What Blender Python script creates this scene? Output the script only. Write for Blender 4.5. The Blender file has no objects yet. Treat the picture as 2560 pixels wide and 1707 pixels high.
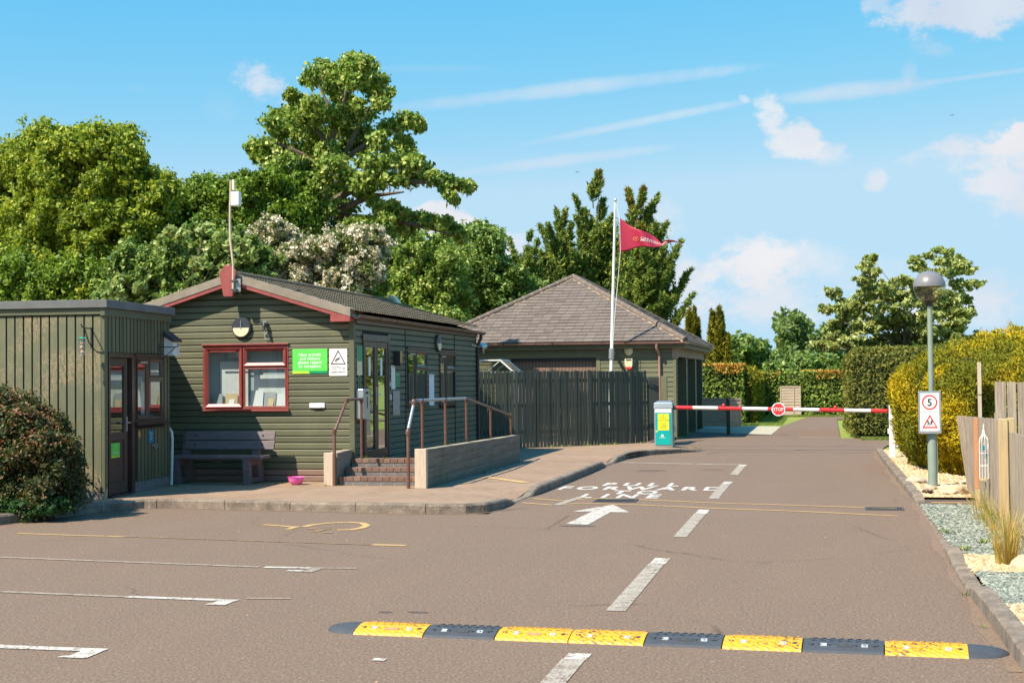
import bpy, bmesh, math, random
import numpy as np
from mathutils import Vector, Matrix
random.seed(7); RNG = np.random.default_rng(11)
SC = bpy.context.scene; COL = SC.collection
# ------------------------------------------------------------------ camera
FPX = 3555.0; CX = 1280.0; CY = 853.5; EYE = 1.65
PSI = math.radians(12.2); TH = math.atan((947-853.5)/FPX); RO = 0.0105
_hf = Vector((-math.sin(PSI), math.cos(PSI), 0)); _r0 = Vector((math.cos(PSI), math.sin(PSI), 0))
CF = math.cos(TH)*_hf + math.sin(TH)*Vector((0,0,1)); _u0 = _r0.cross(CF)
CR = math.cos(RO)*_r0 - math.sin(RO)*_u0; CU = math.cos(RO)*_u0 + math.sin(RO)*_r0
cam = bpy.data.cameras.new("camera"); camo = bpy.data.objects.new("camera", cam); COL.objects.link(camo)
cam.sensor_width = 36; cam.lens = 50.0; cam.clip_end = 3000; cam.clip_start = 0.1
M = Matrix.Identity(4)
for i in range(3): M[i][0] = CR[i]; M[i][1] = CU[i]; M[i][2] = -CF[i]
M[2][3] = EYE; camo.matrix_world = M; SC.camera = camo
def pray(x, y): return CF + (x-CX)/FPX*CR - (y-CY)/FPX*CU
def at(x, y, Y):          # a surveyed point: where the sight line through a photo pixel meets the plane at distance Y
    d = pray(x, y); return Vector((0,0,EYE)) + d*(Y/d.y)
# ------------------------------------------------------------------ light
SUND = Vector((0.8, 1.0, -1.55)).normalized()
sl = bpy.data.lights.new("sun", 'SUN'); sl.energy = 5.0; sl.angle = math.radians(0.5); sl.color = (1.0, 0.915, 0.78)
so = bpy.data.objects.new("sun", sl); COL.objects.link(so); so.rotation_euler = SUND.to_track_quat('-Z', 'Y').to_euler(); so.location = (-10,-10,20)
SC.view_settings.view_transform = 'Standard'; SC.view_settings.look = 'None'; SC.view_settings.gamma = 1
SC.view_settings.use_curve_mapping = False; SC.view_settings.exposure = 0.78
W = bpy.data.worlds.new("World"); SC.world = W; W.use_nodes = True
nt = W.node_tree; nt.nodes.clear()
def wn(t, **k):
    n = nt.nodes.new(t)
    for a, b in k.items(): setattr(n, a, b)
    return n
sky = wn('ShaderNodeTexSky', sky_type='NISHITA', sun_disc=False)
sky.sun_elevation = math.asin(-SUND.z); sky.sun_rotation = math.atan2(-SUND.x, -SUND.y); sky.air_density = 1.0; sky.dust_density = 0.3; sky.ozone_density = 2.0
def wm(op, a, b=None, clamp=False):
    n = wn('ShaderNodeMath', operation=op, use_clamp=clamp)
    for i, v in enumerate((a, b)):
        if v is None: continue
        if isinstance(v, (int, float)): n.inputs[i].default_value = v
        else: nt.links.new(v, n.inputs[i])
    return n.outputs[0]
tc = wn('ShaderNodeTexCoord'); sep = wn('ShaderNodeSeparateXYZ'); nt.links.new(tc.outputs['Generated'], sep.inputs[0])
dx, dy, dz = sep.outputs
ysafe = wm('MAXIMUM', dy, 0.05); uu = wm('DIVIDE', dx, ysafe); vv = wm('DIVIDE', dz, ysafe)
cmb = wn('ShaderNodeCombineXYZ'); nt.links.new(uu, cmb.inputs[0]); nt.links.new(vv, cmb.inputs[1])
def noise(scale, det, rough, off=0.0, sy=1.0):
    mp = wn('ShaderNodeMapping'); mp.inputs['Scale'].default_value = (1, sy, 1); mp.inputs['Location'].default_value = (off, off, off)
    nt.links.new(cmb.outputs[0], mp.inputs[0])
    n = wn('ShaderNodeTexNoise'); n.inputs['Scale'].default_value = scale; n.inputs['Detail'].default_value = det; n.inputs['Roughness'].default_value = rough
    nt.links.new(mp.outputs[0], n.inputs['Vector']); return n.outputs[0]
N1 = noise(20, 8, 0.62, 3.1, 1.5); N2 = noise(70, 6, 0.65, 8.2, 1.4); N3 = noise(5, 5, 0.55, 1.7)
NN = wm('ADD', wm('MULTIPLY', wm('SUBTRACT', N1, 0.5), 5.2), wm('MULTIPLY', wm('SUBTRACT', N2, 0.5), 2.2))
# clouds as directions: (x, y, half width, half height, tilt, opacity, softness, noise amount) read off the photograph's pixels
CL = [(2400,20,185,85,-8,.8,.6,1),(2320,110,70,45,30,.45,.9,1),(2195,8,40,30,0,.5,.8,1),(2275,180,22,55,10,.25,1,1),(1920,275,40,55,-20,.75,.6,1),(1862,248,20,10,30,.5,.8,1),
      (2000,355,75,48,0,.85,.6,1),(2075,385,60,35,0,.6,.8,1),(2192,455,32,34,-30,.65,.7,1),(2290,400,55,30,-10,.5,.8,1),(2420,390,110,55,-5,.75,.9,1),(2540,430,130,130,30,.85,.7,1),(2550,350,75,42,-20,1,.5,1),
      (1860,665,130,75,-5,.95,.7,1),(1700,720,170,120,-10,.85,.9,1),(2000,650,130,50,0,.5,1,1),(1930,755,190,70,0,.75,.9,1),(2350,780,260,60,0,.6,1,1),(1640,560,70,70,40,.5,1,1),(2480,720,200,60,0,.5,1,1),(2200,690,230,55,0,.3,1,1),
      (640,210,110,50,25,.7,.8,1),(745,265,70,35,25,.45,.9,1),(345,222,35,14,0,.2,1,1),(560,260,60,50,0,.12,1,1),(1110,560,75,45,8,.95,.45,1),(1180,600,100,50,15,.9,.5,1),(1275,620,60,40,0,.7,.7,1),
      (1400,225,520,22,-6.5,.5,1,.35),(1600,305,330,14,-11,.5,1,.3),(1380,405,340,17,-7,.5,1,.3),(2130,228,240,26,-6,.55,.9,.35),(2450,190,260,9,-8,.32,1,.15),(1050,172,200,12,0,.12,1,.3),(900,420,500,30,-4,.1,1,.3)]
acc = None
def duv(x, y): d = pray(x, y); return d.x/d.y, d.z/d.y
for (px, py, a, b, tilt, op, soft, nz) in CL:
    u0, v0 = duv(px, py); u1, v1 = duv(px+1, py); ku = math.hypot(u1-u0, v1-v0)
    t = math.radians(-tilt) + math.atan2(v1-v0, u1-u0)
    du = wm('SUBTRACT', uu, u0); dv = wm('SUBTRACT', vv, v0); c, s = math.cos(t), math.sin(t)
    A = wm('MULTIPLY', wm('ADD', wm('MULTIPLY', du, c), wm('MULTIPLY', dv, s)), 1/(a*ku)); B = wm('MULTIPLY', wm('SUBTRACT', wm('MULTIPLY', dv, c), wm('MULTIPLY', du, s)), 1/(b*ku))
    r2 = wm('ADD', wm('MULTIPLY', A, A), wm('MULTIPLY', B, B))
    f = wm('ADD', wm('SUBTRACT', 1.2, r2), wm('MULTIPLY', NN, 0.9*nz)); f = wm('DIVIDE', f, 1.75*soft, True)
    f = wm('MULTIPLY', f, wm('MULTIPLY', f, wm('SUBTRACT', 3.0, wm('MULTIPLY', f, 2.0))))
    f = wm('MULTIPLY', f, op)
    acc = f if acc is None else wm('SUBTRACT', wm('ADD', acc, f), wm('MULTIPLY', acc, f))
acc = wm('MULTIPLY', acc, wm('GREATER_THAN', dy, 0.1))
hs = wn('ShaderNodeHueSaturation'); hs.inputs['Saturation'].default_value = 1.2; hs.inputs['Hue'].default_value = 0.5; hs.inputs['Value'].default_value = 1.0
nt.links.new(sky.outputs[0], hs.inputs['Color'])
ss = wn('ShaderNodeSeparateColor'); nt.links.new(hs.outputs[0], ss.inputs[0]); sc_ = wn('ShaderNodeCombineColor')
for i, (gain, ref, pw, cap) in enumerate(((1.2, 1.46, 1.5, 3.2), (3.78, 2.92, .474, 4.8), (5.85, 5.06, .05, 6.2))):      # grade of the sky: deep at the top, pale low down
    nt.links.new(wm('MINIMUM', wm('MULTIPLY', wm('POWER', wm('MULTIPLY', wm('MAXIMUM', ss.outputs[i], .01), 1/ref), pw), gain), cap), sc_.inputs[i])
mx = wn('ShaderNodeMix', data_type='RGBA'); nt.links.new(acc, mx.inputs[0]); nt.links.new(sc_.outputs[0], mx.inputs[6])
cr = wn('ShaderNodeMix', data_type='RGBA'); nt.links.new(wm('MULTIPLY', wm('SUBTRACT', N3, 0.35), 2.6, True), cr.inputs[0])
cr.inputs[6].default_value = (4.3, 4.5, 5.2, 1); cr.inputs[7].default_value = (6.0, 5.9, 5.9, 1); nt.links.new(cr.outputs[2], mx.inputs[7])
bg = wn('ShaderNodeBackground'); bg.inputs[1].default_value = 0.092; nt.links.new(mx.outputs[2], bg.inputs[0])
wo = wn('ShaderNodeOutputWorld'); nt.links.new(bg.outputs[0], wo.inputs[0])
# ------------------------------------------------------------------ materials
MT = {}
def newmat(name):
    m = bpy.data.materials.new(name); m.use_nodes = True; m.node_tree.nodes.clear(); MT[name] = m; return m, m.node_tree
def N(t, ty, **k):
    n = t.nodes.new(ty)
    for a, b in k.items():
        if a.startswith('i_'):
            key = a[2:]; key = int(key) if key.isdigit() else key.replace('_', ' ')
            n.inputs[key].default_value = b
        else: setattr(n, a, b)
    return n
def rgb(c): return (c[0], c[1], c[2], 1)
def coords(t, stretch=(1,1,1), obj=False):
    g = N(t, 'ShaderNodeTexCoord') if obj else N(t, 'ShaderNodeNewGeometry')
    mp = N(t, 'ShaderNodeMapping'); mp.inputs['Scale'].default_value = stretch
    t.links.new(g.outputs['Object' if obj else 'Position'], mp.inputs[0]); return mp.outputs[0]
def ramp(t, fac, stops):
    r = N(t, 'ShaderNodeValToRGB'); e = r.color_ramp.elements
    while len(e) < len(stops): e.new(0.5)
    for i, (p, c) in enumerate(stops): e[i].position = p; e[i].color = rgb(c)
    t.links.new(fac, r.inputs[0]); return r.outputs[0]
def tnoise(t, co, scale, det=4, rough=.55):
    n = N(t, 'ShaderNodeTexNoise', i_Scale=scale, i_Detail=det, i_Roughness=rough); t.links.new(co, n.inputs['Vector']); return n.outputs[0]
def mixc(t, f, a, b, mode='MIX'):
    m = N(t, 'ShaderNodeMix', data_type='RGBA', blend_type=mode)
    for i, v in ((0, f), (6, a), (7, b)):
        if isinstance(v, (int, float)): m.inputs[i].default_value = v
        elif isinstance(v, tuple): m.inputs[i].default_value = rgb(v)
        else: t.links.new(v, m.inputs[i])
    return m.outputs[2]
def mth(t, op, a, b=0.0, clamp=False):
    n = N(t, 'ShaderNodeMath', operation=op, use_clamp=clamp)
    for i, v in enumerate((a, b)):
        if isinstance(v, (int, float)): n.inputs[i].default_value = v
        else: t.links.new(v, n.inputs[i])
    return n.outputs[0]
def fin(t, color, rough=.7, metal=0., height=None, bump=.3, bdist=.01, spec=.5, rin=None, coat=0.):
    p = N(t, 'ShaderNodeBsdfPrincipled'); o = N(t, 'ShaderNodeOutputMaterial')
    if isinstance(color, tuple): p.inputs['Base Color'].default_value = rgb(color)
    else: t.links.new(color, p.inputs['Base Color'])
    p.inputs['Roughness'].default_value = rough; p.inputs['Metallic'].default_value = metal; p.inputs['Specular IOR Level'].default_value = spec; p.inputs['Coat Weight'].default_value = coat
    if rin is not None: t.links.new(rin, p.inputs['Roughness'])
    if height is not None:
        b = N(t, 'ShaderNodeBump', i_Strength=bump, i_Distance=bdist); t.links.new(height, b.inputs['Height']); t.links.new(b.outputs[0], p.inputs['Normal'])
    t.links.new(p.outputs[0], o.inputs[0]); return p
def paint(name, c, c2=None, rough=.5, scale=3., stretch=(1,1,1), metal=0., bump=.15, bscale=60., spec=.5, lo=.35, hi=.65):
    m, t = newmat(name); c2 = c2 or tuple(x*.75 for x in c)
    co = coords(t, stretch); n = tnoise(t, co, scale, 6, .65); f = tnoise(t, co, bscale, 3, .6)
    col = ramp(t, n, [(lo, c2), (hi, c)])
    col = mixc(t, .25, col, mixc(t, f, tuple(x*.7 for x in c), tuple(min(1, x*1.25) for x in c)))
    fin(t, col, rough, metal, f, bump, .004, spec); return m
# olive cladding, with grain along the boards, knots and drip streaks
def cladding(name, c, c2, stretch):
    m, t = newmat(name); co = coords(t, stretch); c0 = coords(t)
    g = tnoise(t, co, 14, 5, .6); n = tnoise(t, c0, 2.2, 5, .6)
    col = mixc(t, ramp(t, n, [(.35, (0,0,0)), (.68, (1,1,1))]), c2, c)
    col = mixc(t, .35, col, ramp(t, g, [(.3, tuple(x*.6 for x in c)), (.7, tuple(x*1.35 for x in c))]))
    v = N(t, 'ShaderNodeTexVoronoi', i_Scale=3.2); t.links.new(coords(t, (1,1,1.6)), v.inputs['Vector'])
    col = mixc(t, ramp(t, v.outputs['Distance'], [(.03, (.55,.55,.55)), (.06, (0,0,0))]), col, (.16,.11,.05))
    gi = N(t, 'ShaderNodeNewGeometry'); col = mixc(t, 1., col, ramp(t, gi.outputs['Random Per Island'], [(0,(.80,.82,.80)),(1,(1.16,1.12,1.1))]), 'MULTIPLY')
    fin(t, col, .55, 0, g, .25, .004); return m
cladding('olive_clad', (.128,.126,.074), (.094,.095,.05), (.7,.7,12))
cladding('olive_vert', (.118,.12,.068), (.09,.094,.052), (12,12,.5))
cladding('olive_dark', (.125,.128,.08), (.09,.094,.056), (.7,.7,12))
cladding('garage_clad', (.16,.158,.09), (.13,.13,.07), (.7,.7,12))
paint('black_gap', (.02,.022,.02), rough=.9)
paint('brown_fascia', (.13,.085,.07), (.09,.06,.05), rough=.45)
paint('skirt', (.24,.15,.11), (.16,.09,.07), rough=.6, stretch=(.5,.5,8), scale=8)
paint('red_trim', (.36,.085,.075), (.24,.05,.045), rough=.4, scale=6)
paint('upvc_red', (.26,.045,.035), (.16,.028,.024), rough=.42, scale=9, stretch=(1,1,1))
paint('upvc_brown', (.075,.042,.034), (.045,.026,.022), rough=.3, scale=6)
paint('gutter_brown', (.17,.11,.09), (.11,.07,.06), rough=.42, scale=5)
paint('gutter_pink', (.42,.24,.20), (.30,.16,.13), rough=.35, scale=4)
paint('felt', (.30,.245,.19), (.21,.17,.13), rough=.95, scale=4, bump=.5, bscale=160)
paint('felt_grey', (.17,.165,.16), (.12,.12,.12), rough=.95, scale=3, bump=.5, bscale=160)
paint('white_paint', (.78,.77,.74), (.66,.65,.6), rough=.45, scale=5, lo=.25, hi=.6)
paint('white_plastic', (.75,.76,.77), (.66,.67,.68), rough=.35)
paint('cream', (.74,.66,.44), (.66,.57,.36), rough=.35)
paint('black_metal', (.022,.024,.028), rough=.45)
paint('charcoal', (.045,.048,.055), rough=.4)
paint('galv', (.42,.43,.44), (.32,.33,.34), rough=.42, metal=.6, scale=10)
paint('alu', (.58,.59,.6), (.48,.49,.5), rough=.35, metal=.75, scale=4)
paint('rail_brown', (.16,.075,.05), (.11,.05,.035), rough=.38, scale=8)
paint('bench_plastic', (.17,.13,.135), (.11,.08,.085), rough=.6, stretch=(.6,4,4), scale=8, bump=.4)
paint('pink', (.95,.16,.5), (.9,.13,.45), rough=.3)
paint('brown_door', (.075,.042,.032), (.055,.032,.025), rough=.55, stretch=(1,1,.4))
paint('fence_dark', (.066,.078,.058), (.035,.042,.033), rough=.8, stretch=(14,14,1), scale=3, bump=.5, bscale=20)
paint('grey_timber', (.42,.33,.24), (.15,.115,.085), rough=.85, stretch=(14,14,.7), scale=3, bump=.8, bscale=14, lo=.38, hi=.56)
paint('panel_timber', (.50,.38,.28), (.3,.23,.17), rough=.85, stretch=(1,1,14), scale=3, bump=.5, bscale=14)
paint('new_timber', (.52,.38,.2), (.4,.28,.15), rough=.7, stretch=(12,12,.8), scale=3, bump=.4, bscale=12)
paint('orange_timber', (.55,.26,.13), (.42,.2,.1), rough=.75, stretch=(12,12,.8), scale=3)
paint('post_pale', (.58,.46,.34), (.42,.32,.24), rough=.75, stretch=(16,16,1), scale=4, bump=.5, bscale=14)
paint('lamp_green', (.24,.29,.235), (.2,.25,.2), rough=.5, scale=6)
paint('globe_grey', (.2,.19,.195), (.17,.16,.165), rough=.32, scale=4)
paint('sign_green', (.12,.62,.09), (.11,.58,.08), rough=.35)
paint('sign_lime', (.5,.75,.06), rough=.35); paint('sign_dark', (.01,.3,.12), rough=.35)
paint('sign_white', (.82,.8,.76), (.78,.76,.72), rough=.35); paint('sign_red', (.8,.03,.045), (.75,.03,.04), rough=.35)
paint('sign_black', (.03,.03,.035), rough=.4); paint('sign_yellow', (.85,.78,.03), (.8,.72,.03), rough=.4)
paint('sign_purple', (.09,.055,.07), rough=.4); paint('sign_blue', (.01,.22,.36), rough=.4); paint('board_green', (.01,.09,.05), rough=.35)
paint('teal', (.0,.36,.33), (.0,.32,.30), rough=.35); paint('arm_red', (.78,.03,.035), (.7,.03,.03), rough=.3); paint('arm_white', (.85,.84,.8), rough=.3)
paint('flag_red', (.42,.018,.06), (.38,.015,.05), rough=.6); paint('flag_gold', (.8,.28,.12), rough=.6)
paint('paper', (.8,.8,.78), (.76,.76,.74), rough=.8, bump=0); paint('paper_tan', (.7,.52,.3), rough=.8); paint('paper_grey', (.4,.42,.42), rough=.6)
paint('blind', (.48,.55,.57), (.42,.49,.52), rough=.8, stretch=(12,1,1), scale=3); paint('board_white', (.84,.85,.8), rough=.7); paint('curtain', (.32,.31,.33), (.2,.19,.21), rough=.9, stretch=(1,14,1), scale=2)
paint('interior', (.05,.05,.05), rough=.9); paint('amber', (.5,.25,.05), (.4,.19,.04), rough=.3)
paint('orange_disc', (.7,.28,.1), rough=.5); paint('feeder_green', (.02,.35,.25), rough=.4); paint('fatball', (.6,.42,.3), (.4,.25,.17), rough=.9, scale=40)
paint('rubber', (.055,.062,.072), (.04,.045,.055), rough=.7, scale=12, bump=.6, bscale=90)
paint('rock', (.55,.42,.27), (.38,.28,.19), rough=.9, scale=7, bump=.9, bscale=22)
paint('rock_white', (.48,.38,.26), (.34,.26,.18), rough=.9, scale=14, bump=.8, bscale=30)
paint('iron', (.10,.095,.09), (.07,.065,.06), rough=.6, metal=.4)
paint('bark', (.16,.125,.09), (.09,.07,.05), rough=.95, stretch=(3,3,.6), scale=4, bump=.9, bscale=18)
paint('post_dark', (.055,.052,.04), rough=.85, stretch=(10,10,1))
paint('birds', (.09,.07,.06), rough=.9)
# yellow rubber with scuffed-through patches
m, t = newmat('bump_yellow'); co = coords(t)
n1 = tnoise(t, co, 28, 6, .75); n2 = tnoise(t, co, 3.2, 2, .5)
w = N(t, 'ShaderNodeTexWave', i_Scale=11., i_Distortion=2.5, wave_type='BANDS', bands_direction='DIAGONAL'); t.links.new(co, w.inputs['Vector'])
fac = mth(t, 'ADD', mth(t, 'MULTIPLY', n1, 1.0), mth(t, 'MULTIPLY', n2, .45)); fac = mth(t, 'ADD', fac, mth(t, 'MULTIPLY', w.outputs[0], .1))
col = ramp(t, fac, [(.84, (.68,.35,.018)), (.89, (.36,.17,.02)), (.95, (.07,.055,.04))]); fin(t, col, .5, 0, w.outputs[0], .6, .004)
# glass: part mirror, part see-through
m, t = newmat('glass'); g = N(t, 'ShaderNodeBsdfGlossy', i_Roughness=.015); g.inputs[0].default_value = (.95,.97,1,1); tr = N(t, 'ShaderNodeBsdfTransparent'); tr.inputs[0].default_value = (.86,.9,.9,1)
fr = N(t, 'ShaderNodeFresnel', i_IOR=1.55); gm = N(t, 'ShaderNodeNewGeometry'); t.links.new(mth(t,'SUBTRACT',1.55,mth(t,'MULTIPLY',gm.outputs['Backfacing'],1.55-1/1.55)), fr.inputs['IOR']); mxs = N(t, 'ShaderNodeMixShader'); o = N(t, 'ShaderNodeOutputMaterial')
t.links.new(mth(t, 'ADD', mth(t, 'MULTIPLY', fr.outputs[0], 2.6), .03, True), mxs.inputs[0]); t.links.new(tr.outputs[0], mxs.inputs[1]); t.links.new(g.outputs[0], mxs.inputs[2]); t.links.new(mxs.outputs[0], o.inputs[0])
m, t = newmat('globe_clear'); g = N(t, 'ShaderNodeBsdfGlossy', i_Roughness=.05); tr = N(t, 'ShaderNodeBsdfTransparent'); tr.inputs[0].default_value = (.78,.76,.62,1)
fr = N(t, 'ShaderNodeFresnel', i_IOR=1.5); gm = N(t, 'ShaderNodeNewGeometry'); t.links.new(mth(t,'SUBTRACT',1.5,mth(t,'MULTIPLY',gm.outputs['Backfacing'],1.5-1/1.5)), fr.inputs['IOR']); mxs = N(t, 'ShaderNodeMixShader'); o = N(t, 'ShaderNodeOutputMaterial'); t.links.new(mth(t, 'ADD', fr.outputs[0], .08, True), mxs.inputs[0]); t.links.new(tr.outputs[0], mxs.inputs[1]); t.links.new(g.outputs[0], mxs.inputs[2]); t.links.new(mxs.outputs[0], o.inputs[0])
# asphalt
def asphalt(name, base, dark, light):
    m, t = newmat(name); co = coords(t); big = tnoise(t, co, .35, 5, .6); mid = tnoise(t, coords(t, (1,.35,1)), 1.6, 5, .65)
    f1 = tnoise(t, co, 55, 4, .75); v = N(t, 'ShaderNodeTexVoronoi', i_Scale=70.); t.links.new(co, v.inputs['Vector'])
    col = mixc(t, ramp(t, big, [(.32,(0,0,0)),(.68,(1,1,1))]), dark, base)
    col = mixc(t, ramp(t, mid, [(.42,(0,0,0)),(.70,(.75,.75,.75))]), col, light)
    trk = tnoise(t, coords(t, (1.25,.05,1)), 1.3, 3, .5); col = mixc(t, ramp(t, trk, [(.42,(0,0,0)),(.62,(.55,.55,.55))]), col, dark)
    g2 = tnoise(t, co, 17, 5, .8); col = mixc(t, .5, col, ramp(t, g2, [(.32, tuple(x*.5 for x in base)), (.5, base), (.7, tuple(x*1.6 for x in base))]))
    col = mixc(t, .7, col, ramp(t, f1, [(.33, tuple(x*.25 for x in base)), (.5, base), (.68, tuple(x*2.3 for x in base))]))
    ve = N(t, 'ShaderNodeTexVoronoi', feature='DISTANCE_TO_EDGE', i_Scale=.42); t.links.new(mixc(t, .12, co, tnoise(t, co, 2.5, 4, .7)), ve.inputs['Vector'])
    ck = mth(t, 'MULTIPLY', ramp(t, ve.outputs['Distance'], [(.002,(.7,.7,.7)),(.006,(0,0,0))]), ramp(t, tnoise(t, co, .5, 2, .5), [(.52,(0,0,0)),(.6,(1,1,1))])); col = mixc(t, ck, col, tuple(x*.3 for x in base))
    col = mixc(t, ramp(t, v.outputs['Color'], [(.86,(0,0,0)),(.94,(.35,.35,.35))]), col, (.42,.34,.27))
    fin(t, col, .9, 0, f1, .5, .006); return m
asphalt('asphalt', (.168,.109,.071), (.128,.086,.059), (.235,.160,.108))
asphalt('asphalt_path', (.10,.068,.05), (.075,.052,.04), (.13,.09,.07))
asphalt('stain', (.09,.066,.055), (.075,.055,.045), (.1,.08,.07))
def worn(name, c, under=(.185,.122,.080), th=.5, sc=7.):
    m, t = newmat(name); co = coords(t); a = tnoise(t, co, sc, 7, .8); b = tnoise(t, co, 70, 3, .7); s = mth(t, 'ADD', mth(t,'MULTIPLY', a, .55), mth(t,'MULTIPLY', b, .45))
    base = ramp(t, b, [(.3, tuple(x*.5 for x in under)), (.7, tuple(x*1.5 for x in under))])
    col = mixc(t, ramp(t, s, [(th-.03,(0,0,0)),(th+.05,(1,1,1))]), base, mixc(t, b, tuple(x*.82 for x in c), c)); fin(t, col, .8, 0, b, .3, .004); return m
worn('mark_white', (.58,.53,.46), th=.455); worn('mark_worn', (.42,.36,.29), th=.46, sc=9); worn('lettering_paint', (.62,.57,.5), th=.36); worn('mark_faint', (.36,.30,.235), th=.46, sc=14); worn('mark_yellow', (.58,.36,.14), th=.42); worn('mark_yellow_worn', (.42,.25,.10), th=.5)
worn('silt', (.26,.165,.098), th=.5, sc=6)
# brick paving laid in basket courses
m, t = newmat('block_paving'); co = coords(t); mp = N(t, 'ShaderNodeMapping'); mp.inputs['Rotation'].default_value = (0,0,math.radians(45)); t.links.new(co, mp.inputs[0])
b = N(t, 'ShaderNodeTexBrick', i_Scale=1., offset=.5); b.inputs['Brick Width'].default_value = .2; b.inputs['Row Height'].default_value = .1; b.inputs['Mortar Size'].default_value = .009; b.inputs['Mortar Smooth'].default_value = .3
b.inputs['Color1'].default_value = (.26,.163,.105,1); b.inputs['Color2'].default_value = (.17,.10,.066,1); b.inputs['Mortar'].default_value = (.09,.062,.04,1); t.links.new(mp.outputs[0], b.inputs['Vector'])
n = tnoise(t, co, 1.1, 6, .65); f = tnoise(t, co, 60, 3, .7)
col = mixc(t, ramp(t, n, [(.35,(0,0,0)),(.7,(.6,.6,.6))]), b.outputs[0], (.40,.28,.18)); col = mixc(t, .4, col, ramp(t, f, [(.3,(.12,.07,.04)),(.7,(.55,.37,.24))]))
fin(t, col, .9, 0, b.outputs['Fac'], -.4, .006)
m, t = newmat('brick'); co = coords(t); sx = N(t, 'ShaderNodeSeparateXYZ'); t.links.new(co, sx.inputs[0]); cm = N(t, 'ShaderNodeCombineXYZ'); t.links.new(mth(t,'ADD',sx.outputs[0],sx.outputs[1]), cm.inputs[0]); t.links.new(sx.outputs[2], cm.inputs[1])
n = tnoise(t, co, 9, 6, .7); v = N(t, 'ShaderNodeNewGeometry')
col = ramp(t, v.outputs['Random Per Island'], [(0,(.22,.125,.088)),(.5,(.17,.095,.07)),(1,(.27,.165,.115))]); col = mixc(t, ramp(t, n, [(.4,(0,0,0)),(.75,(.7,.7,.7))]), col, (.12,.07,.055)); fin(t, col, .9, 0, n, .6, .006)
paint('brick_blue', (.17,.16,.155), (.12,.11,.11), rough=.8, scale=9); paint('mortar', (.42,.31,.2), (.3,.22,.15), rough=.95)
# concrete kerb with lichen
m, t = newmat('kerb'); co = coords(t); n = tnoise(t, co, 5, 7, .7); f = tnoise(t, co, 45, 4, .7)
col = mixc(t, ramp(t, n, [(.35,(0,0,0)),(.65,(1,1,1))]), (.12,.092,.07), (.27,.21,.155)); col = mixc(t, ramp(t, f, [(.6,(0,0,0)),(.68,(1,1,1))]), col, (.45,.38,.28)); col = mixc(t, ramp(t, f, [(.32,(1,1,1)),(.40,(0,0,0))]), col, (.1,.08,.06)); fin(t, col, .95, 0, f, .6, .006)
# sleepers: fine grooves along the board, green algae
m, t = newmat('grooved_timber'); co = coords(t); w = N(t, 'ShaderNodeTexWave', i_Scale=26., wave_type='BANDS', bands_direction='Z'); t.links.new(co, w.inputs['Vector'])
n = tnoise(t, coords(t, (1,1,4)), 2.2, 6, .6); f = tnoise(t, coords(t, (3,3,40)), 4, 4, .6); g = tnoise(t, co, 2.6, 4, .6)
col = ramp(t, n, [(.3,(.30,.24,.175)),(.7,(.46,.38,.28))]); col = mixc(t, .35, col, ramp(t, f, [(.3,(.16,.12,.08)),(.7,(.55,.46,.35))])); col = mixc(t, ramp(t, w.outputs[0], [(0,(.75,.75,.75)),(.35,(0,0,0))]), col, (.07,.055,.035)); col = mixc(t, ramp(t, g, [(.55,(0,0,0)),(.7,(.6,.6,.6))]), col, (.17,.18,.04)); fin(t, col, .85, 0, w.outputs[0], .8, .008)
# roofs
m, t = newmat('roof_tile'); co = coords(t); n = tnoise(t, co, 3, 6, .7); f = tnoise(t, co, 40, 3, .7)
col = ramp(t, n, [(.3,(.12,.084,.056)),(.55,(.20,.145,.09)),(.75,(.28,.205,.12))]); col = mixc(t, ramp(t, f, [(.55,(0,0,0)),(.7,(.7,.7,.7))]), col, (.30,.22,.09)); fin(t, col, .95, 0, f, .7, .01)
m, t = newmat('slate'); g = N(t, 'ShaderNodeNewGeometry'); co = coords(t); f = tnoise(t, co, 22, 5, .7); big = tnoise(t, co, 1.3, 4, .6)
col = ramp(t, g.outputs['Random Per Island'], [(0,(.10,.078,.066)),(.5,(.135,.107,.09)),(1,(.17,.135,.112))]); col = mixc(t, .3, col, ramp(t, f, [(.3,(.09,.07,.06)),(.7,(.3,.24,.2))])); col = mixc(t, ramp(t, big, [(.5,(0,0,0)),(.8,(.35,.35,.35))]), col, (.2,.16,.12)); fin(t, col, .9, 0, f, .5, .006)
paint('ridge_tile', (.17,.13,.11), (.11,.083,.07), rough=.9, scale=6, bump=.6); paint('ridge_mortar', (.44,.32,.2), (.3,.21,.12), rough=.95, scale=20, bump=.9, bscale=40)
# climbing-plant remains on the shed wall
m, t = newmat('olive_vine'); c0 = coords(t); n = tnoise(t, c0, 2.2, 5, .6); g = tnoise(t, coords(t,(12,12,.5)), 14, 5, .6)
col = mixc(t, ramp(t, n, [(.35,(0,0,0)),(.68,(1,1,1))]), (.092,.093,.052), (.122,.12,.068)); col = mixc(t, .3, col, ramp(t, g, [(.3,(.13,.13,.07)),(.7,(.29,.28,.16))]))
wv = tnoise(t, coords(t,(9,9,2.6)), 3.2, 8, .75); wv = mth(t, 'ABSOLUTE', mth(t, 'SUBTRACT', wv, .5)); s = tnoise(t, c0, 1.7, 3, .5)
k = mth(t, 'MULTIPLY', ramp(t, wv, [(.006,(1,1,1)),(.016,(0,0,0))]), ramp(t, s, [(.42,(0,0,0)),(.58,(1,1,1))])); col = mixc(t, k, col, (.58,.36,.2)); fin(t, col, .65, 0, g, .25, .004)
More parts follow.
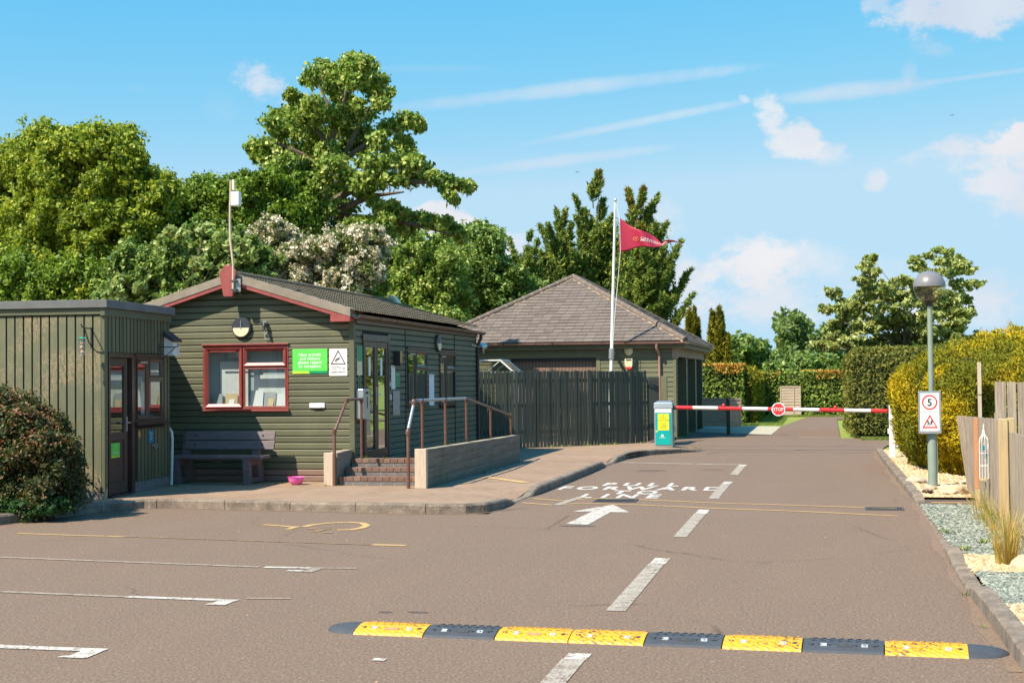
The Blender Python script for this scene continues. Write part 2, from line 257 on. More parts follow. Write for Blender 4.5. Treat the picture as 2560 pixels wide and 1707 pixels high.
# ground covers
def ground(name, stops, scale=40., s2=1.2, tint=None, bump=.6):
    m, t = newmat(name); co = coords(t); a = tnoise(t, co, scale, 5, .75); b = tnoise(t, co, s2, 5, .6); col = ramp(t, a, stops)
    if tint: col = mixc(t, ramp(t, b, [(.45,(0,0,0)),(.7,(.7,.7,.7))]), col, tint)
    fin(t, col, .95, 0, a, bump, .02); return m
ground('lawn', [(.3,(.10,.15,.015)),(.5,(.19,.26,.03)),(.7,(.29,.34,.06))], 30, .5, (.3,.28,.07))
ground('soil', [(.3,(.05,.035,.02)),(.7,(.14,.1,.06))]); ground('gravel_pale', [(.3,(.22,.19,.13)),(.5,(.42,.38,.28)),(.7,(.6,.56,.42))], 22)
ground('cream_bed', [(.3,(.24,.15,.07)),(.5,(.42,.29,.15)),(.7,(.52,.4,.24))], 26); ground('slate_bed', [(.3,(.05,.06,.05)),(.5,(.24,.26,.20)),(.7,(.38,.40,.32))], 30)
def island(name, stops, rough=.8, bump=0):
    m, t = newmat(name); g = N(t, 'ShaderNodeNewGeometry'); fin(t, ramp(t, g.outputs['Random Per Island'], stops), rough); return m
island('cream_stone', [(0,(.36,.22,.11)),(.4,(.52,.38,.21)),(.8,(.62,.5,.32)),(1,(.38,.18,.08))]); island('slate_chip', [(0,(.06,.072,.066)),(.4,(.17,.19,.155)),(.8,(.26,.28,.22)),(1,(.36,.36,.29))])
def leaf(name, stops, trans=.38, gloss=.3, rough=.6, patch=None):
    m, t = newmat(name); g = N(t, 'ShaderNodeNewGeometry'); col = ramp(t, g.outputs['Random Per Island'], stops)
    if patch:
        n = tnoise(t, coords(t), patch[0], 3, .6); col = mixc(t, ramp(t, n, [(patch[2],(0,0,0)),(patch[2]+.1,(.85,.85,.85))]), col, patch[1])
    d = N(t, 'ShaderNodeBsdfDiffuse'); tr = N(t, 'ShaderNodeBsdfTranslucent'); gl = N(t, 'ShaderNodeBsdfGlossy', i_Roughness=rough); m1 = N(t, 'ShaderNodeMixShader'); m2 = N(t, 'ShaderNodeMixShader'); o = N(t, 'ShaderNodeOutputMaterial')
    t.links.new(col, d.inputs[0]); t.links.new(mixc(t, .5, col, mixc(t, 1., col, (1.25,1.2,.5), 'MULTIPLY')), tr.inputs[0]); gl.inputs[0].default_value = (.8,.85,.8,1)
    m1.inputs[0].default_value = trans; t.links.new(d.outputs[0], m1.inputs[1]); t.links.new(tr.outputs[0], m1.inputs[2])
    m2.inputs[0].default_value = gloss*.12; t.links.new(m1.outputs[0], m2.inputs[1]); t.links.new(gl.outputs[0], m2.inputs[2]); t.links.new(m2.outputs[0], o.inputs[0]); return m
leaf('leaf_maple', [(0,(0.0924,0.149,0.0119)),(.35,(0.2,0.283,0.0178)),(.7,(0.354,0.416,0.0297)),(1,(0.524,0.535,0.0743))])
leaf('leaf_oak', [(0,(0.0544,0.12,0.012)),(.4,(0.139,0.239,0.0179)),(.8,(0.265,0.374,0.0299)),(1,(0.404,0.508,0.0747))])
leaf('leaf_syc', [(0,(0.081,0.155,0.0203)),(.4,(0.18,0.296,0.0405)),(.75,(0.36,0.435,0.081)),(1,(0.648,0.652,0.216))])
leaf('leaf_mid', [(0,(0.0672,0.131,0.0262)),(.4,(0.134,0.233,0.0437)),(.8,(0.269,0.364,0.0728)),(1,(0.454,0.495,0.146))])
leaf('leaf_pale', [(0,(0.115,0.198,0.044)),(.4,(0.287,0.374,0.11)),(.8,(0.483,0.55,0.22)),(1,(0.632,0.66,0.352))], gloss=.15)
leaf('leaf_haw', [(0,(0.075,0.105,0.03)),(.5,(0.15,0.195,0.045)),(1,(0.27,0.3,0.09))]); leaf('blossom', [(0,(.5,.42,.28)),(.5,(.68,.6,.45)),(1,(.78,.73,.6))], trans=.2)
leaf('catkin', [(0,(.26,.27,.04)),(1,(.42,.36,.06))])
leaf('leaf_con', [(0,(0.0696,0.12,0.0261)),(.5,(0.139,0.207,0.0435)),(.85,(0.278,0.326,0.0544)),(1,(0.464,0.435,0.087))], trans=.2, gloss=.06); leaf('leaf_congold', [(0,(.14,.13,.02)),(1,(.42,.24,.03))], trans=.2, gloss=.06)
leaf('leaf_thuja', [(0,(.09,.09,.01)),(.5,(.19,.18,.015)),(1,(.32,.28,.03))], trans=.2, gloss=.05)
leaf('leaf_yellow', [(0,(.16,.13,.01)),(.35,(.38,.30,.012)),(.8,(.6,.46,.02)),(1,(.62,.34,.03))], trans=.25, gloss=.05, patch=(.55,(.14,.16,.02),.46))
leaf('leaf_hedge', [(0,(0.07,0.114,0.0228)),(.5,(0.16,0.228,0.038)),(1,(0.32,0.38,0.076))], trans=.2, gloss=.06); leaf('leaf_hedgetop', [(0,(0.39,0.208,0.039)),(.5,(0.65,0.312,0.052)),(1,(0.455,0.338,0.052))], trans=.2)
leaf('leaf_tallhedge', [(0,(0.078,0.0945,0.0203)),(.5,(0.143,0.162,0.0338)),(1,(0.26,0.23,0.054))], trans=.15, gloss=.05, patch=(3.,(.3,.17,.05),.68)); 
leaf('leaf_dog', [(0,(.16,.22,.04)),(.4,(.32,.38,.09)),(.75,(.5,.52,.18)),(1,(.64,.62,.3))]); leaf('leaf_far', [(0,(0.104,0.169,0.039)),(.5,(0.182,0.26,0.065)),(1,(0.286,0.364,0.13))]); leaf('leaf_photinia', [(0,(.03,.05,.012)),(.5,(.06,.09,.018)),(.78,(.10,.11,.025)),(1,(.36,.15,.07))]); leaf('leaf_red', [(0,(.12,.07,.025)),(.5,(.30,.12,.06)),(1,(.5,.2,.12))]); leaf('leaf_ivy', [(0,(.02,.07,.015)),(1,(.06,.15,.03))])
leaf('grass_blade', [(0,(.16,.22,.02)),(.35,(.42,.36,.07)),(.75,(.75,.52,.2)),(1,(.62,.27,.05))]); leaf('core', [(0,(.02,.03,.01)),(1,(.03,.04,.012))], trans=0.)
leaf('weed', [(0,(.12,.18,.02)),(1,(.27,.32,.06))]); leaf('heather', [(0,(.09,.05,.06)),(1,(.17,.10,.09))])
# ------------------------------------------------------------------ building helpers
ORG = {}
def tag(o, label=None, cat=None, group=None, kind=None):
    if label: o['label'] = label
    if cat: o['category'] = cat
    if group: o['group'] = group
    if kind: o['kind'] = kind
    return o
def thing(name, label, cat, loc, group=None):
    o = bpy.data.objects.new(name, None); COL.objects.link(o); o.location = loc; o.empty_display_size = .1
    ORG[o.name] = Vector(loc); return tag(o, label, cat, group)
class MB:
    """collects shapes; frames map (along, out, up) onto a wall"""
    def __init__(s, fr=None): s.v = []; s.f = []; s.fr = fr
    def P(s, p):
        if s.fr: return s.fr(p)
        return tuple(p)
    def add(s, vs, fs):
        k = len(s.v); s.v += [s.P(p) for p in vs]; s.f += [[i+k for i in f] for f in fs]; return s
    def box(s, x0, x1, y0, y1, z0, z1):
        return s.add([(x0,y0,z0),(x1,y0,z0),(x1,y1,z0),(x0,y1,z0),(x0,y0,z1),(x1,y0,z1),(x1,y1,z1),(x0,y1,z1)], [(0,3,2,1),(4,5,6,7),(0,1,5,4),(1,2,6,5),(2,3,7,6),(3,0,4,7)])
    def hexa(s, b, tp): return s.add(list(b)+list(tp), [(0,3,2,1),(4,5,6,7),(0,1,5,4),(1,2,6,5),(2,3,7,6),(3,0,4,7)])
    def bar(s, a, b, w, h, up=(0,0,1)):
        a = Vector(a); b = Vector(b); d = (b-a).normalized(); u = Vector(up); sd = d.cross(u)
        if sd.length < 1e-4: sd = Vector((1,0,0))
        sd.normalize(); u = sd.cross(d).normalized(); sd *= w/2; u *= h/2
        return s.hexa([a-sd-u, a+sd-u, b+sd-u, b-sd-u], [a-sd+u, a+sd+u, b+sd+u, b-sd+u])
    def tube(s, pts, r, n=10, cap=True):
        pts = [Vector(p) for p in pts]; rs = r if isinstance(r, (list, tuple)) else [r]*len(pts); rings = []; vs = []; fs = []
        pn = None
        for i, p in enumerate(pts):
            d = (pts[min(i+1, len(pts)-1)] - pts[max(i-1, 0)]).normalized()
            ref = pn if pn is not None else (Vector((0,0,1)) if abs(d.z) < .9 else Vector((1,0,0)))
            x = (ref - d*ref.dot(d));
            if x.length < 1e-5: x = d.orthogonal()
            x.normalize(); pn = x; y = d.cross(x)
            for k in range(n): a = 2*math.pi*k/n; vs.append(tuple(p + (x*math.cos(a)+y*math.sin(a))*rs[i]))
        for i in range(len(pts)-1):
            for k in range(n): fs.append((i*n+k, i*n+(k+1)%n, (i+1)*n+(k+1)%n, (i+1)*n+k))
        if cap: fs.append(tuple(range(n))[::-1]); fs.append(tuple((len(pts)-1)*n+k for k in range(n)))
        return s.add(vs, fs)
    def lathe(s, c, prof, n=20, axis='z'):
        vs = []; fs = []
        for (r, h) in prof:
            for k in range(n):
                a = 2*math.pi*k/n; q = (r*math.cos(a), r*math.sin(a), h)
                if axis == 'y': q = (q[0], h, q[1])
                if axis == 'x': q = (h, q[0], q[1])
                vs.append((c[0]+q[0], c[1]+q[1], c[2]+q[2]))
        for i in range(len(prof)-1):
            for k in range(n): fs.append((i*n+k, i*n+(k+1)%n, (i+1)*n+(k+1)%n, (i+1)*n+k))
        fs.append(tuple(range(n))[::-1]); fs.append(tuple((len(prof)-1)*n+k for k in range(n)))
        return s.add(vs, fs)
    def prism(s, poly, h0, h1, ax='z'):
        n = len(poly)
        def q(p, h): return (p[0], p[1], h) if ax == 'z' else ((p[0], h, p[1]) if ax == 'y' else (h, p[0], p[1]))
        return s.add([q(p, h0) for p in poly]+[q(p, h1) for p in poly], [tuple(range(n))[::-1], tuple(range(n, 2*n))]+[(i, (i+1)%n, n+(i+1)%n, n+i) for i in range(n)])
    def build(s, name, mat, parent=None, org=None, smooth=False, fix=True, bevel=0):
        me = bpy.data.meshes.new(name)
        o0 = ORG[parent.name] if parent is not None else (Vector(org) if org is not None else Vector((0,0,0)))
        me.from_pydata([(p[0]-o0.x, p[1]-o0.y, p[2]-o0.z) for p in s.v], [], s.f)
        if fix:
            bm = bmesh.new(); bm.from_mesh(me); bmesh.ops.recalc_face_normals(bm, faces=bm.faces); bm.to_mesh(me); bm.free()
        me.materials.append(MT[mat]); o = bpy.data.objects.new(name, me); COL.objects.link(o)
        ORG[o.name] = o0
        if parent is not None:
            o.parent = parent
        else: o.location = o0
        if smooth:
            me.shade_smooth() if hasattr(me, 'shade_smooth') else None
            me.set_sharp_from_angle(angle=math.radians(40))
        if bevel:
            b = o.modifiers.new('bevel', 'BEVEL'); b.width = bevel; b.segments = 2; b.limit_method = 'ANGLE'; b.angle_limit = math.radians(50)
        return o
def front(Y0): return lambda p: (p[0], Y0-p[1], p[2])          # wall facing the camera: (x, out, z)
def side(X0): return lambda p: (X0+p[1], p[0], p[2])           # wall facing +X: (y, out, z)
def frame(o, u, n):                                            # any vertical wall
    o = Vector(o); u = Vector(u).normalized(); n = Vector(n).normalized()
    return lambda p: tuple(o + u*p[0] + n*p[1] + Vector((0,0,1))*p[2])
def text(mb, s, h, fr, x, z, out=.002, align='CENTER', bold=.0, sp=1.0, thick=.0015, sx=1.0, line=1.25):
    """raised lettering; fr maps (along, out, up)"""
    for li, ln in enumerate(s.split('\n')):
        c = bpy.data.curves.new('t', 'FONT'); c.body = ln; c.size = 1; c.align_x = align; c.offset = bold; c.space_character = sp; c.resolution_u = 3
        o = bpy.data.objects.new('t', c); COL.objects.link(o); dg = bpy.context.evaluated_depsgraph_get(); me = o.evaluated_get(dg).to_mesh()
        vs = [v.co.copy() for v in me.vertices]; fs = [tuple(p.vertices) for p in me.polygons]
        k = h/.7; base = len(mb.v)
        mb.v += [tuple(fr((x+v.x*k*sx, out, z-li*h*line/.7*.72+v.y*k))) for v in vs]; mb.f += [[i+base for i in f] for f in fs]
        o.evaluated_get(dg).to_mesh_clear(); bpy.data.objects.remove(o); bpy.data.curves.remove(c)
    return mb
def rquad(mb, x0, x1, z0, z1, o): return mb.add([(x0,o,z0),(x1,o,z0),(x1,o,z1),(x0,o,z1)], [(0,1,2,3)])
def ring2d(mb, cx, cz, r0, r1, o0, o1, n=36):
    vs = []; fs = []
    for k in range(n):
        a = 2*math.pi*k/n; c, s = math.cos(a), math.sin(a); vs += [(cx+r0*c,o1,cz+r0*s),(cx+r1*c,o1,cz+r1*s),(cx+r0*c,o0,cz+r0*s),(cx+r1*c,o0,cz+r1*s)]
    for k in range(n):
        a = 4*k; b = 4*((k+1)%n); fs += [(a,a+1,b+1,b),(a+1,a+3,b+3,b+1),(a+2,a,b,b+2)]
    return mb.add(vs, fs)
def circle(cx, cz, r, n=28, a0=0, a1=360): return [(cx+r*math.cos(math.radians(a0+(a1-a0)*k/n)), cz+r*math.sin(math.radians(a0+(a1-a0)*k/n))) for k in range(n+(0 if a1-a0==360 else 1))]
# ================================================================== GROUND
def sheet(name, poly, z, mat, kind='structure', label=None):
    mb = MB(); mb.add([(x, y, z) for x, y in poly], [tuple(range(len(poly)))]); o = mb.build(name, mat, fix=False)
    if o.data.polygons[0].normal.z < 0: o.data.flip_normals()
    return tag(o, label, kind=kind)
sheet('ground', [(-900,-900),(900,-900),(900,1800),(-900,1800)], -.03, 'lawn')
sheet('road', [(-30,-6),(1.18,-6),(1.18,31.4),(1.5,34.4),(3,35.6),(3,37.2),(.5,38.6),(.6,55),(8,56.5),(8,59),(-.5,58.6),(-1.3,47.4),(-1.34,40.7),(-3.7,42.9),(-3.76,31),(-4,31),(-4,17),(-9,17.4),(-9.6,14),(-30,-2)], 0, 'asphalt')
sheet('gravel_pad', [(-3.72,42.9),(-1.36,40.75),(-1.28,47.4),(-2.9,48.2),(-6,48.5),(-6,46.9),(-3.72,46.9)], .006, 'gravel_pale')
# kerb line on the left, following the pavement edge; (x, y, kerb height)
KL = [(-13.2,6.5,.1),(-10.6,11.6,.1),(-9.45,15.05,.12),(-8.98,16.9,.12),(-8.7,17.28,.12),(-8.2,17.36,.12),(-6.61,17.12,.12),(-5.11,16.97,.12),(-4.6,16.93,.12),(-4.28,17.0,.12),(-4.08,17.2,.12),(-3.99,17.6,.12),(-3.98,18.1,.10),(-3.97,18.55,.02),(-3.96,19.45,.02),(-3.95,19.95,.11),(-3.93,21.58,.12),(-3.91,23.72,.12),(-3.92,25.9,.12),(-3.92,26.4,.03),(-3.91,27.2,.03),(-3.89,27.8,.11),(-3.85,29.2,.12),(-3.72,29.9,.12),(-3.44,30.35,.12),(-3.01,31.1,.10),(-2.5,31.85,.02)]
KR = [(1.08,-4,.12),(1.07,8.32,.12),(1.07,10.3,.12),(1.06,10.9,.11),(1.06,11.4,.04),(1.07,12.4,.05),(1.08,13.3,.10),(1.12,14.1,.03),(1.15,16,.02),(1.17,18.7,.02),(1.16,19.4,.10),(1.14,23.1,.11),(1.13,27,.11),(1.14,31.3,.10),(1.25,31.9,.03)]
def kerb(K, sgn, name, wtop=.125, stone=.915):
    pts = []; 
    for i in range(len(K)-1):
        a, b = Vector(K[i]), Vector(K[i+1]); L = (b.xy-a.xy).length; n = max(1, int(L/.15))
        for k in range(n): pts.append(a.lerp(b, k/n))
    pts.append(Vector(K[-1])); mb = MB(); d0 = 0; s = 0
    nr = []
    for i in range(len(pts)):
        t = (pts[min(i+1,len(pts)-1)]-pts[max(i-1,0)]).xy.normalized(); nr.append(Vector((-t.y, t.x))*sgn)
    cum = [0]
    for i in range(1, len(pts)): cum.append(cum[-1]+(pts[i].xy-pts[i-1].xy).length)
    rings = []; wob = 0
    for i, p in enumerate(pts):
        st = int(cum[i]/stone); random.seed(st*7+int(sgn*3)); wob = random.uniform(-.004,.004); edge = min(cum[i]%stone, stone-cum[i]%stone)
        h = p.z+wob; n = nr[i]; q = Vector((p.x, p.y)); j = .0
        sec = [(0, -.02), (.004, h-.025), (.022, h-.003), (wtop-.01, h), (wtop, h-.01), (wtop, -.02)]
        rings.append([(q.x+n.x*a, q.y+n.y*a, z) for a, z in sec])
    for i in range(len(pts)-1):
        st0 = int(cum[i]/stone); st1 = int(cum[i+1]/stone)
        A, B = rings[i], rings[i+1]
        if st0 != st1: B = [tuple(Vector(b).lerp(Vector(a), .06)) for a, b in zip(A, B)]
        m = len(A); mb.add(A+B, [(k, k+1, m+k+1, m+k) for k in range(m-1)]+[tuple(range(m)), tuple(range(m, 2*m))[::-1]])
    random.seed(5)
    return tag(mb.build(name, 'kerb'), kind='structure')
kerb(KL, 1, 'kerb'); kerb(KR, -1, 'kerb')
# pavement of brick setts, dipping to the dropped kerbs
bm = bmesh.new()
inner = []
for i, (x, y, h) in enumerate(KL):
    a = Vector(KL[max(i-1,0)][:2]); b = Vector(KL[min(i+1,len(KL)-1)][:2]); tt = (b-a).normalized(); inner.append((x-tt.y*.12, y+tt.x*.12))
poly = inner + [(-3.1,32.35),(-3.72,33.0),(-3.78,37.85),(-24,37.85),(-24,6.5)]
vs = [bm.verts.new((x, y, .1)) for x, y in poly]; bm.faces.new(vs)
bmesh.ops.triangulate(bm, faces=bm.faces)
for k in range(0, 40): 
    g = list(bm.verts)+list(bm.edges)+list(bm.faces); bmesh.ops.bisect_plane(bm, geom=g, plane_co=(0,15+k*.5,0), plane_no=(0,1,0))
for k in range(0, 9):
    g = list(bm.verts)+list(bm.edges)+list(bm.faces); bmesh.ops.bisect_plane(bm, geom=g, plane_co=(-4.15-k*.35,0,0), plane_no=(1,0,0))
def pz(x, y):
    z = .1
    for yc, wd, hh in ((19.0, .75, .085), (26.8, .7, .075)):
        dxx = max(0, (-4.05-x)/1.1); dyy = max(0, (abs(y-yc)-.25)/wd); z -= hh*max(0, 1-dxx)*max(0, 1-dyy)
    if y > 30.5 and x > -3.9: z -= .08*max(0, min(1, (y-31)/1.0))*max(0, min(1, (x+3.4)/.9))
    return z
for v in bm.verts: v.co.z = pz(v.co.x, v.co.y)
me = bpy.data.meshes.new('pavement'); bm.to_mesh(me); bm.free(); me.materials.append(MT['block_paving']); pv = bpy.data.objects.new('pavement', me); COL.objects.link(pv); tag(pv, kind='structure')
if me.polygons[0].normal.z < 0: me.flip_normals()
# planted soil strip by the left bush
sheet('planting_bed', [(-10.75,11.8),(-9.65,15.1),(-9.2,16.8),(-9.5,17.42),(-14,17.3),(-14,9)], .112, 'soil')
# beds on the right
def bed(name, y0, y1, mat, z=.07): return sheet(name, [(1.19,y0),(9,y0-.3),(9,y1-.3),(1.19,y1)], z, mat)
bed('gravel_bed', 19.25, 31.5, 'cream_bed', .06); bed('path', 18.4, 19.25, 'asphalt_path', .03); bed('gravel_bed', 13.05, 18.4, 'slate_bed', .035); bed('gravel_bed', 11.95, 13.05, 'cream_bed', .06)
bed('gravel_bed', 10.3, 11.95, 'slate_bed', .07); bed('gravel_bed', -4, 10.3, 'cream_bed', .07)
def stones(name, label, mat, n, x0, x1, y0, y1, z, smin, smax, flat=.55, dens=1.6):
    mb = MB(); v = []; f = []
    for _ in range(n):
        x = x0+(x1-x0)*random.random()**dens; y = random.uniform(y0, y1); s = random.uniform(smin, smax); a = random.uniform(0, 6.28)
        k = len(v); c, sn = math.cos(a), math.sin(a); lx = s*random.uniform(.7,1.4); ly = s*random.uniform(.5,1); hz = s*flat*random.uniform(.6,1.3); tl = random.uniform(-.4,.4)
        for (px, py, pz_) in ((-1,-.3,0),(-.2,-1,0),(1,-.2,0),(.3,1,0),(-.3,-.2,1),(.4,.1,.9)):
            X = px*lx; Y = py*ly; v.append((x+X*c-Y*sn, y+X*sn+Y*c, z-.004+pz_*hz+X*tl*.5))
        f += [(k,k+1,k+4),(k+1,k+5,k+4),(k+1,k+2,k+5),(k+2,k+3,k+5),(k+3,k+4,k+5),(k+3,k,k+4)]
    mb.v = v; mb.f = f; return tag(mb.build(name, mat, fix=False), label, 'gravel', kind='stuff')
stones('gravel', 'blue-grey slate chippings filling the bed beside the kerb', 'slate_chip', 9000, 1.2, 2.6, 13.05, 18.4, .04, .012, .032, dens=1.3)
stones('gravel', 'blue-grey slate chippings in the near strip of the right bed', 'slate_chip', 4200, 1.2, 2.3, 10.3, 11.95, .07, .012, .03)
stones('gravel', 'cream pebbles under the tuft of dry grass', 'cream_stone', 2600, 1.2, 2.3, 11.95, 13.1, .06, .012, .036)
stones('gravel', 'cream pebbles around the foot of the lamp post', 'cream_stone', 9000, 1.2, 2.4, 19.25, 31.2, .06, .014, .045, dens=1.5)
stones('gravel', 'cream pebbles at the near end of the right kerb', 'cream_stone', 1500, 1.2, 2.1, 8.2, 10.3, .07, .012, .036)
# ------------------------------------------------------------------ markings
ZC = [.004]
def nz_(z):
    if z is None: ZC[0] += .00004; return ZC[0]
    return z
def strip(mb, pts, w, z=None):
    z = nz_(z)
    pts = [Vector((p[0], p[1], 0)) for p in pts]
    L = []; R_ = []
    for i, p in enumerate(pts):
        t = (pts[min(i+1,len(pts)-1)]-pts[max(i-1,0)]).normalized(); n = Vector((-t.y, t.x, 0))*w/2; L.append(p+n); R_.append(p-n)
    m = len(pts); return mb.add([(p.x,p.y,z) for p in L+R_], [(m+i, m+i+1, i+1, i) for i in range(m-1)])
def rect(mb, x0, x1, y0, y1, z=None):
    z = nz_(z); return mb.add([(x0,y0,z),(x1,y0,z),(x1,y1,z),(x0,y1,z)], [(0,1,2,3)])
def mk(mb, name, mat, label=None): return tag(mb.build(name, mat, fix=False), label, kind='structure')
mb = MB()
for y0, y1 in ((26.5,26.95),(22.15,22.6),(19.48,19.6),(17.3,17.83),(12.62,13.02),(8.28,8.46)): rect(mb, -1.50, -1.36, y0, y1)
strip(mb, [(-3.82,27.57),(-1.36,26.92)], .1)
mk(mb, 'centre_line', 'mark_white')
mb = MB()
for y0, y1 in ((24.17,26.498),(19.602,22.148),(14.75,17.298),(10.04,12.618),(5.4,8.278)):
    rect(mb, -1.51, -1.37, y0, y1)
mk(mb, 'centre_line', 'mark_worn')
mb = MB(); a = [(-2.83,15.9),(-2.55,15.83),(-2.47,17.43),(-2.40,17.40),(-2.67,18.36),(-3.0,17.36),(-2.83,17.40)]
a = [(-2.84,15.95),(-2.58,15.86),(-2.54,17.40),(-2.30,17.36),(-2.66,18.42),(-3.02,17.42),(-2.78,17.42)]
mb.add([(x,y,.004) for x, y in a], [tuple(range(7))]); mk(mb, 'direction_arrow', 'mark_white')
mb = MB(); fl = lambda p: (p[0], p[2], .004)
for ln, y, xc, k in (('PULL',21.62,-2.72,1.0),('FORWARD',20.86,-2.64,1.0),('TO',20.12,-2.62,1.0),('LINE',19.46,-2.75,1.0)):
    text(mb, ln, .60, fl, xc, y, out=0, sx=.44 if ln!='FORWARD' else .46, bold=.03, sp=1.62 if ln!='FORWARD' else 1.42)
mk(mb, 'road_lettering', 'lettering_paint')
YU = [(-3.89,19.25),(-3.44,18.95),(-3.2,19.22),(-2.94,19.34),(-2.41,19.2),(-1.3,18.76),(-.28,18.52),(.89,18.21)]; YL = [(-3.91,18.6),(-3.45,18.28),(-3.2,18.5),(-2.9,18.55),(-2.31,18.41),(-1.25,18.0),(-.26,17.72),(.87,17.24)]
mb = MB(); strip(mb, YU, .07); strip(mb, YL, .07); strip(mb, [(-8.7,14.25),(-7.9,14.14),(-7.3,14.08)], .055); strip(mb, [(-4.42,13.70),(-4.06,13.68)], .09)
rect(mb, 1.35, 2.3, 18.68, 18.78, .036); strip(mb, [(-4.3,20.8),(-4.9,21.6),(-5.2,21.9)], .16, .106)
mk(mb, 'yellow_line', 'mark_yellow')
mb = MB(); strip(mb, [(-7.3,14.08),(-6.97,14.05),(-4.85,13.75),(-4.42,13.70)], .04); mk(mb, 'yellow_line', 'mark_yellow_worn')
# faint yellow hook-shaped figure in the bay
mb = MB(); sp = [(-5.74,15.28),(-5.72,15.5),(-5.60,15.72),(-5.4,15.84),(-5.2,15.76),(-5.06,15.5),(-5.04,15.25),(-5.10,15.05),(-5.24,15.0)]
sp2 = []
for i in range(len(sp)-1): sp2 += [tuple(Vector(sp[i]).lerp(Vector(sp[i+1]), k/4)) for k in range(4)]
strip(mb, sp2+[sp[-1]], .085); strip(mb, [(-6.3,15.46),(-6.05,15.36),(-5.78,15.2)], .07); rect(mb, -5.86, -5.79, 15.0, 15.32); mk(mb, 'bay_symbol', 'mark_yellow')
mb = MB(); strip(mb, [(-5.62,15.12),(-5.48,15.05),(-5.40,15.15),(-5.44,14.8)], .08); strip(mb, [(-5.30,14.72),(-5.2,14.74)], .08); mk(mb, 'bay_symbol', 'mark_yellow_worn')
mb = MB(); strip(mb, [(-8.4,12.36),(-7.67,12.27),(-5.92,12.06),(-4.9,11.93)], .07); strip(mb, [(-7.2,10.33),(-6.4,10.24),(-5.2,10.13)], .07); strip(mb, [(-4.62,11.92),(-4.0,11.96)], .06); strip(mb, [(-4.3,10.2),(-3.95,10.24)], .05); strip(mb, [(-4.35,11.9),(-4.36,11.66)], .1)
mk(mb, 'bay_line', 'mark_faint')
mb = MB(); strip(mb, [(-4.85,11.93),(-4.42,11.93)], .09); rect(mb, -4.56, -4.42, 11.7, 11.78); strip(mb, [(-5.25,10.14),(-4.32,10.08)], .09); rect(mb, -4.48, -4.32, 9.86, 9.94); strip(mb, [(-4.40,10.08),(-4.39,9.94)], .13)
strip(mb, [(-5.6,8.2),(-5.05,8.1),(-4.34,8.09)], .1); strip(mb, [(-4.41,8.1),(-4.40,7.85)], .14); rect(mb, -4.52, -4.34, 7.84, 7.9); rect(mb, -2.61, -2.53, 8.05, 8.12)
strip(mb, [(-.6,38.9),(0,38.8),(.6,38.72)], .12); mk(mb, 'bay_line', 'mark_white')
# faded second diagonal ghost strokes near the arrow
mb = MB(); strip(mb, [(-3.38,18.25),(-3.26,19.55)], .11); mk(mb, 'centre_line', 'mark_worn')
def ell(name, mat, cx, cy, rx, ry, z=.003):
    mb = MB(); mb.add([(cx+rx*math.cos(k*.2618)*(1+.06*math.sin(3.1*k)), cy+ry*math.sin(k*.2618)*(1+.06*math.cos(2.3*k)), z) for k in range(24)], [tuple(range(24))]); return mk(mb, name, mat)
ell('tar_patch', 'stain', -2.68, 15.74, .21, .09); ell('tar_patch', 'stain', -2.95, 25.2, .27, .13); ell('tar_patch', 'stain', -1.9, 25.5, .2, .05); ell('tar_patch', 'stain', -3.05, 9.75, .05, .035); ell('tar_patch', 'stain', -2.82, 9.78, .075, .03)
mb = MB(); strip(mb, [(-2.49,31.62),(-1,31.45),(1.1,31.16)], .035, .003); strip(mb, [(-3.3,34.5),(-2,34.1),(-1.2,34.4),(0,33.9),(1.2,33.9)], .05, .003); strip(mb, [(-2.2,31.5),(-2.4,30.6)], .03, .003); mk(mb, 'dark_road_line', 'stain')  # tar seam, a wavy dark line and a short dark stroke
# drain covers
def grate(x0, x1, y0, y1, n, label):
    t = thing('drain_cover', label, 'drain cover', ((x0+x1)/2, (y0+y1)/2, 0)); mb = MB(); mb.box(x0, x1, y0, y0+.03, 0, .012).box(x0, x1, y1-.03, y1, 0, .012).box(x0, x0+.03, y0+.031, y1-.031, 0, .012).box(x1-.03, x1, y0+.031, y1-.031, 0, .012); mb.build('cover_frame', 'iron', t)
    mb = MB()
    for k in range(n):
        xa = x0+.035+(x1-x0-.07)*k/n; mb.add([(xa,y0+.03,.009),(xa+.012,y0+.03,.009),(xa+.03,y1-.03,.009),(xa+.018,y1-.03,.009)], [(0,1,2,3)])
    mb.build('grate_bars', 'iron', t, fix=False); mb = MB(); rect(mb, x0+.03, x1-.03, y0+.03, y1-.03, .003); mb.build('drain_pit', 'black_gap', t, fix=False)
grate(-2.98, -2.42, 18.75, 19.2, 16, 'slotted iron drain cover in the road between the two yellow lines'); grate(.52, .98, 17.95, 18.3, 12, 'small iron drain cover in the road by the right kerb')
# silt and moss gathered along the kerbs
def silt(K, sgn, w0, name='kerb_silt'):
    mb = MB(); P_ = []
    for i in range(len(K)-1):
        a, b = Vector(K[i][:2]), Vector(K[i+1][:2]); n = max(1, int((b-a).length/.12)); t = (b-a).normalized(); nn = Vector((t.y, -t.x))*sgn
        for k in range(n): p = a.lerp(b, k/n); P_.append((p-nn*.01, p+nn*max(.012, w0*(.75+.35*math.sin(p.y*2.9+p.x*4.1)+.3*math.sin(p.y*.9)+.12*random.random()))))
    mb.add([(p.x,p.y,.0028) for q in P_ for p in q], [(2*i,2*i+1,2*i+3,2*i+2) for i in range(len(P_)-1)]); return mk(mb, name, 'silt')
silt(KL[2:], 1, .05); silt(KR[1:], -1, .08)
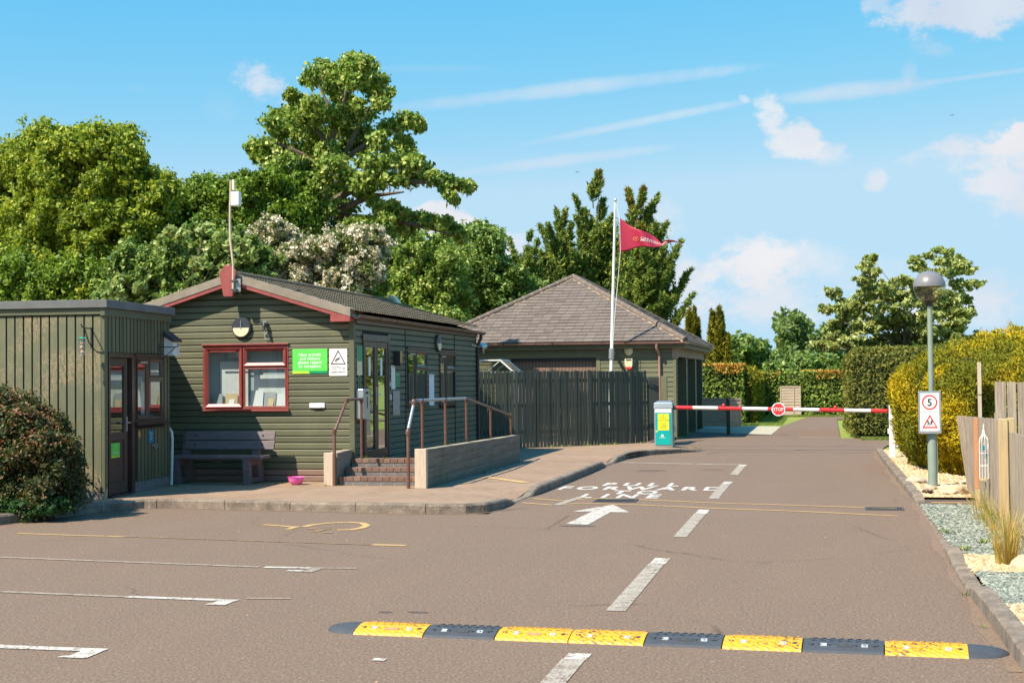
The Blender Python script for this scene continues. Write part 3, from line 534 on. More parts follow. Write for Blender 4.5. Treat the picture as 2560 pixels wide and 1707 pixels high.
# small pale stones scattered on the road
mb = MB()
for _ in range(28):
    x = random.uniform(-8.5, 1); y = random.uniform(7, 31); s = random.uniform(.003, .008)
    mb.hexa([(x-s,y-s,0),(x+s,y-s*.8,0),(x+s*.8,y+s,0),(x-s,y+s*.7,0)], [(x-s*.6,y-s*.6,s),(x+s*.5,y-s*.5,s),(x+s*.5,y+s*.5,s*.8),(x-s*.5,y+s*.5,s)])
tag(mb.build('grit', 'rock_white'), 'tiny pale stones strewn over the road', 'grit', kind='stuff')
# ================================================================== CLADDING
def holes_in(z0, z1, u0, u1, holes):
    segs = [(u0, u1)]
    for (a, b, c, d) in holes:
        if d <= z0+.02 or c >= z1-.02: continue
        ns = []
        for s0, s1 in segs:
            if b <= s0 or a >= s1: ns.append((s0, s1)); continue
            if a > s0: ns.append((s0, a))
            if b < s1: ns.append((b, s1))
        segs = ns
    return segs
def logboards(mb, u0, u1, z0, z1, pitch, holes=(), clip=None, lap=False):
    k = int(math.ceil((z1-z0)/pitch))
    for i in range(k):
        a = z0+i*pitch; b = min(a+pitch, z1+.0); uu0, uu1 = u0, u1
        if clip: uu0, uu1 = clip((a+b)/2, u0, u1)
        if uu1-uu0 < .05: continue
        for s0, s1 in holes_in(a, b, uu0, uu1, holes):
            prof = [(0, a), (.024, a+.010), (.024, b-.022), (.005, b-.002)] if not lap else [(.0, a), (.022, a+.002), (.006, b)]
            n = len(prof); vs = [(s0, o, z) for o, z in prof]+[(s1, o, z) for o, z in prof]
            mb.add(vs, [(j, n+j, n+j+1, j+1) for j in range(n-1)]+[tuple(range(n)), tuple(range(n, 2*n))[::-1]])
    return mb
def casement(parent, fr, u0, u1, z0, z1, mat, split=.47, toplight=.34, swap=False, sill=.05):
    """two-bay window: tall sash beside a pane with a small top light; fr is (along, out, up)"""
    w = tag(MB(fr).box(u0,u1,-.03,.03,z1-.035,z1).box(u0,u1,-.03,.03,z0,z0+.035).box(u0,u0+.035,-.03,.03,z0+.035,z1-.035).box(u1-.035,u1,-.03,.03,z0+.035,z1-.035).build('window', mat, parent, bevel=.004))
    m = u0+(u1-u0)*(1-split if swap else split); zt = z1-(z1-z0)*toplight
    A = (u0+.035, m-.012); B = (m+.012, u1-.035)
    if swap: A, B = B, A
    MB(fr).box(m-.012, m+.012, -.03, .024, z0+.035, z1-.035).box(B[0], B[1], -.03, .024, zt-.014, zt+.014).build('mullion', mat, w)
    def sash(a, b, c, d, bw=.055):
        mb = MB(fr); o0, o1, o2 = .0, .046, .02
        O = [(a,c),(b,c),(b,d),(a,d)]; I = [(a+bw,c+bw),(b-bw,c+bw),(b-bw,d-bw),(a+bw,d-bw)]
        vs = [(x,o1,z) for x,z in O]+[(x,o2,z) for x,z in I]+[(x,o0,z) for x,z in O]+[(x,o0,z) for x,z in I]+[(x+(.012 if i in (0,3) else -.012),o1,z+(.012 if i<2 else -.012)) for i,(x,z) in enumerate(O)]
        fs = []
        for i in range(4): j = (i+1)%4; fs += [(i,j,16+j,16+i),(16+i,16+j,4+j,4+i),(4+i,4+j,12+j,12+i),(8+j,8+i,i,j),(12+i,12+j,8+j,8+i)]
        mb.add(vs, fs).build('sash', mat, w, fix=True)
        rq = MB(fr); rquad(rq, a+bw, b-bw, c+bw, d-bw, .012); rq.build('pane', 'glass', w, fix=False)
    sash(A[0], A[1], z0+.035, z1-.035); sash(B[0], B[1], zt+.014, z1-.035)
    bd = .02; mb = MB(fr); mb.box(B[0],B[1],0,.03,z0+.035,z0+.035+bd).box(B[0],B[0]+bd,0,.03,z0+.035+bd,zt-.014).box(B[1]-bd,B[1],0,.03,z0+.035+bd,zt-.014).box(B[0]+bd,B[1]-bd,0,.03,zt-.014-bd,zt-.014); mb.build('sash', mat, w, bevel=.004)
    rq = MB(fr); rquad(rq, B[0]+bd, B[1]-bd, z0+.035+bd, zt-.014-bd, .012); rq.build('pane', 'glass', w, fix=False)
    MB(fr).box(u0-.02, u1+.02, .02, .02+sill, z0-.03, z0-.002).build('sill', mat, w, bevel=.004); MB(fr).box(u0-.015, u1+.015, .0, .055, z1+.002, z1+.03).build('head_trim', mat, w, bevel=.004)
    MB(fr).box(A[0]+.09, A[1]-.09, .046, .056, z1-.098, z1-.078).build('trickle_vent', 'alu' if mat=='upvc_brown' else 'upvc_red', w)
    return w, A, B, zt
# ================================================================== RECEPTION BUILDING
GY = 20.85; SX = -7.01; RX = -8.915; LX = 2*RX-SX; BK = 28.75
R = thing('reception_cabin', 'olive timber cabin with gabled tile roof, red bargeboards and red framed front window', 'cabin', (RX, 24, .1))
F = front(GY); S = side(SX)
roofz = lambda x: 3.27 - .303*abs(x-RX)
def gclip(z, a, b):
    h = (3.22-z)/.303; return max(a, RX-h), min(b, RX+h)
W0, W1, WZ0, WZ1 = -9.475, -8.055, 1.215, 2.215
mb = MB(F); logboards(mb, LX, SX-.055, .295, 3.25, .1018, [(W0,W1,WZ0,WZ1)], gclip); mb.build('front_cladding', 'olive_clad', R, fix=True)
mb = MB(F); mb.box(SX-.056, SX+.026, -.05, .028, .10, 2.66); mb.build('corner_post', 'olive_clad', R, bevel=.004)
mb = MB(F); logboards(mb, LX, SX, .10, .295, .0975); mb.build('skirting', 'skirt', R)
mb = MB(); mb.add([(LX,GY+.004,.1),(W0,GY+.004,.1),(W0,GY+.004,2.9),(LX,GY+.004,2.66)], [(0,1,2,3)]).add([(W1,GY+.004,.1),(SX,GY+.004,.1),(SX,GY+.004,2.66),(W1,GY+.004,2.98)], [(0,1,2,3)]).add([(W0,GY+.004,.1),(W1,GY+.004,.1),(W1,GY+.004,WZ0),(W0,GY+.004,WZ0)], [(0,1,2,3)]).add([(W0,GY+.004,WZ1),(W1,GY+.004,WZ1),(W1,GY+.004,2.98),(RX,GY+.004,3.22),(W0,GY+.004,3.05)], [(0,1,2,3,4)])
mb.build('front_backing', 'black_gap', R, fix=False)
# side wall
D0, D1, DZ0, DZ1 = 21.24, 22.60, .44, 2.36
wins = [(23.67, 24.99, 1.2, 2.19), (25.80, 27.05, 1.185, 2.175)]
hol = [(D0,D1,DZ0-.3,DZ1)]+[(a,b,c,d) for a,b,c,d in wins]
mb = MB(S); logboards(mb, GY+.03, BK, .295, 2.56, .1018, hol); mb.build('side_cladding', 'olive_dark', R)
mb = MB(S); logboards(mb, GY+.03, BK, .10, .295, .0975); mb.build('skirting', 'skirt', R)
for y in (23.60, 26.98): MB(S).box(y-.02, y+.02, .02, .034, .3, 2.52).build('cover_strip', 'black_metal', R)
mb = MB()
prev = GY
for (a,b,c,d) in sorted(hol):
    mb.add([(SX-.004,prev,.1),(SX-.004,a,.1),(SX-.004,a,2.66),(SX-.004,prev,2.66)], [(0,1,2,3)]); mb.add([(SX-.004,a,.1),(SX-.004,b,.1),(SX-.004,b,max(.1,c)),(SX-.004,a,max(.1,c))], [(0,1,2,3)]); mb.add([(SX-.004,a,d),(SX-.004,b,d),(SX-.004,b,2.66),(SX-.004,a,2.66)], [(0,1,2,3)]); prev = b
mb.add([(SX-.004,prev,.1),(SX-.004,BK,.1),(SX-.004,BK,2.66),(SX-.004,prev,2.66)], [(0,1,2,3)])
mb.box(LX, SX-.01, BK-.05, BK, .1, 2.66).prism([(LX,2.661),(SX-.01,2.661),(RX,3.22)], BK-.05, BK, 'y').box(LX-.02, LX, GY+.01, BK, .1, 2.66).build('wall_core', 'black_gap', R, fix=False)
mb = MB().box(LX+.01, SX-.02, GY+.05, BK-.06, .38, .42); mb.build('floor', 'interior', R)
# roof: pressed tile profile, moss on the slopes
def tileslope(sgn):
    v = []; f = []; rows = 10; y0, y1 = GY-.17, BK+.55; ny = int((y1-y0)/.03); xr, xe = RX, RX+sgn*(SX-RX+.14)
    for i in range(rows):
        for e, (t, up) in enumerate(((i/rows, .0), ((i+1)/rows, .03))):
            x = xr+(xe-xr)*t; z = 3.31-.303*abs(x-RX)+up
            for k in range(ny+1):
                y = y0+(y1-y0)*k/ny; v.append((x, y, z+.007*(math.sin(k*math.pi/2)+.35*math.sin(k*math.pi))))
    m = ny+1
    for r in range(2*rows-1):
        for k in range(ny): f.append((r*m+k, r*m+k+1, (r+1)*m+k+1, (r+1)*m+k))
    mb = MB(); mb.v = v; mb.f = f; return mb
rf = tileslope(1).build('roof', 'roof_tile', R, fix=False); tileslope(-1).build('roof', 'roof_tile', R, fix=False)
mb = MB(); mb.tube([(RX, GY-.1, 3.335), (RX, BK+.5, 3.335)], .05, 10); mb.build('ridge', 'roof_tile', rf)
# white ridge terminal far end
MB().hexa([(RX-.16,BK+.3,3.25),(RX+.2,BK+.3,3.2),(RX+.2,BK+.62,3.2),(RX-.16,BK+.62,3.25)], [(RX-.06,BK+.34,3.47),(RX+.06,BK+.34,3.44),(RX+.06,BK+.55,3.44),(RX-.06,BK+.55,3.47)]).build('ridge_vent', 'cream', R)
# bargeboards
def barge(name, mat, lo, hi, y0, y1, x0=.0, xe=SX+.03):
    for sg in (1, -1):
        xa, xb = RX+sg*x0, RX+sg*(xe-RX); ra, rb = 3.34-.303*abs(xa-RX), 3.34-.303*abs(xb-RX); mb = MB(); mb.add([(xa,y0,ra+lo),(xb,y0,rb+lo),(xb,y0,rb+hi),(xa,y0,ra+hi),(xa,y1,ra+lo),(xb,y1,rb+lo),(xb,y1,rb+hi),(xa,y1,ra+hi)], [(0,1,2,3),(7,6,5,4),(0,4,5,1),(3,2,6,7),(1,5,6,2),(0,3,7,4)]); mb.build(name, mat, R)
barge('verge_felt', 'felt', -.125, .0, GY-.215, GY+.01); barge('bargeboard', 'red_trim', -.185, -.127, GY-.205, GY-.175)
for sg in (1,-1):
    a, b = RX+sg*(-7.30-RX), RX+sg*(-6.99-RX); a, b = min(a,b), max(a,b); MB().box(a, b, GY-.21, GY+.03, 2.555, 2.655).build('eave_box', 'red_trim', R)
FX = RX-.03
MB().prism([(FX-.075,2.97),(FX+.075,2.97),(FX+.105,3.18),(FX+.14,3.36),(FX+.03,3.46),(FX-.05,3.46),(FX-.15,3.33),(FX-.11,3.15)], GY-.27, GY-.217, 'y').build('finial', 'red_trim', R, bevel=.005)
mb = MB(); mb.add([(LX,GY-.2,2.60),(RX,GY-.2,3.17),(RX,GY+.01,3.17),(LX,GY+.01,2.60)], [(0,1,2,3)]).add([(RX,GY-.2,3.17),(SX,GY-.2,2.60),(SX,GY+.01,2.60),(RX,GY+.01,3.17)], [(0,1,2,3)]); mb.build('soffit', 'olive_clad', R, fix=False)
# fascia, gutter, downpipe
MB().box(SX+.02, SX+.06, GY+.03, BK+.02, 2.53, 2.635).build('fascia', 'brown_fascia', R, bevel=.004)
def gutter(mb, p0, p1, r, out, n=8):
    p0, p1 = Vector(p0), Vector(p1); o = Vector(out); vs = []
    for p in (p0, p1):
        for k in range(n+1): a = math.pi*k/n; vs.append(tuple(p+o*(r*math.cos(a))+Vector((0,0,-r*math.sin(a)))))
        for k in range(n+1): a = math.pi*(n-k)/n; vs.append(tuple(p+o*((r-.006)*math.cos(a))+Vector((0,0,-(r-.006)*math.sin(a)))))
    m = 2*(n+1); return mb.add(vs, [(k,(k+1)%m,m+(k+1)%m,m+k) for k in range(m)]+[tuple(range(m)), tuple(range(m,2*m))[::-1]])
mb = MB(); gutter(mb, (SX+.125, GY-.2, 2.655), (SX+.125, BK+.28, 2.63), .058, (1,0,0)); gt = mb.build('gutter', 'gutter_brown', R, smooth=True)
y = GY
for k in range(10): mb = MB(); gutter(mb, (SX+.125, y, 2.656-.003*k), (SX+.125, y+.05, 2.656-.003*k), .064, (1,0,0)); mb.build('gutter_joint', 'brown_fascia', gt); y += .89
mb = MB(); mb.tube([(SX+.13,BK+.0,2.6),(SX+.13,BK+.02,2.5),(SX+.05,BK+.05,2.36),(SX+.05,BK+.05,.12)], .034, 10); mb.build('downpipe', 'charcoal', R, smooth=True)
MB().box(SX-.01, SX+.03, BK-.03, BK+.03, .1, 2.6).build('corner_post', 'black_metal', R)
# front window with blinds and shelf behind the glass
w, A, B, zt = casement(R, F, W0, W1, WZ0, WZ1, 'upvc_red')
bk = MB(F); bk.box(W0+.03, W1-.03, -.22, -.20, WZ0-.05, WZ1+.02).box(W0-.02, W0+.028, -.2, -.032, WZ0-.05, WZ1).box(W1-.028, W1+.02, -.2, -.032, WZ0-.05, WZ1); bk.build('blind', 'blind', w)
MB(F).box(W0+.031, W1-.031, -.198, -.032, WZ0-.02, WZ0+.03).build('window_shelf', 'white_paint', w)
MB(F).box(A[0]+.17, A[1]+.02, -.17, -.16, WZ0+.031, WZ0+.76).box(B[0]+.10, B[1]-.0, -.17, -.16, WZ0+.031, WZ0+.54).build('display_board', 'board_white', w)
def lf(u, wd, h, mat, label, lean=.0, o=-.075):
    b = MB(F); b.hexa([(u,o,WZ0+.031),(u+wd,o,WZ0+.031),(u+wd,o-.012,WZ0+.031),(u,o-.012,WZ0+.031)], [(u+lean,o-.05,WZ0+h),(u+wd+lean,o-.05,WZ0+h),(u+wd+lean,o-.062,WZ0+h),(u+lean,o-.062,WZ0+h)])
    tag(b.build('leaflet', mat, org=F((u+wd/2,o,WZ0+.03))), label, 'leaflet', 'leaflets standing inside the front window')
lf(A[0]+.09, .15, .25, 'paper_grey', 'grey leaflet holder at the left end of the front window shelf', -.015)
lf(A[0]+.29, .2, .25, 'paper_tan', 'tan folder on the left half of the front window shelf', -.01)
lf(A[0]+.35, .09, .16, 'paper', 'small white card propped before the tan folder in the front window', 0, -.05)
lf(B[0]+.06, .21, .30, 'paper', 'tall white booklet standing at the left of the wider front window pane')
lf(B[0]+.285, .19, .27, 'paper_grey', 'clear leaflet holder with a cream card in the middle of the wider pane', 0, -.08)
lf(B[0]+.36, .09, .17, 'paper_tan', 'small square cream card on the clear holder behind the wider pane', 0, -.055)
lf(B[1]-.20, .17, .24, 'paper', 'white leaflet at the right corner of the front window shelf', 0, -.05)
# side windows
for i, (a,b,c,d) in enumerate(wins):
    w, A2, B2, zt = casement(R, S, a, b, c, d, 'upvc_brown', split=.42)
    MB(S).box(a+.02, b-.02, -.5, -.48, c, d).build('curtain', 'curtain' , w)
    mb = MB(S)
    for k in range(14): mb.box(B2[0]+.03+k*.045, B2[0]+.055+k*.045, -.16, -.14, c+.04, zt-.06)
    mb.build('curtain', 'curtain', w)
# double doors
dw = MB(S).box(D0,D0+.06,-.04,.045,DZ0,DZ1-.09).box(D1-.06,D1,-.04,.045,DZ0,DZ1-.09).box(D0-.03,D1+.03,-.04,.05,DZ1-.089,DZ1+.02).box(D0,D1,-.04,.05,DZ0-.03,DZ0-.001).build('door_frame', 'upvc_brown', R, bevel=.004)
mid = (D0+D1)/2
for a, b in ((D0+.062, mid-.004), (mid+.004, D1-.062)):
    d_ = MB(S).box(a,b,-.01,.035,DZ0+.002,DZ0+.11).box(a,b,-.01,.035,DZ1-.19,DZ1-.092).box(a,a+.085,-.01,.035,DZ0+.111,DZ1-.191).box(b-.085,b,-.01,.035,DZ0+.111,DZ1-.191).build('door', 'upvc_brown', R, bevel=.004)
    rq = MB(S); rquad(rq, a+.085, b-.085, DZ0+.11, DZ1-.19, .015); rq.build('pane', 'glass', d_, fix=False)
    nz = MB(S); nz.box((a+b)/2-.05, (a+b)/2+.05, .017, .019, 1.72, 2.02); nz.build('door_notice', 'paper', d_)
    if a < mid-.1: hd = d_
MB(S).box(mid-.045,mid-.015,.036,.046,1.25,1.55).tube([(mid-.03,.06,1.42),(mid+.09,.07,1.42)], .009, 8).tube([(mid-.03,.036,1.42),(mid-.03,.066,1.42)], .009, 8).build('handle', 'alu', hd)
# display stand seen behind the door glass
t = thing('display_stand', 'teal and white advertising stand with yellow poster behind the door glass', 'stand', (SX-.1,21.9,.42))
P = side(SX-.10); MB(P).prism([(D0+.1,.42),(D1-.12,.42),(D1-.2,1.15),(D0+.1,1.22)], 0, .02, 'y').build('panel', 'teal', t) if False else MB().add([(SX-.10,D0+.1,.55),(SX-.10,D1-.05,.55),(SX-.10,D1-.18,1.18),(SX-.10,D0+.1,1.25)], [(0,1,2,3)]).build('panel', 'teal', t, fix=False)
MB(P).box(D0+.1, D1-.15, .003, .006, .95, 1.28).build('panel_top', 'white_plastic', t); MB(P).box(D0+.12, D1-.42, .01, .014, .62, 1.02).build('poster', 'sign_yellow', t)
tb = MB(); text(tb, 'PLEASE\nUSE HAND\nSANITISER\nON ENTRY', .05, P, D0+.52, .93, out=.017); tb.build('lettering', 'sign_black', t, fix=False)
# ------------------------------------------------------------------ fittings on the cabin
def bulkhead(fr, u, z, r, label):
    c = fr((u,0,z)); t = thing('wall_lamp', label, 'lamp', c, 'round bulkhead lamps on the cabin')
    mb = MB(fr); n = 32; mb2 = [(u+r*math.cos(2*math.pi*k/n), z+r*math.sin(2*math.pi*k/n)) for k in range(n)]
    mb.prism(mb2, .0, .05, 'y'); mb.add([(p[0],.05,p[1]) for p in mb2]+[(u+(p[0]-u)*.93,.072,z+(p[1]-z)*.93) for p in mb2], [(k,(k+1)%n,n+(k+1)%n,n+k) for k in range(n)]+[tuple(range(n,2*n))]); mb.build('housing', 'charcoal', t, smooth=False)
    lo = [(u+r*.8*math.cos(math.radians(a)), z-.01+r*.8*math.sin(math.radians(a))) for a in range(178, 363, 8)]; MB(fr).prism(lo, .072, .082, 'y').build('diffuser', 'cream', t)
    MB(fr).box(u-.006, u+.006, .073, .088, z-.02, z+r*.62).build('cover_rib', 'alu', t)
bulkhead(F, -8.815, 2.515-.02, .165, 'round half-masked lamp above the red framed window')
bulkhead(S, 25.67, 2.33, .16, 'round half-masked lamp between the two brown side windows')
def plate(fr, u0, u1, z0, z1, o, th, name, mat, label, cat, group=None):
    t = thing(name, label, cat, fr(((u0+u1)/2, o, z0)), group); MB(fr).box(u0, u1, o, o+th, z0, z1).build('board', mat, t, bevel=.002); return t
t = plate(F, -7.985, -7.415, 1.765, 2.145, .026, .004, 'wall_sign', 'sign_green', 'bright green sign reading New arrivals and visitors please report to reception', 'sign')
MB(F).prism([(-7.985,1.765),(-7.70,1.765),(-7.72,1.805),(-7.985,1.805)], .031, .0335, 'y').build('lime_band', 'sign_lime', t); MB(F).prism([(-7.70,1.765),(-7.415,1.765),(-7.415,1.805),(-7.72,1.805)], .031, .0335, 'y').build('green_band', 'sign_dark', t)
tb = MB(); text(tb, 'New arrivals\nand visitors\nplease report\nto reception', .05, F, -7.70, 2.035, out=.032, bold=.012, line=1.16); tb.build('lettering', 'sign_white', t, fix=False)
t = plate(F, -7.385, -7.095, 1.725, 2.14, .026, .004, 'wall_sign', 'sign_white', 'white CCTV in operation sign with a black camera triangle', 'sign')
mb = MB(F); cx, cz = -7.24, 1.985
for k in range(3):
    p = [(cx-.125,cz-.085),(cx+.125,cz-.085),(cx,cz+.14)]; q = [(cx-.098,cz-.069),(cx+.098,cz-.069),(cx,cz+.107)]; j = (k+1)%3
    mb.add([(p[k][0],.0315,p[k][1]),(p[j][0],.0315,p[j][1]),(q[j][0],.0315,q[j][1]),(q[k][0],.0315,q[k][1])], [(0,1,2,3)])
mb.add([(cx-.055,.0315,cz-.04),(cx+.02,.0315,cz-.005),(cx+.03,.0315,cz+.03),(cx-.045,.0315,cz-.005)], [(0,1,2,3)]).add([(cx-.045,.0315,cz-.052),(cx-.01,.0315,cz-.052),(cx-.01,.0315,cz-.042),(cx-.045,.0315,cz-.042)], [(0,1,2,3)]); mb.build('camera_symbol', 'sign_purple', t, fix=False)
tb = MB(); text(tb, 'CCTV in\noperation', .042, F, cx, 1.825, out=.032, bold=.003, line=1.25); tb.build('lettering', 'sign_purple', t, fix=False)
t = thing('wall_vent', 'small white vent cover low on the front cladding', 'vent', F((-7.585,0,1.27))); MB(F).box(-7.71,-7.46,.02,.045,1.235,1.31).build('cover', 'white_plastic', t, bevel=.006); MB(F).box(-7.66,-7.51,.046,.058,1.238,1.262).build('lip', 'white_plastic', t)
t = thing('security_camera', 'small grey camera with looped cable right of the round front lamp', 'camera', F((-8.42,0,2.55)))
mb = MB(F); mb.tube([(-8.42,.02,2.56),(-8.42,.09,2.56)], .035, 12); mb.build('base', 'galv', t, smooth=True); MB(F).tube([(-8.42,.09,2.56),(-8.42,.11,2.50)], [.03,.03], 12).tube([(-8.42,.12,2.5),(-8.41,.13,2.44)], .024, 10).build('head', 'charcoal', t, smooth=True)
pts = [(-8.41,.06,2.46),(-8.45,.05,2.41),(-8.42,.05,2.38)]+[(-8.40+.03*math.sin(a*.6),.05,2.35+.045*math.cos(a*.6)) for a in range(0,11)]; MB(F).tube(pts, .006, 6).build('cable', 'paper_grey', t, smooth=True)
# notices on the side wall
def notice(y0, y1, z0, z1, mat, label, txt=None, tc_='sign_black', h=.02, name='notice', o=.027, line=1.3):
    t = plate(S, y0, y1, z0, z1, o, .006, name, mat, label, 'notice', 'notices on the shaded side wall')
    if txt: tb = MB(); text(tb, txt, h, S, (y0+y1)/2, z1-h*2, out=o+.008, line=line); tb.build('lettering', tc_, t, fix=False)
    return t
t = notice(20.95,21.20,1.73,2.18,'cream','pale green notice board at the corner left of the double doors'); MB(S).box(20.955,21.195,.0345,.0365,1.95,2.175).build('green_sheet', 'sign_dark', t)
t = thing('oval_plaque', 'small green oval plaque with pale rim left of the doors', 'plaque', S((21.06,.03,1.6))); mb = MB(S); mb.prism([(21.06+.075*math.cos(a/12*math.pi),1.6+.15*math.sin(a/12*math.pi)) for a in range(24)], .02, .03, 'y'); mb.build('plate', 'board_green', t)
mb = MB(S); e = [(21.06+k*.067*math.cos(a/12*math.pi),1.6+k*.138*math.sin(a/12*math.pi)) for k in (1,.88) for a in range(24)]; mb.add([(p[0],.0315,p[1]) for p in e], [(k,(k+1)%24,24+(k+1)%24,24+k) for k in range(24)]); mb.build('rim', 'sign_lime', t, fix=False)
t = thing('wall_lantern', 'small lantern with amber glass right of the double doors', 'lamp', S((22.98,0,1.95))); MB(S).box(22.90,23.06,.02,.13,1.93,2.13).build('glass_box', 'amber', t, bevel=.008); MB(S).box(22.89,23.07,.02,.145,1.89,1.928).box(22.885,22.899,.02,.14,1.93,2.14).build('bracket', 'black_metal', t)
notice(22.74,22.96,1.50,1.90,'sign_white','white printed sheet with a blue heading beside the doors','OPENING HOURS','sign_blue',.014); notice(22.98,23.22,1.53,1.78,'sign_dark','small green notice next to the white printed sheet','WELCOME','sign_white',.025)
notice(22.83,23.22,1.06,1.47,'galv','blank pale grey metal board below the paper notices'); notice(25.08,25.42,1.18,1.75,'paper','tall white sheet between the two side windows','INFORMATION','sign_red',.02)
MB(S).box(22.63,22.68,.025,.04,1.55,1.62).box(22.64,22.70,.025,.045,1.32,1.42).build('door_bell', 'white_plastic', R)
t = thing('leaflet_box', 'silver leaflet dispenser box fixed at the corner beside the rail', 'dispenser', (SX+.08,21.0,1.05)); MB().prism([(20.88,1.06),(21.18,1.02),(21.22,1.12),(21.22,1.44),(21.18,1.52),(20.88,1.52)], SX+.03, SX+.15, 'x').build('box', 'alu', t, bevel=.012); MB().box(SX+.151,SX+.156,21.0,21.12,1.44,1.48).box(SX+.151,SX+.156,21.06,21.08,1.22,1.40).build('slot', 'black_metal', t)
# antenna mast
t = thing('antenna_mast', 'weathered bent pole carrying a white box aerial above the gable', 'antenna', (FX-.05,GY-.32,3.1))
q = lambda x, y: at(x, y, GY-.32); MB().tube([q(583,722),q(583,660),q(579,625),q(576,600),q(575,540),q(577,452)], [.018,.018,.019,.019,.018,.016], 10).build('pole', 'post_pale', t, smooth=True)
c = q(588,497); MB().box(c.x-.065,c.x+.075,c.y-.03,c.y+.08,c.z-.115,c.z+.11).build('aerial_box', 'white_plastic', t, bevel=.02); c = q(583,462); MB().box(c.x-.01,c.x+.03,c.y-.03,c.y+.03,c.z-.09,c.z+.07).build('aerial_panel', 'cream', t, bevel=.006)
c = q(588,713); MB().box(c.x-.07,c.x+.075,c.y+.03,c.y+.045,c.z-.1,c.z+.1).build('bracket', 'galv', t); MB().box(c.x-.075,c.x+.03,c.y-.03,c.y+.029,c.z+.06,c.z+.08).box(c.x-.075,c.x+.03,c.y-.03,c.y+.029,c.z-.08,c.z-.06).build('clamp', 'iron', t)
MB().tube([q(585,735),q(594,722),q(604,742)], .005, 6).tube([q(579,610),q(570,560),q(572,500)], .004, 6).build('cable', 'black_metal', t)
# ================================================================== SHED
SN = (-9.40, 17.5, 0); SD = Vector((-.065, .998, 0)).normalized(); SO = Vector((SD.y, -SD.x, 0))
fs = frame(SN, SD, SO); ff = frame(SN, -SO, -SD)      # door wall / wall facing the camera
H = thing('information_kiosk', 'flat roofed shed of vertical olive boards with a brown half-glazed door', 'shed', SN)
mb = MB(fs)
def vboards(mb, u0, u1, z0, z1, p=.121, w=.090, holes=()):
    u = u0
    while u < u1-.03:
        a, b = u, min(u+w, u1); segs = [(z0, z1)]
        for (h0, h1, c, d) in holes:
            if b > h0 and a < h1: segs = [(s0, c) for s0, s1 in segs if c-s0 > .02]+[(d, s1) for s0, s1 in segs if s1-d > .02]
        for s0, s1 in segs: mb.box(a, b, .002, .022, s0, s1)
        u += p
    return mb
vboards(mb, .0, 2.25, .26, 2.56, holes=[(.12,.99,0,2.07),(.97,2.0,1.0,2.07)]).build('side_cladding', 'olive_vert', H)
vboards(MB(ff), .025, 4.6, .2, 2.56, p=.124, w=.100).build('front_cladding', 'olive_vine', H)
MB(fs).box(-.02, .022, -.02, .026, .2, 2.56).build('corner_post', 'olive_vert', H)
MB(fs).box(.0,.12,-.05,0,.26,2.5).box(2.0,2.25,-.05,0,.26,2.5).box(.99,2.0,-.05,0,.26,1.07).box(.12,2.0,-.05,0,2.08,2.56).build('side_backing', 'black_gap', H)
MB(ff).box(.02, 4.6, -.05, 0, .2, 2.56).build('front_backing', 'black_gap', H)
MB(fs).box(.0, 2.25, -4.6, -4.5, .1, 2.5).box(2.2,2.25,-4.5,-.051,.1,2.56).box(0,2.2,-4.5,-.06,.1,.12).build('rear_wall', 'olive_dark', H)
mb = MB(fs); rows = [(.1,.17),(.177,.25)]
for i, (a, b) in enumerate(rows):
    u = 1.0-(.11 if i else 0)
    while u < 2.24: mb.box(max(u,1.0), min(u+.212, 2.25), -.04, .016, a, b); u += .22
    u = 0.
mb.build('brick_plinth', 'brick_blue', H); MB(fs).box(1.0,2.25,-.045,.012,.1,.253).box(0,.1,-.045,.012,.1,.253).build('mortar', 'mortar', H)
mb = MB(ff)
for i, (a, b) in enumerate(rows):
    u = .03-(.11 if i else 0)
    while u < 2.2: mb.box(max(u,.0), u+.212, -.04, .016, a, b); u += .22
mb.build('brick_plinth', 'brick_blue', H); MB(ff).box(0.0,2.2,-.045,.012,.1,.195).build('mortar', 'mortar', H)
MB(fs).box(-.08, 2.32, -4.7, .09, 2.66, 2.77).box(2.0,3.3,-4.7,-.72,2.66,2.765).build('roof', 'felt_grey', H, bevel=.008)
MB(fs).box(-.05, 2.28, -.02, .045, 2.555, 2.657).build('fascia', 'olive_dark', H, bevel=.003); MB(ff).box(.0, 4.6, -.02, .045, 2.575, 2.655).build('fascia', 'olive_clad', H, bevel=.003)
df = MB(fs).box(.12,.17,-.12,.028,.12,2.065).box(.88,.975,-.14,.028,.12,2.065).box(.171,.879,-.12,.028,2.0,2.065).box(.171,.879,-.14,.05,.10,.13).build('door_frame', 'upvc_brown', H, bevel=.003)
dr = MB(fs).box(.172,.26,-.05,-.01,.135,1.995).box(.70,.80,-.05,-.01,.135,1.995).box(.261,.699,-.05,-.01,1.88,1.995).box(.261,.699,-.05,-.01,.86,.97).box(.261,.699,-.05,-.01,.135,.30).box(.261,.699,-.05,-.03,.301,.859).build('door', 'brown_door', H, bevel=.005)
MB(fs).box(.801,.879,-.12,-.06,.135,1.995).build('door_reveal', 'upvc_brown', df)
rq = MB(fs); rquad(rq, .261, .699, .97, 1.88, -.03); rq.build('pane', 'glass', dr, fix=False)
MB(fs).box(.745,.775,-.009,.002,.98,1.18).tube([(.76,-.005,1.10),(.76,.05,1.10),(.62,.055,1.10)], .009, 8).build('handle', 'alu', dr, smooth=False)
MB(fs).box(.28,.68,-.30,-.28,1.02,1.62).build('interior_board', 'paper', H); MB(fs).box(.05,2.2,-1.2,-1.18,.13,2.4).build('pale_back_panel', 'blind', H)  # white board and pale back panel added inside for brightness
w, A, B, zt = casement(H, fs, .985, 1.995, 1.10, 2.03, 'upvc_brown', split=.46, toplight=.36)
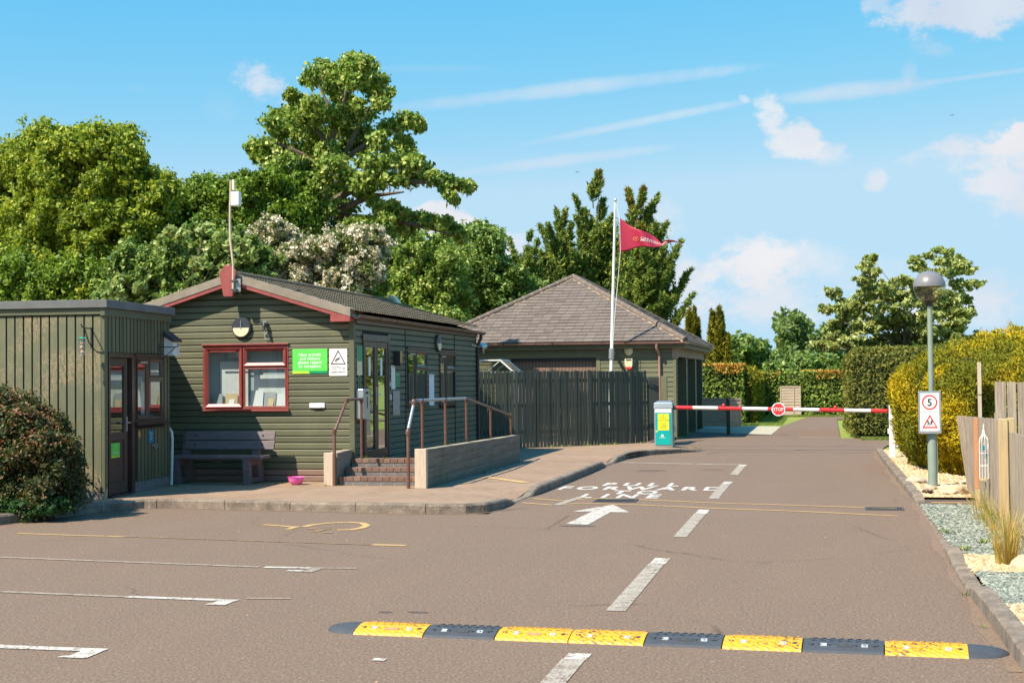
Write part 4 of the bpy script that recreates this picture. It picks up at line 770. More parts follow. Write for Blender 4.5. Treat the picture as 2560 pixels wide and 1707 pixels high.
MB(fs).box(.95, 2.17, .03, .10, 1.055, 1.07).build('shelf', 'upvc_brown', H); MB(fs).box(1.05,1.42,-.14,-.13,1.2,1.72).box(1.55,1.78,-.14,-.13,1.2,1.66).build('interior_board', 'paper', w); MB(fs).box(1.5,1.95,-.12,-.11,1.13,1.2).build('interior_board', 'sign_blue', w)  # white boards added behind the window glass to brighten it
t = thing('door_sign', 'small green sign with a white letter i on the brown shed door', 'sign', fs((.42,0,.65))); MB(fs).box(.29,.57,-.029,-.022,.63,.83).build('board', 'sign_green', t); MB(fs).box(.29,.57,-.0215,-.020,.63,.655).build('lime_band', 'sign_lime', t)
tb = MB(); text(tb, 'i', .07, fs, .43, .745, out=-.0195, bold=.01); text(tb, 'Information', .026, fs, .43, .685, out=-.0195, bold=.01); tb.build('lettering', 'sign_white', t, fix=False)
t = thing('wall_sign', 'small blue notice under the kiosk window', 'sign', fs((1.53,0,.8))); MB(fs).box(1.44,1.62,.024,.03,.78,.965).build('board', 'sign_blue', t); tb = MB(); text(tb, 'Please\nwait\nhere', .03, fs, 1.53, .91, out=.032, line=1.35); tb.build('lettering', 'sign_white', t, fix=False)
t = thing('orange_disc', 'small orange oval disc left of the blue notice', 'disc', fs((1.12,0,.9))); MB(fs).prism([(1.12+.035*math.cos(a/8*math.pi), .92+.055*math.sin(a/8*math.pi)) for a in range(16)], .022, .03, 'y').build('disc', 'orange_disc', t)
t = thing('dog_hook', 'metal hook hanging below the blue notice', 'hook', fs((1.66,0,.72))); MB(fs).tube([(1.56,.024,.75),(1.60,.05,.74)]+[(1.66+.05*math.cos(a*.5),.05,.735+.035*math.sin(a*.5)) for a in range(4,-8,-1)], .006, 6).build('hook', 'galv', t, smooth=True)
# bird feeder on bracket, front wall of the shed
t = thing('feeder_bracket', 'black scrolled bracket on the sunlit shed wall', 'bracket', ff((.16,0,2.2)))
MB(ff).box(.145,.165,.022,.034,2.13,2.40).tube([(.155,.03,2.385),(.16,.20,2.385),(.17,.28,2.40),(.17,.30,2.435)], .008, 6).tube([(.155,.03,2.15),(.158,.10,2.20),(.16,.19,2.33),(.162,.22,2.385)], .008, 6).build('bracket', 'black_metal', t)
t = thing('bird_feeder', 'hanging bird feeder with green cap and pale fat balls', 'bird feeder', ff((.17,.26,2.0)))
c = ff((.17,.27,0)); MB().lathe((c[0],c[1],2.245), [(.0,.018),(.03,.014),(.058,.0),(.055,-.004)], 16).build('cap', 'feeder_green', t)
mb = MB()
for k in range(8): a = k*math.pi/4; mb.tube([(c[0]+.037*math.cos(a),c[1]+.037*math.sin(a),2.24),(c[0]+.037*math.cos(a),c[1]+.037*math.sin(a),2.03)], .0025, 4)
mb.tube([(c[0],c[1],2.26),(c[0],c[1],2.39)], .0025, 4).lathe((c[0],c[1],2.02),[(.04,0),(.04,.01)],12); mb.build('cage', 'galv', t)
for k in range(3): MB().lathe((c[0]+.004*(-1)**k,c[1],2.065+.06*k), [(.005,-.029),(.022,-.02),(.03,0),(.022,.02),(.005,.029)], 10).build('fat_ball', 'fatball', t, smooth=True)
# nest box and basket bracket at the far end of the door wall
t = thing('nest_box', 'weathered white nest box with dark pitched lid at the shed end', 'nest box', fs((2.3,0,2.0)))
MB(fs).hexa([(2.02,.03,2.05),(2.27,.03,2.05),(2.27,.17,2.05),(2.02,.17,2.05)], [(2.02,.03,2.33),(2.27,.03,2.33),(2.27,.17,2.25),(2.02,.17,2.25)]).build('body', 'white_plastic', t); MB(fs).hexa([(1.99,.02,2.335),(2.30,.02,2.335),(2.30,.20,2.25),(1.99,.20,2.25)], [(1.99,.02,2.42),(2.30,.02,2.42),(2.30,.20,2.28),(1.99,.20,2.28)]).build('lid', 'charcoal', t)
t = thing('basket_bracket', 'thin black hanging basket bracket at the far end of the door wall', 'bracket', fs((1.85,0,2.1)))
MB(fs).box(1.84,1.86,.022,.03,1.95,2.22).tube([(1.85,.028,2.17),(1.85,.30,2.17),(1.85,.325,2.19),(1.85,.32,2.215),(1.85,.30,2.20)], .007, 6).tube([(1.85,.028,1.97),(1.85,.10,2.02),(1.85,.2,2.10),(1.85,.28,2.17)], .006, 6).build('bracket', 'black_metal', t)
# A-board in the gap
t = thing('advertising_board', 'dark green pavement sign in a rounded white tube frame', 'sign board', (-9.75,20.0,.1))
mb = MB(); P0, P1 = (-10.35,20.0), (-9.60,19.95)
mb.tube([(-9.59,19.93,.1),(-9.60,19.96,.2),(-9.60,19.99,.80),(-9.615,20.0,.90),(-9.66,20.0,.965),(-9.72,20.0,.985),(-10.25,20.0,.985),(-10.33,20.0,.95),(-10.36,20.0,.86),(-10.36,19.99,.1)], .022, 8).build('frame', 'white_paint', t, smooth=True)
MB().prism([(-10.32,.28),(-9.76,.28),(-9.68,.31),(-9.645,.38),(-9.645,.84),(-9.68,.91),(-9.74,.94),(-10.32,.94)], 19.985, 20.0, 'y').build('panel', 'board_green', t); MB().prism([(-9.86,.285),(-9.76,.285),(-9.69,.315),(-9.66,.38),(-9.66,.43),(-9.86,.43)], 19.978, 19.984, 'y').build('corner_patch', 'paper_grey', t)
tb = MB(); text(tb, 'Bakery', .1, front(19.98), -9.93, .74, out=.004); tb.build('lettering', 'sign_white', t, fix=False)
# ================================================================== BENCH
t = thing('bench', 'dark brown recycled plank bench against the front cladding', 'bench', (-8.95,20.45,.1))
for a, b in ((.76,.885),(.615,.745)):
    y = lambda z: 20.50+(z-.6)*.22
    MB().hexa([(-9.64,y(a)-.02,a),(-8.17,y(a)-.02,a),(-8.17,y(a)+.02,a),(-9.64,y(a)+.02,a)], [(-9.63,y(b)-.02,b),(-8.16,y(b)-.02,b),(-8.16,y(b)+.02,b),(-9.63,y(b)+.02,b)]).build('backrest', 'bench_plastic', t, bevel=.006)
for k in range(3): MB().box(-9.72,-8.22,20.12+.125*k,20.235+.125*k,.485,.535).build('seat_plank', 'bench_plastic', t, bevel=.006)
for x0, x1 in ((-9.68,-9.57),(-8.53,-8.42)):
    for yy, poly in ((0,0),):
        mb = MB(); mb.prism([(20.15,.1),(20.27,.1),(20.24,.35),(20.24,.484),(20.12,.484)], x0, x1, 'x').prism([(20.56,.1),(20.72,.1),(20.70,.3),(20.60,.62),(20.64,.86),(20.56,.86),(20.50,.55),(20.50,.3)], x0, x1, 'x').prism([(20.27,.12),(20.56,.12),(20.55,.19),(20.26,.19)], x0+.004, x1-.004, 'x').prism([(20.24,.38),(20.50,.38),(20.50,.48),(20.24,.48)], x0+.004, x1-.004, 'x'); mb.build('leg', 'bench_plastic', t, bevel=.006)
mb = MB()
for x in (-9.47,-8.36):
    for z in (.69,.825): mb.lathe((x, 20.50+(z-.6)*.22-.024, z), [(.014,-.004),(.014,.004)], 10, 'y')
mb.build('bolt', 'black_metal', t); MB().box(-9.08,-8.95,20.3,20.34,.425,.48).build('cross_brace', 'bench_plastic', t)
t = thing('bowl', 'bright pink plastic bowl on the paving', 'bowl', (-7.70,20.2,.1))
MB().lathe((-7.70,20.2,.1), [(.05,0),(.085,.02),(.11,.06),(.125,.115),(.132,.118),(.122,.116),(.105,.06),(.08,.03),(.02,.014)], 28).build('bowl', 'pink', t, smooth=True)
# ================================================================== STEPS, RAMP, SLEEPER WALLS, RAILS
t = thing('brick_steps', 'three brick steps with blue brick risers up to the doors', 'steps', (-6.4,20.3,.1))
SY = [20.12, 20.42, 20.72]; SZ = [.225, .345, .46]; z0 = .1
for i in range(3):
    y, zt_ = SY[i], SZ[i]; st = tag(MB().box(-7.0, -5.68, y+.012, y+.35, .1, zt_-.006).build('step_core', 'mortar', t))
    mb = MB(); x = -7.0-.03*i; 
    while x < -5.7: mb.box(max(x,-7.0)+.004, min(x+.108,-5.68), y, y+.30, zt_-.062, zt_+random.uniform(-.002,.003)); x += .1125
    mb.build('tread_bricks', 'brick', st, bevel=.004)
    mb = MB(); x = -7.0-.1*i
    while x < -5.7: mb.box(max(x,-7.0)+.004, min(x+.205,-5.68), y+.008, y+.1, (SZ[i-1] if i else .1)+.003, zt_-.068); x += .215
    mb.build('riser_bricks', 'brick_blue', st)
tag(MB().hexa([(-7.0,21.03,.1),(-5.67,21.03,.1),(-5.67,26.1,.1),(-7.0,26.1,.1)], [(-7.0,21.03,.452),(-5.67,21.03,.452),(-5.67,26.1,.12),(-7.0,26.1,.12)]).build('ramp', 'block_paving'), kind='structure')
t = thing('sleeper_wall', 'low retaining wall of grooved timber sleepers along the ramp', 'retaining wall', (-5.6,22.8,.1))
def wz(y): return .655-.0085*(y-19.7)*1.0
mb = MB(); 
for i in range(4):
    zlo = lambda y, i=i: .1+(wz(y)-.1)*i/4; j = [19.70, 19.70+[1.1,2.4,.7,1.7][i], 19.7+[3.5,4.3,3.1,4.0][i], 19.7+[5.4,5.8,5.0,5.6][i], 26.15]
    for a, b in zip(j[:-1], j[1:]):
        o = random.uniform(-.004,.004)
        for g in range(5):
            f0, f1 = (g+(.26 if g == 0 else .12))/5/4, (g+.93)/5/4; q = lambda y, f: zlo(y)+(wz(y)-.1)*f
            mb.hexa([(-5.665,a+.005,q(a,f0)),(-5.525+o,a+.005,q(a,f0)),(-5.525+o,b,q(b,f0)),(-5.665,b,q(b,f0))], [(-5.665,a+.005,q(a,f1)),(-5.525+o,a+.005,q(a,f1)),(-5.525+o,b,q(b,f1)),(-5.665,b,q(b,f1))])
mb.build('sleepers', 'grooved_timber', t); MB().hexa([(-5.66,19.71,.1),(-5.537,19.71,.1),(-5.537,26.14,.1),(-5.66,26.14,.1)], [(-5.66,19.71,.645),(-5.537,19.71,.645),(-5.537,26.14,.592),(-5.66,26.14,.592)]).build('sleeper_backing', 'black_gap', t); MB().box(-5.68,-5.51,19.60,19.695,.1,.665).build('end_post', 'post_pale', t, bevel=.006)
t = thing('sleeper_wall', 'short timber wall beside the steps against the cabin', 'retaining wall', (-7.08,20.2,.1))
MB().box(-7.20,-7.06,20.02,20.11,.1,.585).build('end_post', 'post_pale', t, bevel=.006); MB().hexa([(-7.16,20.112,.1),(-7.02,20.112,.1),(-7.02,20.84,.1),(-7.16,20.84,.1)], [(-7.16,20.112,.58),(-7.02,20.112,.58),(-7.02,20.80,.60),(-7.16,20.80,.60)]).build('sleepers', 'grooved_timber', t)
t = thing('handrail', 'short brown tubular handrail left of the steps', 'handrail', (-7.0,20.2,.1))
MB().tube([(-7.03,20.02,.1),(-7.03,20.02,.88),(-7.02,20.04,.93)], .024, 12).build('post', 'rail_brown', t, smooth=True); MB().tube([(-7.02,20.03,.92),(-6.95,20.32,1.33),(-6.94,20.36,1.36),(-6.92,20.45,1.365),(-6.86,20.78,1.365)], .021, 12).build('rail', 'rail_brown', t, smooth=True); MB().tube([(-6.86,20.78,1.37),(-6.86,20.78,.46)], .022, 12).build('post', 'rail_brown', t, smooth=True)
for q in ((-7.03,20.02,.90),(-6.945,20.34,1.35),(-6.86,20.78,1.35)): MB().lathe(q, [(.02,-.04),(.032,-.03),(.034,0),(.032,.03),(.02,.04)], 12).build('joint', 'rail_brown', t, smooth=True)
t = thing('handrail', 'long brown tubular handrail with scuffed top along the ramp', 'handrail', (-5.78,22,.1)); X = -5.78
MB().tube([(X,19.62,.1),(X,19.62,.88),(X,19.64,.93)], .026, 12).build('post', 'rail_brown', t, smooth=True)
MB().tube([(X,19.64,.95),(X,19.90,1.27)], .0235, 12).build('worn_rail', 'galv', t, smooth=True)
MB().tube([(X,19.90,1.27),(X,19.95,1.335),(X,20.1,1.35)], .024, 12).build('rail', 'rail_brown', t, smooth=True)
MB().tube([(X,20.1,1.35),(X,23.08,1.335)], .022, 12).build('worn_rail', 'galv', t, smooth=True); MB().tube([(X,23.08,1.335),(X,23.2,1.32),(X,26.45,.97),(X,26.55,.93)], .022, 12).build('rail', 'rail_brown', t, smooth=True)
for y, zt_ in ((20.37,1.34),(21.70,1.335),(23.06,1.33),(24.84,1.14),(26.55,.97)):
    MB().tube([(X,y,.12),(X,y,zt_)], .022, 12).build('post', 'rail_brown', t, smooth=True); MB().lathe((X,y,zt_), [(.02,-.06),(.03,-.05),(.032,0),(.028,.03)], 12).build('joint', 'rail_brown', t, smooth=True)
for q in ((X,19.62,.90),(X,19.93,1.32)): MB().lathe(q, [(.02,-.05),(.036,-.035),(.038,0),(.034,.035),(.02,.05)], 12).build('joint', 'rail_brown', t, smooth=True)
# ================================================================== PICKET FENCE
FP = [(-7.6,30.5),(-6.59,31.19),(-5.81,31.92),(-5.01,32.68),(-4.03,33.87)]
t = thing('picket_fence', 'tall dark green close-boarded picket fence curving behind the paving', 'fence', (-5.6,32.2,.1))
def along(P, s):
    for a, b in zip(P[:-1], P[1:]):
        a, b = Vector(a), Vector(b); L = (b-a).length
        if s <= L: return a+(b-a)*s/L, (b-a).normalized()
        s -= L
    return b, (Vector(P[-1])-Vector(P[-2])).normalized()
tot = sum((Vector(b)-Vector(a)).length for a, b in zip(FP[:-1], FP[1:])); mb = MB(); s = 0
while s < tot-.05:
    p, d = along(FP, s+.045); n = Vector((-d.y, d.x)); w = random.uniform(.068,.078)/2; h = 1.83-.02*s/tot+random.uniform(-.012,.012); tl = random.uniform(-.006,.006); o = random.uniform(-.006,.006)
    c = [p-d*w-n*(.01+o), p+d*w-n*(.01+o), p+d*w+n*.01, p-d*w+n*.01]; mb.hexa([(q.x,q.y,.11) for q in c], [(q.x+d.x*tl,q.y+d.y*tl,h) for q in c]); s += .0925
mb.build('pickets', 'fence_dark', t)
for zr in (.45, 1.05, 1.6):
    mb = MB()
    for a, b in zip(FP[:-1], FP[1:]): n = (Vector(b)-Vector(a)).normalized(); n = Vector((-n.y, n.x))*.045; mb.bar((a[0]+n.x,a[1]+n.y,zr),(b[0]+n.x,b[1]+n.y,zr),.05,.08)
    mb.build('rail', 'fence_dark', t)
for s_ in (.1, 1.7, 3.2, 4.8):
    p, d = along(FP, s_); n = Vector((-d.y, d.x)); MB().box(p.x+n.x*.1-.045,p.x+n.x*.1+.045,p.y+n.y*.1-.045,p.y+n.y*.1+.045,.1,1.8).build('post', 'fence_dark', t)
for sg in (3.10,):
    p, d = along(FP, sg); n = Vector((d.y,-d.x))*.02; c = [p-d*.05+n, p+d*.05+n, p+d*.05+n*2, p-d*.05+n*2]; MB().hexa([(q.x,q.y,.11) for q in c], [(q.x,q.y,1.83) for q in c]).build('cover_board', 'fence_dark', t)
t = thing('gate', 'dark slatted side gate receding beyond the picket fence end', 'gate', (-4.0,35,.1)); mb = MB()
for k in range(14): y = 34.0+k*.125; mb.box(-4.06+k*.006, -4.03+k*.006, y, y+.085, .12, 1.66)
mb.build('slats', 'fence_dark', t); MB().box(-4.03,-3.99,34,35.8,.45,.53).box(-4.03,-3.99,34,35.8,1.4,1.48).build('rail', 'fence_dark', t)
c = at(1660,940,36.2); t = thing('gate_post', 'thick olive gate post with chipped top before the garage', 'post', (c.x,36.2,0)); MB().box(c.x-.075,c.x+.075,36.13,36.27,0,c.z).build('post', 'garage_clad', t, bevel=.006)
# greenhouse lid behind the fence
t = thing('greenhouse', 'small glazed cold frame with white edges showing above the fence', 'greenhouse', (-7.6,33.4,.1))
P_ = [(-8.5,1.80),(-8.15,2.10),(-7.45,2.10),(-7.13,1.82),(-7.13,.1),(-8.5,.1)]; mb = MB()
for y in (33.1, 34.0):
    for a, b in zip(P_[:4], P_[1:4]): mb.bar((a[0],y,a[1]),(b[0],y,b[1]),.03,.045,(0,1,0))
    mb.bar((-7.13,y,1.82),(-7.13,y,.1),.03,.04,(0,1,0)); mb.bar((-8.5,y,1.8),(-8.5,y,.1),.03,.04,(0,1,0)); mb.bar((-8.5,y,1.80),(-7.13,y,1.82),.02,.03,(0,1,0)); mb.bar((-7.8,y,1.81),(-7.45,y,2.09),.015,.02,(0,1,0)); mb.bar((-7.8,y,1.81),(-8.15,y,2.09),.015,.02,(0,1,0))
for a in P_[:4]: mb.bar((a[0],33.1,a[1]),(a[0],34.0,a[1]),.03,.04)
mb.build('frame', 'white_paint', t)
MB().add([(-8.5,33.11,1.8),(-7.13,33.11,1.82),(-7.45,33.11,2.1),(-8.15,33.11,2.1)], [(0,1,2,3)]).add([(-8.5,33.11,.1),(-7.13,33.11,.1),(-7.13,33.11,1.82),(-8.5,33.11,1.8)], [(0,1,2,3)]).add([(-7.45,33.11,2.1),(-7.13,33.11,1.82),(-7.13,34,1.82),(-7.45,34,2.1)], [(0,1,2,3)]).build('glazing', 'globe_clear', t, fix=False)
# ================================================================== GARAGE
GX, GF, GBK, GL = -3.76, 37.9, 46.8, -10.3
t = G_ = thing('garage', 'olive weatherboarded garage with hipped slate roof and recessed dark doors', 'garage', (-7,42,0))
FG = front(GF); mb = MB(FG); DX0, DX1 = -8.22, -5.88
logboards(mb, GL, GX-.05, .0, 2.42, .128, [(DX0,DX1,-.1,2.2)], lap=True); mb.build('front_cladding', 'garage_clad', G_)
MB(FG).box(GX-.052, GX+.02, -.2, .03, 0, 2.42).build('corner_post', 'garage_clad', G_)
for q in (DX0-.11, DX1): MB(FG).box(q,q+.11,.0,.03,0,2.2).build('door_jamb', 'garage_clad', G_)
MB(FG).box(DX0, DX1, -.10, -.02, 2.12, 2.21).build('door_header', 'black_metal', G_); MB(FG).box(DX0-.11, DX1+.11, -.03, .024, 2.203, 2.31).build('lintel', 'garage_clad', G_)
mb = MB(FG); k = 0; x = DX0+.02
while x < DX1-.05: mb.box(x, x+.085, -.10, -.085, .02, 2.12); x += .092
dd = mb.build('roller_door', 'skirt', G_); MB(FG).box(DX0, DX1, -.12, -.102, 0, 2.12).build('door_backing', 'black_gap', dd)
MB(FG).box(GL, DX0-.111, -.1, -.001, 0, 2.4).box(DX1+.111, GX-.06, -.1, -.001, 0, 2.4).build('front_backing', 'black_gap', G_)
# side of deep bays: piers with lapped cladding
EX, EY0, EY1 = -3.46, 37.68, 47.15; EXL = GL-.34
piers = [(37.92,38.35),(40.9,41.35),(43.9,44.35),(46.45,46.8)]
for a, b in piers:
    mb = MB(side(GX)); logboards(mb, a, b, 0, 2.2, .128, lap=True); mb.build('pier', 'garage_clad', G_); MB().box(GX-.5, GX-.002, a+.01, b-.01, 0, 2.2).build('pier_core', 'olive_dark', G_)
for (a, b) in ((38.35,40.9),(41.35,43.9),(44.35,46.45)):
    MB().box(GX-.50,GX-.46,a,b,.02,2.2).build('garage_door', 'charcoal', G_)
    mb = MB()
    for k in range(12): mb.box(GX-.459,GX-.45,a+.03+k*(b-a-.06)/12,a+.01+(k+1)*(b-a-.06)/12,.05,2.15)
    mb.build('door_ribs', 'black_metal', G_)
MB(side(GX)).box(37.95, 46.85, -.06, .05, 2.2, 2.42).build('beam', 'grey_timber', G_, bevel=.006); MB().box(GX-.08,GX+.09,37.86,37.945,2.15,2.43).box(GX-.08,GX+.09,46.86,46.95,2.12,2.43).build('beam_end', 'grey_timber', G_, bevel=.01)
MB().box(GL,GL+.1,GF+.1,GBK,0,2.4).box(GL,GX-.52,GBK-.1,GBK,0,2.4).build('rear_wall', 'olive_dark', G_)
MB().box(EXL+.05, EX-.05, EY0+.05, EY1-.05, 2.425, 2.46).build('soffit', 'grey_timber', G_)
MB().box(EXL+.04, EX-.04, EY0+.03, EY0+.055, 2.44, 2.60).box(EX-.06, EX-.03, EY0+.056, EY1-.03, 2.44, 2.58).build('fascia', 'olive_dark', G_)
MB().box(EXL+.04, EX-.04, EY0+.022, EY0+.029, 2.435, 2.462).build('fascia_edge', 'garage_clad', G_)
# slate courses on the four slopes
AX = (EX+EXL)/2; run = EX-AX; AZ = 4.62; EZ = 2.62; RY0, RY1 = EY0+run, EY1-run
def slates(P0, P1, T0, T1, nrow, wd, name='roof'):
    """courses between eave line P0-P1 and top line T0-T1, butted slates lifted at their lower edge"""
    P0, P1, T0, T1 = map(Vector, (P0, P1, T0, T1)); mb = MB(); v = []; f = []
    nn = (P1-P0).cross(T0-P0).normalized()
    if nn.z < 0: nn = -nn
    al = (P1-P0).normalized()
    for r in range(nrow):
        a0, b0 = P0.lerp(T0, r/nrow), P1.lerp(T1, r/nrow); a1, b1 = P0.lerp(T0, (r+1.0)/nrow), P1.lerp(T1, (r+1.0)/nrow)
        up = (T0+T1)/2-(P0+P1)/2; upn = up/nrow*1.0; L = (b0-a0).length; L1s = (a1-a0).dot(al); L1e = (b1-a0).dot(al); upv = (a1-a0)-al*L1s
        s = -(r%2)*wd/2+random.uniform(-.03,.03)
        while s < L:
            e = s+wd-.006; lo0, lo1 = max(s, 0), min(e, L); hi0, hi1 = max(s, L1s), min(e, L1e)
            if lo1-lo0 > .01:
                hi0 = min(max(hi0, L1s), L1e); hi1 = max(min(hi1, L1e), hi0+.001); k = len(v); j = random.uniform(-.003,.005); lift = nn*(.020+j); lo = nn*.004
                v += [tuple(a0+al*lo0+lift), tuple(a0+al*lo1+lift), tuple(a0+al*hi1+upv+lo), tuple(a0+al*hi0+upv+lo), tuple(a0+al*lo0-nn*.004), tuple(a0+al*lo1-nn*.004)]; f += [(k,k+1,k+2,k+3),(k+4,k+5,k+1,k)]
            s += wd
    mb.v = v; mb.f = f; return mb.build(name, 'slate', G_, fix=False)
A0, A1 = (AX,RY0,AZ), (AX,RY1,AZ); c00, c10, c11, c01 = (EXL,EY0,EZ), (EX,EY0,EZ), (EX,EY1,EZ), (EXL,EY1,EZ)
slates(c00, c10, A0, A0, 22, .262); slates(c10, c11, A0, A1, 22, .262); slates(c11, c01, A1, A1, 22, .3); slates(c01, c00, A1, A0, 22, .3)
mb = MB().add([c00,c10,c11,c01,A0,A1], [(0,1,4),(1,2,5,4),(2,3,5),(3,0,4,5),(0,3,2,1)]); mb.v = [(x,y,z-.02) for x,y,z in mb.v]; mb.build('roof_deck', 'black_gap', G_, fix=False)
def ridge(a, b, n, r=.085):
    a, b = Vector(a), Vector(b); mb = MB(); mo = MB(); d = (b-a)
    for k in range(n):
        p, q = a+d*(k/n), a+d*((k+1.0)/n); mb.tube([p+d.normalized()*.006, q-d.normalized()*.004], [r*1.04, r*.97], 12)
        mo.tube([q-d.normalized()*.01, q+d.normalized()*.012], r*1.02, 12)
    m2 = []
    for sg in (-1, 1):
        pts = []; sd = d.normalized().cross(Vector((0,0,1))).normalized()*sg*r*1.02
        for k in range(n*3+1): pts.append(a+d*(k/(n*3))+sd*random.uniform(.85,1.12)+Vector((0,0,-.045+random.uniform(-.012,.012))))
        mo.tube(pts, [random.uniform(.012,.028) for _ in pts], 6)
    o = mb.build('ridge_tiles', 'ridge_tile', G_, smooth=True); mo.build('ridge_mortar', 'ridge_mortar', o)
up = Vector((0,0,.01)); ridge(Vector(c10)+up, Vector(A0)+up, 17); ridge(Vector(c00)+up, Vector(A0)+up, 17); ridge(Vector(c11)+up, Vector(A1)+up, 17); ridge(Vector(A0)+up, Vector(A1)+up, 5)
mb = MB(); gutter(mb, (EXL-.02, EY0-.05, 2.605), (EX+.02, EY0-.05, 2.585), .055, (0,1,0)); gg = mb.build('gutter', 'gutter_pink', G_, smooth=True); 
for k in range(5): mb = MB(); x = EXL+.9+k*1.35; gutter(mb, (x, EY0-.05, 2.603), (x+.05, EY0-.05, 2.603), .06, (0,1,0)); mb.build('gutter_joint', 'brown_fascia', gg)
mb = MB(); gutter(mb, (EX+.05, EY0+.0, 2.585), (EX+.05, EY1, 2.585), .05, (1,0,0)); mb.build('gutter', 'grey_timber', G_, smooth=True)
MB().tube([(-4.22,EY0-.05,2.56),(-4.22,EY0-.04,2.42),(-4.19,EY0+.03,2.34),(-4.17,GF-.07,2.24),(-4.17,GF-.07,0)], .036, 10).build('downpipe', 'gutter_pink', G_, smooth=True)
c = at(1572,877,GF); t = thing('wall_lamp', 'round cream lamp on the garage wall above the alarm box', 'lamp', (c.x,GF,c.z)); MB().lathe((c.x,GF-.02,c.z), [(.115,0),(.12,-.03),(.11,-.05),(.06,-.075),(.01,-.08)], 28, 'y').build('lamp', 'cream', t, smooth=True)
c = at(1573,910,GF); t = thing('alarm_box', 'white shield-shaped alarm box with red lower edge on the garage', 'alarm box', (c.x,GF,c.z-.13)); sh = [(-.11,.14),(.11,.14),(.115,.0),(.08,-.09),(.03,-.13),(-.03,-.13),(-.08,-.09),(-.115,.0)]
MB().prism([(c.x+a,c.z+b) for a,b in sh], GF-.09, GF-.02, 'y').build('case', 'cream', t, bevel=.01); MB().prism([(c.x+a*1.0,c.z+b) for a,b in [(-.095,-.075),(.095,-.075),(.07,-.11),(.03,-.14),(-.03,-.14),(-.07,-.11)]], GF-.094, GF-.03, 'y').build('red_edge', 'sign_red', t); MB().box(c.x-.075,c.x+.07,GF-.095,GF-.091,c.z+.095,c.z+.13).build('label_strip', 'charcoal', t)
c = at(1205,868,29.2); t = thing('security_camera', 'round silver security camera on the cabin corner by the downpipe', 'camera', (c.x,c.y,c.z))
MB().tube([(c.x-.02,c.y-.12,c.z-.01),(c.x+.03,c.y+.1,c.z+.03)], .07, 20).build('housing', 'alu', t, smooth=False); MB().tube([(c.x-.0205,c.y-.122,c.z-.01),(c.x-.021,c.y-.126,c.z-.01)], .055, 20).build('lens', 'charcoal', t); MB().tube([(c.x+.03,c.y,c.z),(c.x+.03,c.y,c.z-.13)], .016, 8).bar((c.x,c.y+.02,c.z),(SX+.03,28.3,c.z+.03),.03,.03).build('arm', 'galv', t)
# flagpole and flag
t = thing('flagpole', 'white flagpole with ball finial bracketed to the garage', 'flagpole', (-5.35,37.2,0)); a, b = at(1528,925,37.2), at(1538,506,37.2); d = b-a; base = a-d*(a.z/d.z)
MB().tube([base, a, a+d*.55, b], [.05,.047,.037,.028], 14).build('pole', 'white_paint', t, smooth=True); MB().lathe(tuple(b), [(.012,0),(.03,.02),(.045,.055),(.03,.09),(.008,.1)], 14).build('finial', 'alu', t, smooth=True); MB().tube([base+d*(2.15/d.z), base+d*(2.42/d.z)], .075, 12).bar(base+d*(2.3/d.z), base+d*(2.3/d.z)+Vector((0,.7,0)), .06, .08).build('wall_bracket', 'galv', t)
h0, h1 = at(1548,540,37.2), at(1530,905,37.2); MB().tube([at(1541,512,37.2), at(1549,544,37.2), at(1551,628,37.2), at(1545,700,37.2), at(1536,800,37.15), at(1531,880,37.15)], .008, 5).tube([b+Vector((0,0,-.04)), at(1545,514,37.2)], .008, 5).build('halyard', 'white_paint', t)
t = thing('flag', 'crimson pennant with white lettering streaming from the flagpole', 'flag', tuple(at(1549,585,37.2)))
def flagp(s, u):      # s 0..1 hoist to tip, u 0..1 bottom to top
    xs = 1549+151*s; top = 544+[0,0,0][0]+ (66*min(1, s/.72))+max(0, s-.72)*(-8); top += 5*math.sin(s*9); bot = 628-20*min(1,s/.9)+3*math.sin(s*11+1); 
    if s > .72: k = (s-.72)/.28; m = 607-4*math.sin(k*3); wd = 7*(1-k)+1; top = m-wd*.6; bot = m+wd*.6
    y = bot+(top-bot)*u; return at(xs, y, 37.2+.10*math.sin(s*10+u*1.5)*min(1, s*3)+.05*math.sin(s*23+3*u)*s)
mb = MB(); nx, nu = 60, 14
mb.add([tuple(flagp(i/nx, j/nu)) for i in range(nx+1) for j in range(nu+1)], [(i*(nu+1)+j, (i+1)*(nu+1)+j, (i+1)*(nu+1)+j+1, i*(nu+1)+j+1) for i in range(nx) for j in range(nu)]); fl_ = mb.build('cloth', 'flag_red', t, fix=False, smooth=True); md = fl_.modifiers.new('t','SOLIDIFY'); md.thickness = .006
def ffr(p): 
    s = p[0]; u = (p[2]-s*.0); q = flagp(min(max(s,0),1), u); return (q.x, q.y-.012, q.z)
def textflag(s, x, z, h):
    m2 = MB(); idf = lambda p: p; text(m2, s, h, idf, x, z, out=0, align='LEFT', sx=.52, bold=.006); return [ffr((a[0],0,a[2])) for a in m2.v], m2.f
mb = MB()
for s_, x, z, h in (('CARAVAN AND', .345, .50, .105), ('MOTORHOME CLUB', .345, .36, .105)):
    v_, f_ = textflag(s_, x, z, h); k = len(mb.v); mb.v += v_; mb.f += [[i+k for i in q] for q in f_]
mb.build('lettering', 'sign_white', t, fix=False)
mb = MB(); e = [(.275+k*.05*math.cos(a/12*math.pi), .47+k*.105*math.sin(a/12*math.pi)) for k in (1,.8) for a in range(3,24)]; n_ = 21
mb.add([ffr((p[0],0,p[1])) for p in e], [(k,k+1,n_+k+1,n_+k) for k in range(n_-1)]); mb.add([ffr((x,0,z)) for x,z in ((.255,.53),(.275,.42),(.31,.56),(.30,.57),(.275,.47),(.262,.545))], [(0,1,4,5),(1,2,3,4)]); mb.build('emblem', 'flag_gold', t, fix=False)
